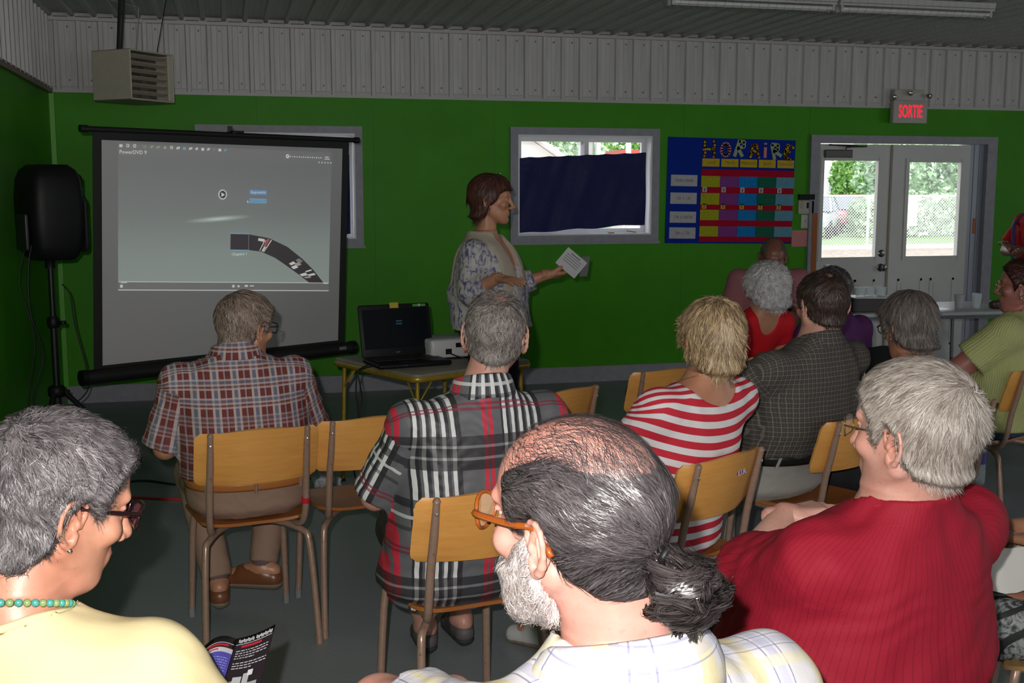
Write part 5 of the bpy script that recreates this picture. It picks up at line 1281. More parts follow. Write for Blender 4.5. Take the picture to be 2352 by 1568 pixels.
def shirt(p, m, name='shirt', off=.012, sleeve=.95, hem=None, neck=('crew', .0), slr=.022, amp=.003, flare=.0, long=False, seed=1, res=None, loose=0, warp=None, fsc=14, strap=None, label=None, it=2, tsl=.12):
    p.tsl = tsl
    hem = p.seat+.02 if hem is None else hem
    F = clothfield(p, res, lo=(-9, -9, hem-.03), hi=(9, 9, p.S+.16))
    g = ([hem-.02, hem+.12, p.S-.25, p.S-.05], [flare+loose, loose, loose, 0])
    F.add(torso_fn(p, off, zlo=hem, grow=g), (-1, -1, hem-.03), (1, 1, p.S+.1), .01)
    for s_, key in ((-1, 'L'), (1, 'R')):
        a, e, w_, h_ = p.arm[key]
        if sleeve <= 0: continue
        ar = max(1, p.armr); limb(F, a+[-s_*.06, 0, -.01], a, .058, .062*ar, .05)
        if long:
            limb(F, a, e, .062*ar, .055+slr*.4, .03); limb(F, e, w_, .050+slr*.5, .036+slr*.6, .03, cut=sleeve)
        else: limb(F, a, e, .062*ar, .052*ar+slr, .035, cut=sleeve)
    kind, dep = neck; cx, cy = p.cS; nx = float(np.interp(p.S+.05, p.tt[0], p.tt[1])); ny = float(np.interp(p.S+.05, p.tt[0], p.tt[2]))
    if kind == 'crew': F.sub(lambda X, Y, Z: np.maximum(np.sqrt(((X-nx)/1.05)**2+(Y-ny-.012)**2)-(.074+dep), (p.S+.0+(Y-ny)*-.35)-Z), (-1, -1, p.S-.08), (1, 1, p.S+.3), .006)
    elif kind == 'scoop': # wide low neck, deeper behind or before by dep sign
        w_, zb, tilt = dep; F.sub(lambda X, Y, Z: d_ell(X, Y, Z, (nx, ny+tilt, p.S+.14), (w_, .16, .14+zb)), (-1, -1, p.S-.3), (1, 1, p.S+.3), .006)
    elif kind == 'v': F.sub(lambda X, Y, Z: np.maximum(np.maximum(np.abs(X-nx)-(.012+.075*np.clip((Z-(p.S-dep))/dep, 0, 1.3)), -(Y-ny+.03)), (p.S-dep)-Z), (-1, -1, p.S-.4), (1, 1, p.S+.3), .006); F.sub(lambda X, Y, Z: np.maximum(np.sqrt((X-nx)**2+(Y-ny-.01)**2)-.078, p.S+.01-Z), (-1, -1, p.S-.1), (1, 1, p.S+.3), .006)
    F.sub(lambda X, Y, Z: (hem-Z)*-1+0*X+0*Y if False else (Z-hem)+0*X+0*Y, (-9,)*3, (9,)*3, .003)
    return finish(p, F, name, m, amp, seed, fsc, 'shirt', label, warp, it)
def trousers(p, m, name='trousers', top=None, off=.012, upto=1.0, amp=.003, seed=3, slr=.014, res=None, label=None, skirt=False):
    top = p.seat+.14 if top is None else top
    F = clothfield(p, res, hi=(9, 9, top+.03))
    F.add(torso_fn(p, off), (-1, -1, p.seat-.03), (1, 1, top+.1), .01)
    for key in 'LR':
        l = p.leg[key]; limb(F, l[0], l[1], .096+slr, .068+slr, .05); limb(F, l[1], l[2], .064+slr, .048+slr, .03, cut=upto)
    F.sub(lambda X, Y, Z: (top-Z)+0*X+0*Y, (-9,)*3, (9,)*3, .003)
    return finish(p, F, name, m, amp, seed, 13, 'trousers', label)
def shoes(p, m, sole, name='shoe', sock=None, open_=False):
    out = []
    for s_, key in ((-1, 'L'), (1, 'R')):
        l = p.leg[key]; an, toe = l[2], l[3]; d = toe-an; d = d/np.linalg.norm(d); heel = an-d*.045; heel[2] = an[2]-.045
        r = .005; allp = np.array([an, toe, heel]); F = Field(*(np.arange(a, b, r) for a, b in zip(allp.min(0)-.08, allp.max(0)+.09)))
        limb(F, heel+[0, 0, .008], toe+d*.0, .036, .034, .02); limb(F, an-[0, 0, .02], an*.55+toe*.45, .042, .034, .02); 
        F.sub(lambda X, Y, Z: -(np.maximum(an[2]+.012-Z, -9)), (-9,)*3, (9,)*3, .004) if False else None
        # cut the opening
        F.sub(lambda X, Y, Z: np.maximum(d_cap(X, Y, Z, an-[0, 0, .02], an+[0, 0, .1], .033, .033), 0*X+0*Y+(an[2]-.02-Z)), (-9,)*3, (9,)*3, .004)
        F.sub(lambda X, Y, Z: (an[2]+.012-Z)+0*X+0*Y, (-9,)*3, (9,)*3, .003)
        P, Q = snet(F.v, F.g); P = relax(P, Q, 1, .5); o = mkmesh(name, P, Q, m, p.root)
        F = Field(*(np.arange(a, b, r) for a, b in zip(allp.min(0)-.08, allp.max(0)+.09))); zs = min(heel[2], toe[2])
        pl = np.cross(d, [0, 0, 1.0])
        limb(F, heel, toe, .039, .037, .02); nrm = np.cross(pl, (toe-heel)); nrm /= np.linalg.norm(nrm); nrm = nrm*(1 if nrm[2] > 0 else -1); c0 = heel-nrm*.012
        F.sub(lambda X, Y, Z: -((X-c0[0])*nrm[0]+(Y-c0[1])*nrm[1]+(Z-c0[2])*nrm[2])+0, (-9,)*3, (9,)*3, .003)
        P, Q = snet(F.v, F.g)
        if len(P): mkmesh('sole', P, Q, sole, o)
        if sock:
            mb = MB(); mb.tube([an-[0, 0, .03], an+[0, 0, .02], an+(l[1]-an)*.3], [.042, .040, .045], 14); mb.build('sock', sock, p.root, True)
        out.append(o)
    return out
def collar(p, m, h=.035, r=(.076, .070), tilt=.35, dz=.0, dy=0.0, spread=.022, name='collar', open_=.5, drop=.03, dx=0):
    """turned down shirt collar: standing band and falling leaf"""
    nx = float(np.interp(p.S+.05, p.tt[0], p.tt[1])); ny = float(np.interp(p.S+.05, p.tt[0], p.tt[2]))+.008; z0 = p.S+.035+dz
    mb = MB(); n = 44
    prof = [(0.002, -.03), (-.002, 0), (-.004, h*.8), (.0, h), (.006, h*.95), (spread*.7, h*.4), (spread, -drop*.2), (spread+.006, -drop)]
    a0 = PI/2+open_*.5; a1 = PI/2+2*PI-open_*.5
    def fn(u, v):
        a = a0+(a1-a0)*u; t = v*(len(prof)-1); i = min(int(t), len(prof)-2); f_ = t-i
        dr = prof[i][0]*(1-f_)+prof[i+1][0]*f_; dz_ = prof[i][1]*(1-f_)+prof[i+1][1]*f_
        x, y = (r[0]+dr)*math.cos(a), (r[1]+dr)*math.sin(a)
        return (nx+dx+x, ny+dy+y, z0+dz_-y*tilt - (max(0, y)*.35))
    mb.sheet(fn, n, 14, .003); o = mb.build(name, m, p.root, True, auto=False)
    me = o.data; co = np.empty(len(me.vertices)*3, f32); me.vertices.foreach_get('co', co); co = co.reshape(-1, 3)
    a = me.attributes.new('cloth', 'FLOAT_VECTOR', 'POINT'); ang = np.arctan2(co[:, 1]-ny, co[:, 0]-nx)
    a.data.foreach_set('vector', np.stack([ang*.085, co[:, 2], co[:, 1]], 1).astype(f32).ravel()); return o

# ---- hair
def hair(p, m, style='short', th=.012, n=4000, length=.03, width=.0007, curl=0, lift=.25, seed=1, crown=(0, -.075, .105), jit=.5, flow=None, name='hair', label=None, line=None, mask=None, hres=.004, seg=5, thick=None, shell=True, clump=.3, whorl=.0, amp=.0025, minh=.0):
    hs = p.hs
    L, core = head_prims({}); 
    F = Field(np.arange(-.125, .126, hres), np.arange(-.16, .15, hres), np.arange(-.165, .185, hres))
    eval_prims(F, L[:core]+[('+', 'c', ((0, -.022, -.035), (0, -.045, -.15), .056, .062), .022)])
    base = F.v; X, Y, Z = np.meshgrid(*F.g, indexing='ij')
    LN = dict(short=([-.14, -.09, -.045, -.028, -.016, .0, .014, .026, .036, .055, .075, .095, .12], [-.078, -.075, -.062, -.035, .012, .03, .012, -.012, .03, .062, .082, .092, .1]),
              fem=([-.14, -.09, -.05, -.030, -.018, .0, .014, .026, .036, .055, .075, .095, .12], [-.1, -.098, -.085, -.055, .005, .024, .008, -.02, .022, .055, .075, .088, .098]),
              bob=([-.14, -.09, -.04, -.02, .0, .02, .03, .045, .06, .075, .095, .12], [-.095, -.095, -.095, -.08, -.03, -.01, .0, .035, .048, .055, .058, .06]))
    ly, lz = line or LN[style]
    sgn = Z-np.interp(Y, ly, lz)                     # positive: hair grows here
    T = th if thick is None else thick(X, Y, Z)
    T = T*np.clip((.118-Y)/.055, .3, 1); t = (T+.010)*np.clip(sgn/.016, 0, 1)**.6-.010
    if mask is not None: t = np.minimum(t, mask(X, Y, Z))
    far = base > .05
    if amp:
        Pn = np.stack([X, Y, Z], -1).reshape(-1, 3)[::1]; nz_ = snoise(Pn, seed+3, 60).reshape(X.shape); t = t+amp*nz_*np.clip((t+.002)/.008, 0, 1)
    v = (base-t).astype(f32); v[far] = 1
    P, Q = snet(v, F.g); P = relax(P, Q, 2, .5); N = vnormals(P, Q)
    # keep faces that lie outside the skin
    fi = [np.clip(np.searchsorted(g_, P[:, i])-1, 0, len(g_)-2) for i, g_ in enumerate(F.g)]
    def samp(G, q):
        i = [(q[:, a]-F.g[a][0])/hres for a in range(3)]; b = [np.clip(x.astype(int), 0, len(g_)-2) for x, g_ in zip(i, F.g)]; f_ = [np.clip(x-y, 0, 1) for x, y in zip(i, b)]
        r = 0
        for a in (0, 1):
            for c_ in (0, 1):
                for d_ in (0, 1): r = r+G[b[0]+a, b[1]+c_, b[2]+d_]*(f_[0] if a else 1-f_[0])*(f_[1] if c_ else 1-f_[1])*(f_[2] if d_ else 1-f_[2])
        return r
    G = np.gradient(v, hres)
    outv = samp(base, P) > minh+.0005
    rg = np.random.default_rng(seed)
    keepf = outv[Q].any(1); Qs = Q[keepf]
    # strand roots
    qv = np.nonzero(outv)[0]
    if len(qv) == 0: return None
    ar = np.linalg.norm(np.cross(P[Qs[:, 2]]-P[Qs[:, 0]], P[Qs[:, 3]]-P[Qs[:, 1]]), axis=1); dens = ar.copy()
    if p.__dict__.get('dens'): dens *= p.dens(P[Qs].mean(1))
    pick = rg.choice(len(Qs), n, p=dens/dens.sum()); w4 = rg.dirichlet([1]*4, n); pos = (P[Qs[pick]]*w4[:, :, None]).sum(1); pos0 = pos.copy()
    cr = np.array(crown)
    def nrm(q): 
        g_ = np.stack([samp(G[i], q) for i in range(3)], 1); return g_/(np.linalg.norm(g_, axis=1)[:, None]+1e-9)
    ph = rg.uniform(0, 2*PI, n); ln = length*rg.uniform(.55, 1.15, n)
    cl = np.stack([snoise(pos, seed+20+i, 55) for i in range(3)], 1)*clump; jt = rg.normal(size=(n, 3))*jit*.35
    pts = [pos]; side0 = None; sides = []
    for s_ in range(seg):
        nn = nrm(pos)
        if flow: d = flow(pos)
        else: d = pos-cr
        d = d/(np.linalg.norm(d, axis=1)[:, None]+1e-9)
        if whorl: d = d+whorl*np.cross(nn, d)
        d = d+cl+jt; d = d-nn*(d*nn).sum(1)[:, None]; d = d/(np.linalg.norm(d, axis=1)[:, None]+1e-9)
        sd = np.cross(d, nn); sides.append(sd)
        f_ = (s_+1)/seg; step = (ln/seg)[:, None]
        lf = lift*(1.0 if s_ < 2 else .6)
        q = pos+step*(d*math.sqrt(max(0, 1-min(lf, .99)**2))+nn*lf*rg.uniform(.3, 1.3, n)[:, None])
        if curl: q = q+step*curl*(sd*np.cos(ph+s_*1.5)[:, None]+nn*np.sin(ph+s_*1.5)[:, None]*.6)
        sv = samp(v, q); q = q-nrm(q)*np.minimum(sv-.0004, 0)[:, None]
        pos = q; pts.append(pos)
    sides.append(sides[-1]); tw = rg.uniform(-.5, .5, n)[:, None]; nn0 = nrm(pos0)
    V = []; wd = width*rg.uniform(.7, 1.3, n)[:, None]
    for i, (q, sd) in enumerate(zip(pts, sides)):
        f_ = 1-.75*(i/seg)**2; s2 = sd*.9+nn0*tw; V.append(q-s2*wd*f_); V.append(q+s2*wd*f_)
    V = np.stack(V, 1); K = V.shape[1]; base_i = (np.arange(n)*K)[:, None]
    qs = np.concatenate([np.stack([base_i[:, 0]+2*i, base_i[:, 0]+2*i+1, base_i[:, 0]+2*i+3, base_i[:, 0]+2*i+2], 1) for i in range(seg)])
    V = V.reshape(-1, 3); hv = np.repeat(np.clip(rg.normal(.5, .28, n)+.25*snoise(pos0, seed+9, 40), 0, 1), K)
    if shell:
        used = np.unique(Qs); mp = np.full(len(P), -1); mp[used] = np.arange(len(used)); Vs = P[used]-N[used]*.0008; Qm = mp[Qs]
        V = np.concatenate([Vs, V]); qs = np.concatenate([Qm, qs+len(used)]); hv = np.concatenate([np.clip(.25+.2*snoise(Vs, seed, 70), 0, 1), hv])
    V = V@np.diag([hs]*3)@p.R.T+p.hp
    o = mkmesh(name, V, qs, m, p.root, fattr=hv)
    if label: o['label'] = label
    return o
def glasses(p, m, lens=None, shape='rect', rim=.0018, w_=.052, h_=.036, label=None, arm_r=None, dz=.0, rimless=False):
    mb = MB(); n = 20
    yb = .114
    for s_ in (-1, 1):
        pts = []
        for k in range(n):
            a = 2*PI*k/n; e = .55 if shape == 'rect' else 1
            c_, q = math.cos(a), math.sin(a); x = math.copysign(abs(c_)**e, c_)*w_/2; z = math.copysign(abs(q)**e, q)*h_/2
            xx = s_*.034+x; pts.append(p.H((xx, yb-2.6*max(0, abs(xx)-.015)**2*3, .014+z+dz)))
        if not rimless: mb.tube(pts, rim, 6, True)
        mb.tube([p.H((s_*.060, .098, .020+dz)), p.H((s_*.072, .085, .022+dz)), p.H((s_*.079, .03, .020+dz)), p.H((s_*.0785, -.006, .018+dz)), p.H((s_*.083, -.030, .0-.008+dz))], arm_r or rim*1.2, 6, smooth=5)
    mb.tube([p.H((-.010, yb, .018+dz)), p.H((0, yb+.003, .021+dz)), p.H((.010, yb, .018+dz))], rim, 6)
    o = mb.build('glasses', m, p.root, True, auto=False)
    if label: o['label'] = label
    if lens:
        for s_ in (-1, 1):
            m2 = MB(); pts = []
            for k in range(n):
                a = 2*PI*k/n; e = .55 if shape == 'rect' else 1
                c_, q = math.cos(a), math.sin(a); xx = s_*.034+math.copysign(abs(c_)**e, c_)*w_/2*.97; pts.append(p.H((xx, yb-2.6*max(0, abs(xx)-.015)**2*3, .014+math.copysign(abs(q)**e, q)*h_/2*.97+dz)))
            m2.add(pts, [tuple(range(n))]); m2.build('lens', lens, o)
    return o
def chain(p, m, r=.0008, dz=0, rr_=.082, beads=None, sag=.05, y0=.008, name='necklace', tilt=.35):
    nx = float(np.interp(p.S+.04, p.tt[0], p.tt[1])); ny = float(np.interp(p.S+.04, p.tt[0], p.tt[2]))+y0; pts = []
    for k in range(60):
        a = 2*PI*k/60; y = math.sin(a); pts.append(Vector((nx+rr_*math.cos(a), ny+rr_*.92*y, p.S+.055+dz-tilt*rr_*y-max(0, y)**2*sag)))
    mb = MB()
    if beads is None: mb.tube(pts, r, 5, True)
    else:
        Ltot = 2*PI*rr_; k = int(Ltot/(beads*2)); 
        for j in range(k):
            c_ = pts[int(j*60/k) % 60].lerp(pts[(int(j*60/k)+1) % 60], (j*60/k) % 1); mb.cur = j % 2
            mb.lathe([(beads*math.sin(t), beads*math.cos(t)) for t in np.linspace(.15, PI-.15, 8)], c_, 12)
    return mb.build(name, m, p.root, True, auto=False)
def neckband(p, m, garment, rr_=.082, r=.0055, y0=.01, name='neckband'):
    cx = float(np.interp(p.S+.05, p.tt[0], p.tt[1])); cy = float(np.interp(p.S+.05, p.tt[0], p.tt[2]))+y0
    V = []
    for o in (garment,):
        c_ = np.empty(len(o.data.vertices)*3, f32); o.data.vertices.foreach_get('co', c_); V.append(c_.reshape(-1, 3))
    V = np.concatenate(V); V = V[(V[:, 2] > p.S-.12) & (V[:, 2] < p.S+.10)]; an = np.arctan2(V[:, 1]-cy, V[:, 0]-cx); rd = np.hypot(V[:, 0]-cx, V[:, 1]-cy); zs = []
    A_ = np.linspace(-PI, PI, 49)[:-1]
    for a in A_:
        k = (np.abs((an-a+PI) % (2*PI)-PI) < .12) & (np.abs(rd-rr_) < .009); zs.append(V[k][:, 2].max() if k.any() else np.nan)
    zs = np.minimum(np.array(zs), p.S+.045-.025*np.sin(A_)); ok = ~np.isnan(zs); zs = np.interp(np.arange(48), np.arange(48)[ok], zs[ok]); zz = np.concatenate([zs, zs, zs]); k = np.ones(7)/7; zs = np.convolve(zz, k, 'same')[48:96]
    mb = MB(); mb.tube([(cx+rr_*math.cos(a), cy+rr_*math.sin(a), z+r*.2) for a, z in zip(A_, zs)], r, 8, True); return mb.build(name, m, p.root, True, auto=False)
LENS = NT('spectacle_lens'); LENS.b.inputs[0].default_value = (.6, .55, .55, 1); LENS.b.inputs['Alpha'].default_value = .18; LENS.b.inputs['Roughness'].default_value = .05; LENS = LENS.m
LENST = NT('tinted_lens'); LENST.b.inputs[0].default_value = (.2, .05, .08, 1); LENST.b.inputs['Alpha'].default_value = .55; LENST.b.inputs['Roughness'].default_value = .05; LENST = LENST.m
GOLD = mat('gold_metal', (.8, .55, .22), .25, 1); SILV = mat('silver_metal', (.7, .68, .62), .25, 1)
def earring(p, side, r=.0035, m=None, hoop=False):
    mb = MB(); c_ = p.H((side*.0865, -.003, -.038))
    if hoop: mb.tube([c_+Vector((.0, .008*math.cos(t), -.008+.009*math.sin(t))) for t in np.linspace(0, 2*PI, 14)][:-1], .0014, 5, True)
    else: mb.lathe([(r*math.sin(t), r*math.cos(t)) for t in np.linspace(.1, PI-.1, 6)], c_, 10)
    return mb.build('earring', m or SILV, p.root, True, auto=False)
def belt(p, m, z, h=.034, loops=None, lm=None):
    mb = MB(); zz, cx, cy, rx, ry = p.tt
    def fn(u, v):
        a = 2*PI*u; z_ = z+h*(v-.5); X = float(np.interp(z_, zz, rx))+.020; Y = float(np.interp(z_, zz, ry))+.020; n = 2.35
        c_, s_ = math.cos(a), math.sin(a); return (float(np.interp(z_, zz, cx))+math.copysign(abs(c_)**(2/n), c_)*X, float(np.interp(z_, zz, cy))+math.copysign(abs(s_)**(2/n), s_)*Y, z_)
    mb.sheet(fn, 60, 3, .003); o = mb.build('belt', m, p.root, True, auto=False)
    if lm:
        for u in (.63, .75, .87):
            m2 = MB(); a, b = Vector(fn(u, -.25)), Vector(fn(u, 1.25)); n_ = Vector((a.x, a.y, 0)).normalized()*.004
            m2.tube([a+n_, b+n_], .006, 6); m2.build('belt_loop', lm, o)
    return o

# ================================================ the people
def H_(x, y, d): # unused guard
    return None
CM = lambda n, c, **k: cloth(n, c, **k)
# 1 -------- man in brown plaid (left middle)
PLB = cloth('brown_plaid_cloth', (.16, .035, .032), pv=.068, ph=.062, yoke=.86, weave=.6,
    vert=[(0, .12, (.46, .38, .37), .9), (.12, .30, (.13, .15, .21), .9), (.30, .42, (.46, .38, .37), .9), (.66, .74, (.32, .29, .33), .7), (.74, .79, (.10, .03, .03), 1)],
    horiz=[(0, .10, (.5, .40, .40), .6), (.10, .22, (.20, .08, .07), .5), (.22, .32, (.5, .42, .42), .6), (.32, .48, (.15, .17, .24), .5), (.48, .58, (.5, .42, .42), .6)])
TAN = cloth('tan_trouser_cloth', (.30, .19, .14), rough=.85)
p = person('seated man in brown and white plaid shirt and tan trousers, before the screen', (.034, 4.15), 8, (.040, 4.17, 1.122), -46, 8, 4, S=.985, seat=.46, belly=.045, wide=1.06, deep=1.1, sh=.205, res=.009, hres=.003,
    arms=dict(L=dict(el=(-.285, .02, .71), wr=(-.20, .27, .66)), R=dict(el=(.245, .06, .71), wr=(.17, .28, .66))), legs=dict(L=((-.1, .02, .535), (-.15, .38, .52), (-.10, .18, .13), (-.10, .33, .07)), R=((.1, .02, .535), (.17, .38, .52), (.08, .24, .15), (-.07, .33, .10))), hopt=dict(fat=.3), skin=SKIN_T, legr=1.1)
shirt(p, PLB, off=.016, sleeve=.97, hem=.612, neck=('crew', .0), slr=.032, res=.0068, amp=.0055, loose=.012, seed=2)
collar(p, PLB, h=.04, tilt=.3, dz=.008)
trousers(p, TAN, top=.615, amp=.0035, upto=.95, slr=.008)
belt(p, mat('tan_leather', (.42, .15, .04), .35), .59, .03, lm=TAN)
SH1 = mat('brown_shoe_leather', (.17, .06, .025), .35); SOLE = mat('tan_rubber_sole', (.2, .15, .11), .7)
shoes(p, SH1, SOLE, sock=mat('mauve_sock', (.13, .08, .08), .9))
hair(p, HB2, 'short', .014, 5200, .035, .0011, jit=.5, lift=.14, seed=4, crown=(-.02, -.06, .11))
glasses(p, BLACKM, LENS, 'rect', .0022)

# 2 -------- man in black, white and red plaid (centre)
BK, WH, RD, GY = (.022, .02, .024), (.62, .62, .62), (.50, .035, .06), (.12, .12, .13)
PLK = cloth('black_white_red_plaid', (.115, .115, .125), pv=.252, ph=.40, rough=.5,
    vert=[(.0, .05, RD, 1), (.068, .118, RD, 1), (.22, .245, BK, .85), (.245, .287, WH, 1), (.287, .32, BK, .85), (.345, .385, WH, 1), (.385, .425, BK, .85), (.445, .485, WH, 1), (.485, .525, BK, .85), (.545, .585, WH, 1), (.585, .625, BK, .85), (.645, .69, WH, 1), (.69, .75, BK, .85)],
    horiz=[(.05, .12, BK, .8), (.12, .14, (.2, .2, .21), .6), (.14, .20, BK, .8), (.20, .22, (.2, .2, .21), .6), (.22, .285, BK, .8), (.45, .472, (.20, .02, .04), .75), (.485, .507, (.20, .02, .04), .75), (.62, .645, BK, .6), (.70, .725, (.6, .6, .6), .75), (.78, .84, BK, .8)])
p = person('seated man in black, white and red plaid shirt, grey hair thinning on top', (.605, 3.17), 8, (.723, 3.12, 1.205), -16, 2, 3, S=1.005, seat=.46, belly=.02, wide=1.02, sh=.2, res=.008, hres=.0028,
    arms=dict(L=dict(el=(-.215, .06, .74), wr=(-.13, .32, .68)), R=dict(el=(.25, .05, .72), wr=(.15, .30, .68))), hopt=dict(ear=1.12), skin=SKIN, legs=dict(L=((-.08, .02, .535), (-.03, .42, .52), (.10, .60, .10), (.12, .74, .03)), R=((.1, .02, .535), (.17, .42, .52), (.24, .62, .10), (.25, .78, .03))))
def wk(P, u, v):
    return u+.02*0+.064-.0, v-.03
shirt(p, PLK, off=.016, sleeve=.94, hem=.44, slr=.022, res=.0066, amp=.0055, loose=.012, flare=.025, seed=8, warp=lambda P, u, v: (u-.03, v-.035))
collar(p, PLK, h=.042, tilt=.28, dz=.012)
trousers(p, cloth('dark_shorts', (.03, .035, .03)), top=.56, upto=.05)
shoes(p, mat('grey_sandal', (.09, .08, .08), .6), mat('dark_sole', (.03, .03, .03), .7), name='sandal')
p.dens = lambda q: np.where((q[:, 2] > .07) & (q[:, 1] > -.085), .45, 1.0)
hair(p, HB3, 'short', .009, 6500, .026, .0009, jit=.9, lift=.2, seed=14, crown=(.02, -.06, .11), mask=lambda X, Y, Z: np.where(True, .009-.014*np.clip(1-np.sqrt(((X-.008)/.045)**2+((Y+.055)/.052)**2+((Z-.108)/.045)**2), 0, 1), 0), clump=.5)
p.dens = lambda q: np.where((q[:, 2] > .055) & (q[:, 1] < .03) & (np.abs(q[:, 0]) < .06), 1.0, 0.0)
hair(p, HB3, 'short', .001, 1300, .024, .0006, jit=.9, lift=.25, seed=15, crown=(.02, -.02, .12), amp=0, shell=False, clump=.6, name='thin_hair')

# 3 -------- blonde woman in striped top
STR_ = cloth('red_white_striped_knit', (.55, .025, .045), ph=.0445, horiz=[(.0, .48, (.72, .69, .70), 1)], rough=.75, bump=.15)
p = person('seated woman with short streaked blonde hair in red and white striped top', (1.335, 3.36), 24, (1.467, 3.29, 1.143), -4, 4, 0, S=.985, seat=.46, belly=.03, wide=.98, sh=.18, res=.008, hres=.003, skin=SKIN_T, hopt=dict(fem=1), neckr=.05,
    arms=dict(L=dict(el=(-.235, .08, .70), wr=(-.12, .3, .64)), R=dict(el=(.235, .08, .70), wr=(.12, .3, .64))), armr=.95)
shirt(p, STR_, off=.010, sleeve=.75, hem=.47, neck=('scoop', (.135, .032, -.045)), slr=.014, res=.0064, amp=.0032, seed=12, tsl=.3, flare=.02, warp=lambda P, u, v: (u, v-.9*(P[:, 0]-p.cS[0])**2*(P[:, 2] > .75) - (P[:, 2] <= .75)*.0))
trousers(p, cloth('white_capri', (.5, .5, .5)), top=.58, upto=.7)
hair(p, HBL, 'fem', .02, 7500, .052, .0010, jit=.28, lift=.12, seed=21, crown=(0, -.045, .13), clump=.33, amp=.004, hres=.0042)
chain(p, GOLD, .0009, rr_=.092, sag=.05, dz=-.005); earring(p, -1, .006, GOLD, True); glasses(p, BLACKM, LENS, 'oval', .0018)
shoes(p, mat('white_shoe', (.5, .5, .5), .5), SOLE)

# 4 -------- man in grey checked shirt
CHK = cloth('grey_checked_cloth', (.055, .05, .045), pv=.0175, ph=.0175, vert=[(0, .16, (.19, .165, .145), .7), (.5, .58, (.10, .09, .08), .8)], horiz=[(0, .16, (.21, .18, .155), .6), (.5, .58, (.1, .09, .08), .6)], rough=.8)
STONE = cloth('stone_trouser_cloth', (.36, .34, .31), rough=.85)
p = person('seated heavy man in small checked grey shirt, black belt and stone trousers', (2.015, 3.93), 22, (2.12, 3.775, 1.190), 0, 6, -3, S=1.015, seat=.46, belly=.05, wide=1.12, deep=1.05, sh=.225, res=.009, hres=.0032, skin=SKIN, hopt=dict(fat=.7), hs=1.02,
    arms=dict(L=dict(el=(-.36, .07, .78), wr=(-.25, .33, .74)), R=dict(el=(.34, .07, .76), wr=(.22, .32, .72))), nbf=(0, -.04, -.14), neckr=.062, legr=1.12)
shirt(p, CHK, off=.021, sleeve=1.0, hem=.648, slr=.036, res=.0075, amp=.006, loose=.01, seed=31)
collar(p, CHK, h=.036, tilt=.3, dz=.006, r=(.08, .074))
trousers(p, STONE, top=.655, amp=.003)
belt(p, mat('black_leather', (.015, .015, .015), .35), .632, .036, lm=STONE)
p.dens = lambda q: np.where((q[:, 2] > .085) & (q[:, 1] > -.09), .35, 1.0)
hair(p, HBK, 'short', .009, 5200, .028, .0011, jit=.6, lift=.14, seed=33, crown=(0, -.07, .11), mask=lambda X, Y, Z: .009-.013*np.clip(1-np.sqrt((X/.04)**2+((Y+.06)/.045)**2+((Z-.115)/.05)**2), 0, 1))
p.dens = lambda q: np.where((q[:, 2] > .06) & (q[:, 1] < .03) & (np.abs(q[:, 0]) < .055), 1.0, 0.0)
hair(p, HBK, 'short', .001, 700, .026, .0009, jit=.9, lift=.25, seed=35, crown=(.02, -.02, .12), amp=0, shell=False, clump=.6, name='thin_hair')
shoes(p, BLACK, BLACK)

# 5 -------- white haired woman in red
REDC = cloth('red_cotton', (.56, .008, .015), rough=.75)
p = person('seated woman with curly white hair in low backed red top', (2.45, 5.43), 22, (2.60, 5.18, 1.115), 6, 10, -6, S=.975, seat=.46, belly=.015, sh=.185, res=.010, hres=.0036, skin=SKIN_T, hopt=dict(fem=1), neckr=.05, armr=.95)
shirt(p, REDC, off=.009, sleeve=.35, hem=.50, neck=('scoop', (.105, .095, -.10)), slr=.012, amp=.002, seed=41)
trousers(p, cloth('dark_trouser_cloth', (.03, .03, .035)), top=.56)
hair(p, HW, 'fem', .026, 5200, .035, .0015, jit=.9, curl=.9, lift=.2, seed=43, crown=(0, -.06, .13), clump=.8, amp=.006, hres=.0045)
earring(p, -1, .005, GOLD); shoes(p, BLACK, BLACK)

# 6 -------- man in pink shirt facing us
PINK = cloth('dusty_pink_cloth', (.34, .13, .15), rough=.8)
CHX = chair((3.36, 6.78), 165, 'wooden school chair of the man in the pink shirt facing the room')
p = person('man in dusty pink shirt sitting by the green wall and facing the camera', (3.38, 6.76), 165, (3.374, 6.66, 1.185), 160, 22, 0, nbf=(0, -.05, -.10), S=1.08, seat=.46, belly=.03, sh=.2, res=.012, hres=.004, skin=SKIN_D,
    arms=dict(L=dict(el=(-.30, .1, .80), wr=(-.12, .2, .90)), R=dict(el=(.28, .06, .72), wr=(.14, .30, .68))))
shirt(p, PINK, off=.016, sleeve=1.0, hem=.55, slr=.03, amp=.003, seed=51); collar(p, PINK, dz=.006)
trousers(p, cloth('brown_trouser_cloth', (.06, .04, .03)), top=.6); shoes(p, SH1, SOLE)
hair(p, HDG, 'short', .004, 1800, .012, .0014, seed=53, mask=lambda X, Y, Z: .006-.03*np.clip(1-np.sqrt((X/.06)**2+((Y-.04)/.08)**2+((Z-.12)/.06)**2), 0, 1))

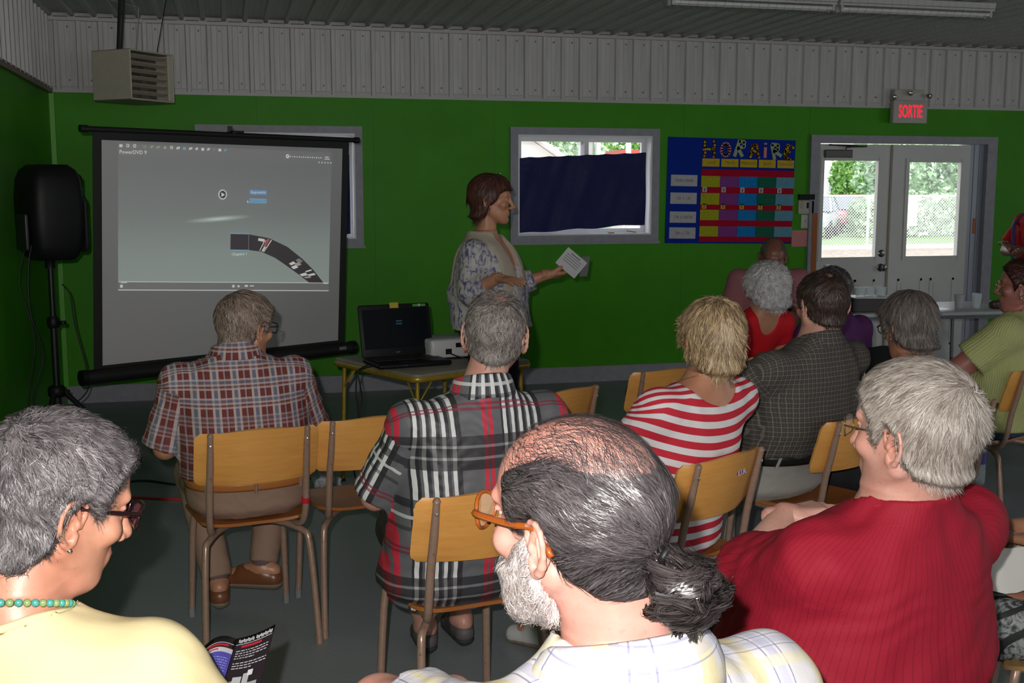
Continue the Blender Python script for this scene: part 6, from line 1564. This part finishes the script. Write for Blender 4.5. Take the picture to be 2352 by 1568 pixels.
# 7 -------- woman with dark grey hair in white
p = person('seated woman with dark grey bobbed hair in white shirt, before the white table', (2.56, 3.93), 24, (2.50, 3.805, 1.095), 6, 14, 0, S=.93, seat=.44, sh=.18, res=.010, hres=.0036, skin=SKIN_T, hopt=dict(fem=1), neckr=.05)
shirt(p, cloth('white_cotton', (.62, .62, .66)), off=.012, sleeve=.6, hem=.48, slr=.02, amp=.002, seed=61, neck=('crew', .012))
trousers(p, cloth('dark_trouser_cloth', (.03, .03, .035)), top=.56); shoes(p, BLACK, BLACK)
hair(p, HDG, 'fem', .022, 4800, .05, .0012, jit=.25, lift=.06, seed=63, crown=(0, -.05, .125), clump=.25, amp=.0015, hres=.0045)
glasses(p, BLACKM, LENS, 'oval', .0018); earring(p, -1, .004)
chair((2.60, 3.96), 26, 'wooden school chair under the grey haired woman in white, hidden behind the man in crimson')

# 8 -------- woman in light green rib knit
LIME = cloth('light_green_rib_knit', (.46, .48, .20), ribs=.024, ribdir='X', bump=.55, rough=.85)
p = person('seated woman in light green ribbed short sleeved top with dark auburn hair, face in profile', (3.56, 4.63), 35, (3.585, 4.55, 1.163), 47, 0, 0, S=1.005, seat=.47, belly=.055, wide=1.1, deep=1.15, sh=.2, res=.009, hres=.003, skin=m_skin('flushed_skin', (.36, .13, .11), (.45, .19, .15)), hopt=dict(fem=.6, fat=.5),
    arms=dict(L=dict(el=(-.30, .14, .76), wr=(-.10, .34, .74)), R=dict(el=(.28, .1, .74), wr=(.12, .33, .72))), armr=1.25)
p.umode = 1; shirt(p, LIME, off=.014, sleeve=.62, hem=.50, slr=.03, amp=.0025, seed=71, flare=.02, neck=('crew', .006))
trousers(p, cloth('blue_denim', (.05, .09, .17)), top=.58); shoes(p, BLACK, BLACK)
hair(p, HAU, 'fem', .018, 4200, .03, .0012, jit=.8, lift=.25, seed=73, crown=(0, -.06, .12), clump=.6, amp=.004)
glasses(p, GOLD, LENS, 'oval', .0014); earring(p, -1, .0075); earring(p, 1, .0075)

# 9 -------- standing person in red with crossed arms
p = person('standing person in red shirt with blue trim, arms crossed, at the right edge', (6.27, 7.80), 95, (6.25, 7.80, 1.62), 95, 0, 0, S=1.40, seat=.86, standing=True, sh=.19, res=.012, hres=.005, skin=SKIN_D,
    arms=dict(L=dict(el=(-.24, .10, 1.12), wr=(.06, .22, 1.16), hd=(.14, .2, 1.2)), R=dict(el=(.24, .10, 1.13), wr=(-.06, .25, 1.13), hd=(-.15, .22, 1.16))))
shirt(p, REDC, off=.014, sleeve=.75, hem=.92, slr=.03, amp=.003, seed=81)
mb = MB(); 
for s_ in (-1, 1):
    for pts in ([(.13, .02, 1.43), (.17, .06, 1.38), (.15, .12, 1.32), (.12, .145, 1.2), (.11, .15, 1.05)],): mb.tube([(s_*a, b, c) for a, b, c in pts], .014, 8, smooth=4)
mb.build('shirt_trim', mat('blue_trim', (.04, .06, .2), .7), p.root, True)
trousers(p, cloth('dark_trouser_cloth', (.03, .03, .035)), top=.95); shoes(p, BLACK, BLACK); hair(p, HBK, 'short', .01, 1500, .02, .0016, seed=83)
mb = MB(); mb.tube([(-.06+.03*math.cos(t), .245, 1.13+.03*math.sin(t)) for t in np.linspace(0, 2*PI, 12)][:-1], .004, 6, True); mb.build('wristwatch', SILV, p.root, True)

# 10 ------- presenter
def m_blouse():
    m = NT('mottled_blue_blouse'); v = m.coords((1, 1, .6)); f = m.noise(v, 38, 4, .65, 1.2); g = m.noise(v, 15, 3, .6, .8)
    r = m.ramp(f, [(.36, lin((.06, .06, .13))), (.44, lin((.16, .16, .28))), (.5, lin((.42, .40, .40))), (.64, lin((.50, .47, .44)))])
    c = m.mix(m.ramp(g, [(.5, (0, 0, 0)), (.62, (1, 1, 1))]).outputs[0], r.outputs[0], m.ramp(f, [(.42, lin((.13, .13, .22))), (.52, lin((.46, .43, .40)))]).outputs[0])
    m.l(c, m.b.inputs[0]); m.b.inputs['Roughness'].default_value = .7; m.bump(m.noise(v, 20, 3), .3, .012); return m.m
BLOU = m_blouse()
CREAMC = cloth('cream_lace_vest', (.40, .34, .27), rough=.85)
p = person('standing woman presenter in mottled blue and cream blouse, holding up a leaflet', (1.33, 5.80), -125, (1.315, 5.755, 1.560), -108, 4, 0, S=1.335, seat=.83, standing=True, belly=.035, wide=1.0, sh=.17, res=.008, hres=.003, skin=SKIN_T, hopt=dict(fem=1), neckr=.05, deep=1.15,
    arms=dict(R=dict(el=(.255, -.02, 1.11), wr=(.291, .15, 1.185), hd=(.33, .235, 1.18)), L=dict(el=(-.225, .05, 1.11), wr=(-.291, .205, 1.165), hd=(-.366, .262, 1.158))),
    hand_pose=dict(R=dict(up=(.0, -.3, 1), curl=.15, spread=5, thumb=-1), L=dict(up=(0, .5, -1), curl=.75, spread=6, thumb=-1)))
PRES = p
shirt(p, BLOU, name='blouse', off=.016, sleeve=.55, hem=.90, long=True, slr=.028, amp=.005, loose=.012, flare=.02, neck=('v', .17), seed=91)
F = clothfield(p, .008, lo=(-9, -9, 1.0), hi=(9, 9, p.S+.12)); F.add(torso_fn(p, .027), (-1, -1, .9), (1, 1, p.S+.1), .01)
F.sub(lambda X, Y, Z: np.maximum(np.abs(X-p.cS[0])-(.035+.03*np.clip((Z-1.2)/.2, 0, 1)), -(Y-.0)), (-9,)*3, (9,)*3, .005)
F.sub(lambda X, Y, Z: (1.08-.0-Z)*-1+0*X if False else (Z-9)+0*X+0*Y, (-9,)*3, (9,)*3, .003) if False else None
F.sub(lambda X, Y, Z: np.maximum(np.sqrt((X-p.cS[0])**2+(Y-p.cS[1])**2)-.088, p.S-Z), (-1, -1, p.S-.1), (1, 1, p.S+.3), .006)
F.sub(lambda X, Y, Z: np.abs(X-p.cS[0])*-1+.155+0*Y+0*Z, (-9,)*3, (9,)*3, .004) if False else None
F.v = np.maximum(F.v, (np.abs(F.g[0]-p.cS[0])-.135)[:, None, None].astype(f32)); F.v = np.maximum(F.v, (1.10-F.g[2])[None, None, :].astype(f32))
finish(p, F, 'vest', CREAMC, .003, 4, 18)
trousers(p, cloth('navy_trouser_cloth', (.012, .014, .03)), top=1.0)
shoes(p, BLACK, BLACK)
HPR = m_hair('dark_red_brown_hair', (.025, .008, .006), (.13, .045, .03))
hair(p, HPR, 'bob', .020, 4600, .06, .0013, jit=.25, lift=.05, seed=93, crown=(.01, .0, .125), clump=.3, amp=.002)
mb = MB(); mb.tube([p.H((-.078, -.0, .07)), p.H((-.06, .02, .125)), p.H((0, .03, .148)), p.H((.06, .02, .125)), p.H((.078, 0, .07))], .0035, 8, smooth=5); mb.build('hair_band', mat('dark_band', (.02, .02, .03), .2), p.root, True)
mb = MB(); c_ = p.H((.03, .035, .146)); mb.lathe([(.006*math.sin(t), .006*math.cos(t)) for t in np.linspace(.1, 3, 6)], c_, 8); mb.build('hair_clip', mat('bright_clip', (.9, .9, .9), .1, 1), p.root, True)
# leaflet in her raised hand
lf = empty('leaflet', tuple((Matrix.Translation(p.root.location) @ Matrix.Rotation(math.radians(-125), 4, 'Z') @ Vector((-.330, .290, 1.185)))), 0, 'folded white leaflet held open in the presenter’s raised hand', 'leaflet')
PAP = mat('leaflet_paper', (.45, .44, .46), .6)
RL = Matrix.Rotation(math.radians(-12), 3, 'Z') @ Matrix.Rotation(math.radians(40), 3, 'Y')
mb = MB(); mb.box(RL @ Vector((0, .0, .055)), (.135, .0015, .11), RL); cv = mb.build('cover', PAP, lf)
R2 = Matrix.Rotation(math.radians(-12), 3, 'Z') @ Matrix.Rotation(math.radians(8), 3, 'Y') @ Matrix.Rotation(math.radians(66), 3, 'Z')
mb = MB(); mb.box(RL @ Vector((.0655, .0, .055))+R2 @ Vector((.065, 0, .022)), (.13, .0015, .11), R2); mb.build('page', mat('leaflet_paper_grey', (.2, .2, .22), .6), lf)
mb = MB()
for i in range(5): mb.box(RL @ Vector((-.002, -.0014, .095-.013*i)), (.10 if i else .06, .0008, .003 if i else .006), RL)
mb.build('printed_text', INK, cv)

# 11 ------- person mostly hidden behind the checked man
p = person('mostly hidden person in purple top behind the man in the checked shirt', (3.10, 5.45), 20, (3.055, 5.36, 1.085), 10, 10, 0, S=.92, seat=.45, sh=.2, res=.012, hres=.005, skin=SKIN_T)
shirt(p, cloth('purple_cotton', (.10, .02, .12)), off=.014, sleeve=.9, hem=.5, slr=.03, amp=.003, seed=101)
trousers(p, cloth('dark_trouser_cloth', (.03, .03, .035)), top=.56); shoes(p, BLACK, BLACK)
hair(p, HG, 'short', .014, 1800, .025, .0018, seed=103)
chair((3.15, 5.48), 22, 'black framed chair under the mostly hidden person in purple', tube=BLACKM, seat_m=BLACK, back_m=BLACK, group='black framed chair')

# 12 ------- seated person at the right edge, patterned trousers
def m_pat():
    m = NT('black_grey_patterned_cloth'); v = m.coords(); n1 = m.noise(v, 22, 3, .6, 3)
    w_ = m.n('ShaderNodeTexWave'); w_.wave_type = 'BANDS'; w_.bands_direction = 'DIAGONAL'; w_.inputs['Scale'].default_value = 7; w_.inputs['Distortion'].default_value = 1.2; m.l(v, w_.inputs[0])
    c = m.mix(m.ramp(w_.outputs['Fac'], [(.16, (1, 1, 1)), (.22, (0, 0, 0))]).outputs[0], m.ramp(n1, [(.42, lin((.025, .03, .03))), (.5, lin((.17, .18, .18))), (.6, lin((.30, .31, .31)))]).outputs[0], lin((.01, .012, .012)))
    m.l(c, m.b.inputs[0]); m.b.inputs['Roughness'].default_value = .7; m.bump(m.noise(v, 25, 3), .3, .01); return m.m
p = person('seated person at the right edge in grey patterned trousers, one hand on a white bag', (2.19, 2.31), 48, (2.24, 2.26, 1.20), 40, 10, 0, S=1.0, seat=.46, belly=.03, sh=.19, res=.009, hres=.004, skin=SKIN_T, legr=1.15,
    arms=dict(L=dict(el=(-.28, .02, .78), wr=(-.16, .20, .755), hd=(-.10, .26, .74)), R=dict(el=(.27, .06, .72), wr=(.1, .3, .7))))
shirt(p, cloth('white_top', (.5, .48, .46)), off=.014, sleeve=.7, hem=.52, slr=.025, seed=111)
trousers(p, m_pat(), top=.60, slr=.02, amp=.003, seed=112); shoes(p, BLACK, BLACK)
hair(p, HDG, 'fem', .016, 1500, .03, .0016, seed=113)
def bagf(u, v):
    a = 2*PI*u; r = .11*(1-.35*v)+.008*math.sin(5*a+2*v); return (r*math.cos(a)*1.25, r*math.sin(a), .10*v+.004*math.sin(7*a))
mb = MB(); mb.sheet(bagf, 30, 8, .003); o = mb.build('white_bag', mat('white_linen', (.55, .53, .5), .8), None, True); o.location = (1.91, 2.43, .63); tag(o, 'white cloth bag on the patterned lap at the right edge, under the hand', 'bag')

# 13 ------- man in the crimson shirt (front right)
CRIM = cloth('crimson_rib_knit', (.27, .007, .022), vert=[(0, .14, (.16, .004, .012), .6)], pv=.0125, bump=.3, rough=.75)
p = person('seated man with thick silver hair in crimson ribbed T shirt, front right', (1.12, 1.95), 18, (1.152, 1.722, 1.190), 27, 2, -2, S=1.015, seat=.46, belly=.06, wide=1.12, deep=1.15, sh=.215, res=.006, hres=.0024, skin=m_skin('rosy_skin', (.52, .26, .20), (.64, .37, .30)), hopt=dict(fat=.6), hs=1.0, armr=1.1, neckr=.062,
    arms=dict(L=dict(sh=(-.195, -.17, .97), el=(-.14, .10, .845), wr=(.08, .19, .925), hd=(.15, .165, .935)), R=dict(el=(.32, .10, .78), wr=(.12, .34, .76))), nbf=(0, -.02, -.15))
p.umode = 1; tsh = shirt(p, CRIM, name='t_shirt', off=.016, sleeve=.82, hem=.52, slr=.034, amp=.0075, loose=.012, seed=121, res=.0065, fsc=10, tsl=.5, it=3, neck=('crew', .006))
neckband(p, cloth('crimson_neckband', (.33, .010, .035)), tsh, .086, .009)
trousers(p, cloth('charcoal_trouser_cloth', (.03, .03, .032)), top=.60)
hair(p, HS, 'short', .015, 15000, .030, .0007, jit=.35, lift=.24, seed=123, crown=(.0, -.092, .080), clump=.22, amp=.0015, hres=.0032, seg=5, whorl=.5)
glasses(p, mat('dark_gold_frame', (.25, .18, .1), .3, .8), LENS, 'rect', .0014); shoes(p, BLACK, BLACK)
for s_ in (-1, 1):
    pass

# 14 ------- woman in pale yellow (front left)
YEL = cloth('pale_yellow_cotton', (.70, .60, .34), bump=.12, rough=.85)
p = person('woman in pale yellow top, short grey hair and bead necklace, front left', (-.275, 1.62), -14, (-.258, 1.70, 1.165), -60, 19, 4, S=.985, seat=.46, belly=.05, wide=1.12, sh=.2, res=.006, hres=.0022, skin=m_skin('warm_skin', (.44, .20, .125), (.55, .28, .19)), hopt=dict(fem=.7, fat=.55), neckr=.056,
    arms=dict(L=dict(el=(-.27, .05, .70), wr=(-.06, .30, .74), hd=(.02, .36, .76)), R=dict(el=(.28, .08, .70), wr=(.13, .33, .74), hd=(.10, .42, .76))), nbf=(0, -.045, -.145))
tsh = shirt(p, YEL, name='top', off=.016, sleeve=.7, hem=.5, slr=.03, amp=.0045, seed=131, neck=('crew', .012), res=.0062, fsc=9)
neckband(p, YEL, tsh, .087, .006)
trousers(p, cloth('dark_trouser_cloth', (.03, .03, .035)), top=.56)
hair(p, HG, 'fem', .016, 17000, .036, .0006, jit=.6, lift=.20, line=([-.14, -.09, -.05, -.030, -.018, .0, .014, .026, .036, .055, .075, .095, .12], [-.1, -.098, -.085, -.055, .005, .028, .012, .004, .04, .070, .093, .108, .12]), seed=133, crown=(.0, -.08, .10), clump=.6, amp=.004, hres=.0032, seg=6, curl=.25)
glasses(p, mat('dark_tortoise_frame', (.014, .005, .006), .2), LENST, 'rect', .0030, .056, .036, arm_r=.0036)
chain(p, [mat('turquoise_bead', (.06, .32, .28), .35), mat('green_bead', (.22, .32, .12), .35)], beads=.0055, rr_=.088, sag=.06, dz=.004)
earring(p, 1, .0042); shoes(p, BLACK, BLACK)
chair((-.285, 1.60), -14, 'wooden school chair under the woman in pale yellow, below the frame')

# 15 ------- ponytail man (front centre)
PALE = cloth('pale_yellow_lavender_plaid', (.56, .54, .55), pv=.105, ph=.105, rough=.8, bump=.22,
    vert=[(.0, .22, (.60, .52, .28), .8), (.34, .36, (.16, .16, .32), .8), (.40, .52, (.36, .36, .48), .6), (.56, .58, (.16, .16, .32), .8), (.80, .82, (.5, .5, .6), .6)],
    horiz=[(.0, .2, (.62, .55, .34), .55), (.36, .38, (.16, .16, .32), .6), (.42, .55, (.36, .36, .48), .45), (.59, .61, (.16, .16, .32), .6)])
p = person('man with greying ponytail, bald crown and white beard, front centre', (.49, 1.22), 12, (.394, 1.268, 1.220), 35, 4, -4, S=1.02, seat=.47, belly=.03, wide=1.05, sh=.205, res=.006, hres=.002, skin=m_skin('pink_skin', (.44, .20, .155), (.56, .29, .235)), hopt=dict(ear=.88), hs=1.06, neckr=.058, nbf=(0, -.03, -.15),
    arms=dict(L=dict(el=(-.25, .32, .915), wr=(-.08, .46, .84)), R=dict(el=(.27, .05, .74), wr=(.12, .30, .70))))
shirt(p, PALE, off=.018, sleeve=.55, hem=.5, slr=.032, amp=.0055, seed=141, res=.0065, loose=.006)
collar(p, PALE, h=.034, tilt=.32, dz=.0, r=(.094, .088), spread=.03, drop=.045, open_=.9)
trousers(p, cloth('blue_denim', (.05, .09, .17)), top=.58); shoes(p, BLACK, BLACK)
tie = np.array([0, -.122, -.022])
def flow4(q):
    d = tie-q; d[:, 2] += .0; r = np.linalg.norm(d, axis=1); d = d/r[:, None]
    d[:, 2] += .25*np.sin(q[:, 1]*60+q[:, 2]*25); return d
LN4 = ([-.14, -.10, -.06, -.030, -.016, .0, .014, .030, .045, .06, .075, .12], [-.082, -.080, -.066, -.04, .012, .03, .020, .005, .045, .068, .09, .14])
def bald(X, Y, Z): # bare crown: forehead running back over the top
    q = np.sqrt((X/.067)**2+(np.minimum(Y+.02, 0)/.10)**2+((Z-.135)/.108)**2)-1
    return np.clip(q/.42, -.5, 1)*.0095-.0006
p.dens = None
hair(p, HSP, 'short', .009, 21000, .05, .00055, jit=.28, lift=.09, curl=.18, seed=143, flow=flow4, line=LN4, mask=bald, clump=.45, amp=.0015, hres=.003, seg=7)
# thin wisps over the crown
p.dens = lambda q: np.where((q[:, 2] > .06) & (q[:, 1] < .065), np.clip(.5-q[:, 1]*4, .35, 1.0), 0.0)
hair(p, HSP, 'short', .001, 3300, .040, .00022, jit=.6, lift=.14, seed=149, flow=flow4, curl=.35, clump=.15, amp=0, hres=.004, seg=9, shell=False, name='wispy_hair')
p.dens = None
BL = ([-.14, -.02, -.005, .012, .03, .05, .07, .09, .12], [.2, .2, -.0, .02, -.02, -.045, -.04, -.045, -.045])
def beardmask(X, Y, Z): # below a line from ear to mouth, above the neck
    up = np.interp(Y, [-.02, .0, .012, .03, .05, .07, .09, .11], [-.2, -.03, .012, .0, -.028, -.034, -.034, -.036]); lowl = np.interp(Y, [-.02, .02, .08], [-.085, -.118, -.128])
    m_ = np.minimum(up-Z, Z-lowl); lipm = np.sqrt((X/.024)**2+((Z+.057)/.010)**2); m_ = np.where(Y > .085, np.minimum(m_, (lipm-1)*.01), m_)
    return np.clip(m_/.008, -1, 1)*.009-.002
BALL = ([-.2, .2], [-.3, -.3])
hair(p, HBD, 'short', .009, 9000, .020, .0005, jit=.9, lift=.35, seed=145, flow=lambda q: np.stack([q[:, 0]*1.0, q[:, 1]*.3, -np.ones(len(q))*.06], 1), line=BALL, mask=beardmask, name='beard', clump=.5, amp=.001, hres=.003, curl=.6, seg=5)
# ponytail
tw = p.H(tie*1.0)
mb = MB(); ax_ = np.array(p.R@np.array([0, -1, -.35])); ax_ /= np.linalg.norm(ax_); u_ = np.cross(ax_, [1, 0, 0]); u_ /= np.linalg.norm(u_); v_ = np.cross(ax_, u_)
mb.tube([Vector(np.array(tw)+.0145*(u_*math.cos(t)+v_*math.sin(t))) for t in np.linspace(0, 2*PI, 20)][:-1], .0045, 8, True); mb.build('hair_tie', BLACK, p.root, True)
rg = np.random.default_rng(7); n = 6500; seg = 16
st_ = np.array(tw)+rg.normal(size=(n, 3))*.006; q = st_.copy(); ctr = np.array(tw)+ax_*.018+np.array([0, 0, -.030]); 
tgt = ctr+(lambda d: d/np.linalg.norm(d, axis=1)[:, None]*(rg.uniform(.35, 1, n)**.45)[:, None]*[.046, .050, .052])(rg.normal(size=(n, 3)))
ck = rg.integers(0, 90, n); cph = rg.uniform(0, 6.28, 90)[ck]+rg.normal(0, .25, n); crr = rg.uniform(.008, .014, 90)[ck]*rg.uniform(.8, 1.1, n); tc_ = tgt[rg.integers(0, n, 90)][ck]; tgt = tc_+rg.normal(0, .0022, (n, 3))
pts = []
e1 = rg.normal(size=(90, 3))[ck]; e1 /= np.linalg.norm(e1, axis=1)[:, None]; e2 = np.cross(e1, [0, 0, 1.]); e2 /= np.linalg.norm(e2, axis=1)[:, None]
for i in range(seg+1):
    t = i/seg; out = st_*(1-t)+tgt*t+ax_*.03*math.sin(PI*t); ang = cph+t*12.5; out = out+(e1*np.cos(ang)[:, None]+e2*np.sin(ang)[:, None])*crr[:, None]*min(1, t*2.5); pts.append(out)
V = []; 
for i, q in enumerate(pts):
    d = pts[min(i+1, seg)]-pts[max(i-1, 0)]; sd = np.cross(d, q-ctr); sd /= np.linalg.norm(sd, axis=1)[:, None]+1e-9; V += [q-sd*.00055, q+sd*.00055]
V = np.stack(V, 1); K = V.shape[1]; b0 = np.arange(n)*K
Qp = np.concatenate([np.stack([b0+2*i, b0+2*i+1, b0+2*i+3, b0+2*i+2], 1) for i in range(seg)])
F = Field(*(np.arange(c_-.075, c_+.075, .004) for c_ in ctr)); F.add(lambda X, Y, Z: d_ell(X, Y, Z, ctr, (.034, .036, .038)), (-9,)*3, (9,)*3); F.add(lambda X, Y, Z: d_cap(X, Y, Z, np.array(tw), ctr, .012, .026), (-9,)*3, (9,)*3, .02)
Pb, Qb = snet(F.v, F.g); Pb = Pb+.006*snoise(Pb, 5, 70)[:, None]*vnormals(Pb, Qb)
hv = np.concatenate([np.full(len(Pb), .1), np.repeat(np.clip(rg.normal(.32, .22, n), 0, 1), K)])
HPT = m_hair('dark_curly_hair', (.004, .003, .003), (.13, .105, .105), .32, .78)
mkmesh('ponytail', np.concatenate([Pb, V.reshape(-1, 3)]), np.concatenate([Qb, Qp+len(Pb)]), HPT, p.root, fattr=hv)
glasses(p, mat('amber_frame', (.24, .055, .008), .25, coat=.3), LENS, 'oval', .0026, .050, .042, arm_r=.0045)
chain(p, GOLD, .0009, rr_=.088, sag=.04, dz=-.004)
chair((.505, 1.2), 12, 'wooden school chair under the ponytailed man, below the frame')

# ------------------------------------------------ leaflet read by the woman in yellow
lt = empty('colour_leaflet', (-.02, 1.95, .62), 0, 'open three panel leaflet in black and violet held by the woman in yellow', 'leaflet')
# panel corners (world): traced at its real distance from the camera
def ray(x, y, d):
    u, v = x-1176, y-784; sp_, cp_, st_, ct_ = math.sin(PITCH), math.cos(PITCH), math.sin(YAW), math.cos(YAW)
    Fw = F_PX*cp_-v*sp_; Dn = F_PX*sp_+v*cp_; t = d/Fw
    return Vector(((ct_*u+st_*Fw)*t, (-st_*u+ct_*Fw)*t, EYE-Dn*t))
LB_ = Vector(lt.location)
def panel(name, tl, tr, bl, br, m, bow=0.0):
    tl, tr, bl, br = (ray(*q)-LB_ for q in (tl, tr, bl, br)); nn = (tr-tl).cross(bl-tl).normalized()
    if nn.dot(ray(1176, 784, 1)-Vector((0, 0, EYE))) > 0: nn = -nn
    f = lambda u, v, o=0: tl.lerp(tr, u).lerp(bl.lerp(br, u), v)+nn*(bow*math.sin(PI*u)+o)
    mb = MB(); mb.sheet(lambda u, v: f(u, v), 12, 6, .0006); o = mb.build(name, m, lt, True, auto=False); return o, f
def strip(par, nm, f, u0, u1, v0, v1, m, k=8, o=.0012):
    mb = MB(); mb.sheet(lambda u, v: f(u0+(u1-u0)*u, v0+(v1-v0)*v, o), k, 1, .0003); return mb.build(nm, m, par)
LBK = mat('glossy_black_paper', (.022, .014, .018), .3); LVI = mat('violet_paper', (.10, .085, .46), .35); LWH = mat('white_ink', (.62, .62, .65), .5); LRE = mat('red_ink', (.5, .02, .04), .5); LLI = mat('lilac_ink', (.36, .40, .75), .5)
pa, fa = panel('panel', (543, 1467, 1.98), (633, 1433, 2.02), (500, 1610, 1.80), (592, 1600, 1.84), LBK, -.004)
pb_, fb = panel('panel', (455, 1498, 1.92), (543, 1467, 1.98), (400, 1650, 1.72), (500, 1610, 1.80), LBK, .018)
pc, fc_ = panel('panel', (385, 1488, 1.86), (457, 1490, 1.92), (330, 1640, 1.70), (402, 1650, 1.72), LBK, .003)
rr = random.Random(2)
def dashes(par, f, v, u0, u1, m, h=.012):
    mb = MB(); u = u0
    while u < u1:
        w_ = rr.uniform(.03, .1); a, b = u, min(u+w_, u1); mb.sheet(lambda x, y: f(a+(b-a)*x, v+h*y, .0017), 2, 1, .0002); u += w_+.025
    return mb.build('printed_line', m, par)
strip(pa, 'rule', fa, .05, .97, .125, .132, LWH)
def dotword(par, f, v, u0, u1, m):
    mb = MB(); n_ = 24
    for i in range(n_):
        if i == 11: continue
        a = u0+(u1-u0)*i/n_; b = a+(u1-u0)/n_*.7; mb.sheet(lambda x, y: f(a+(b-a)*x, v+.05*y-(.015 if i % 3 == 0 else 0), .0017), 1, 1, .0002)
        if i % 2: pass
    return mb.build('heading', m, par)
dotword(pa, fa, .06, .1, .97, LWH); strip(pa, 'red_heading', fa, .2, .72, .155, .19, LRE)
for i, v in enumerate((.24, .28, .32, .36, .44, .48, .52)): dashes(pa, fa, v, .1, (.92, .92, .92, .6, .95, .95, .6)[i], LWH)
# generic black and white picture on the first panel
for u0, u1, v0, v1, c in ((.12, .3, .72, .82, .35), (.2, .42, .66, .78, .5), (.45, .6, .62, .82, .45), (.55, .68, .58, .66, .7), (.5, .85, .76, .88, .35), (.1, .2, .8, .95, .7)): strip(pa, 'picture', fa, u0, u1, v0, v1, mat('print_grey_%d' % int(c*100), (c, c, c), .4), 4, .0013+c*.0006)
strip(pb_, 'rule', fb, .03, .99, .115, .122, LWH, 16); strip(pb_, 'red_heading', fb, .22, .86, .14, .175, LRE, 12); strip(pb_, 'white_strip', fb, .0, 1, .2, .275, LWH, 16); strip(pb_, 'red_heading', fb, .4, .62, .22, .25, mat('pink_ink', (.5, .12, .12), .5), 6, .0016)
vp = strip(pb_, 'violet_field', fb, .0, 1, .275, 1, LVI, 16)
for v in (.36, .40, .44, .48, .52, .56, .66, .70, .74, .78, .82, .86): dashes(vp, fb, v, .08, .94, LLI)
dotword(pc, fc_, .06, .2, .99, LWH); strip(pc, 'rule', fc_, .05, .97, .125, .132, LWH); strip(pc, 'red_heading', fc_, .15, .8, .15, .19, LRE); pw = strip(pc, 'picture', fc_, .1, .9, .22, .6, LWH)
for u0, u1, v0, v1 in ((.3, .6, .4, .5), (.5, .85, .5, .6), (.2, .5, .52, .6)): strip(pw, 'picture_shape', fc_, u0, u1, v0, v1, LBK, 4, .0018)

# ------------------------------------------------ last small things
bottle('water_bottle', (4.0, 5.35, 0), 'clear water bottle with purple label on the floor under the green shirted woman’s chair', .3, .038, lab=mat('purple_label', (.08, .07, .3), .4))
# dark jacket over a chair back by the table
CHJ = chair((4.98, 6.40), 30, 'wooden school chair with a black jacket over it, right of the white table')
def jk(u, v):
    a = PI*(u*1.0); x = (u-.5)*.52; y = -.31-.05*math.sin(a)-.02*math.sin(v*9+u*5); z = .86-.42*v+.03*math.sin(u*9); return (x*(1+.25*v), y+.03*math.sin(u*14)*v, z)
mb = MB(); mb.sheet(jk, 30, 16, .03); mb.tube([(-.26, -.3, .84), (-.12, -.30, .875), (.12, -.30, .88), (.26, -.3, .85)], .035, 10, smooth=4)
o = mb.build('black_jacket', mat('black_cloth', (.008, .008, .012), .85, bump=.5, bs=12), None, True); o.matrix_world = CHJ.matrix_basis.copy(); tag(o, 'black jacket hung over a chair back beside the double door', 'jacket')
# dark bag on the floor at the far left
mb = MB(); mb.rbox((0, 0, .17), (.34, .2, .34), .07); mb.tube([(-.08, 0, .33), (-.06, 0, .42), (.06, 0, .42), (.08, 0, .33)], .008, 8, smooth=4); o = mb.build('dark_bag', mat('navy_bag', (.008, .009, .03), .8), None, True); o.location = (-1.08, 4.4, 0); tag(o, 'dark navy bag at the far left beside the wall', 'bag')
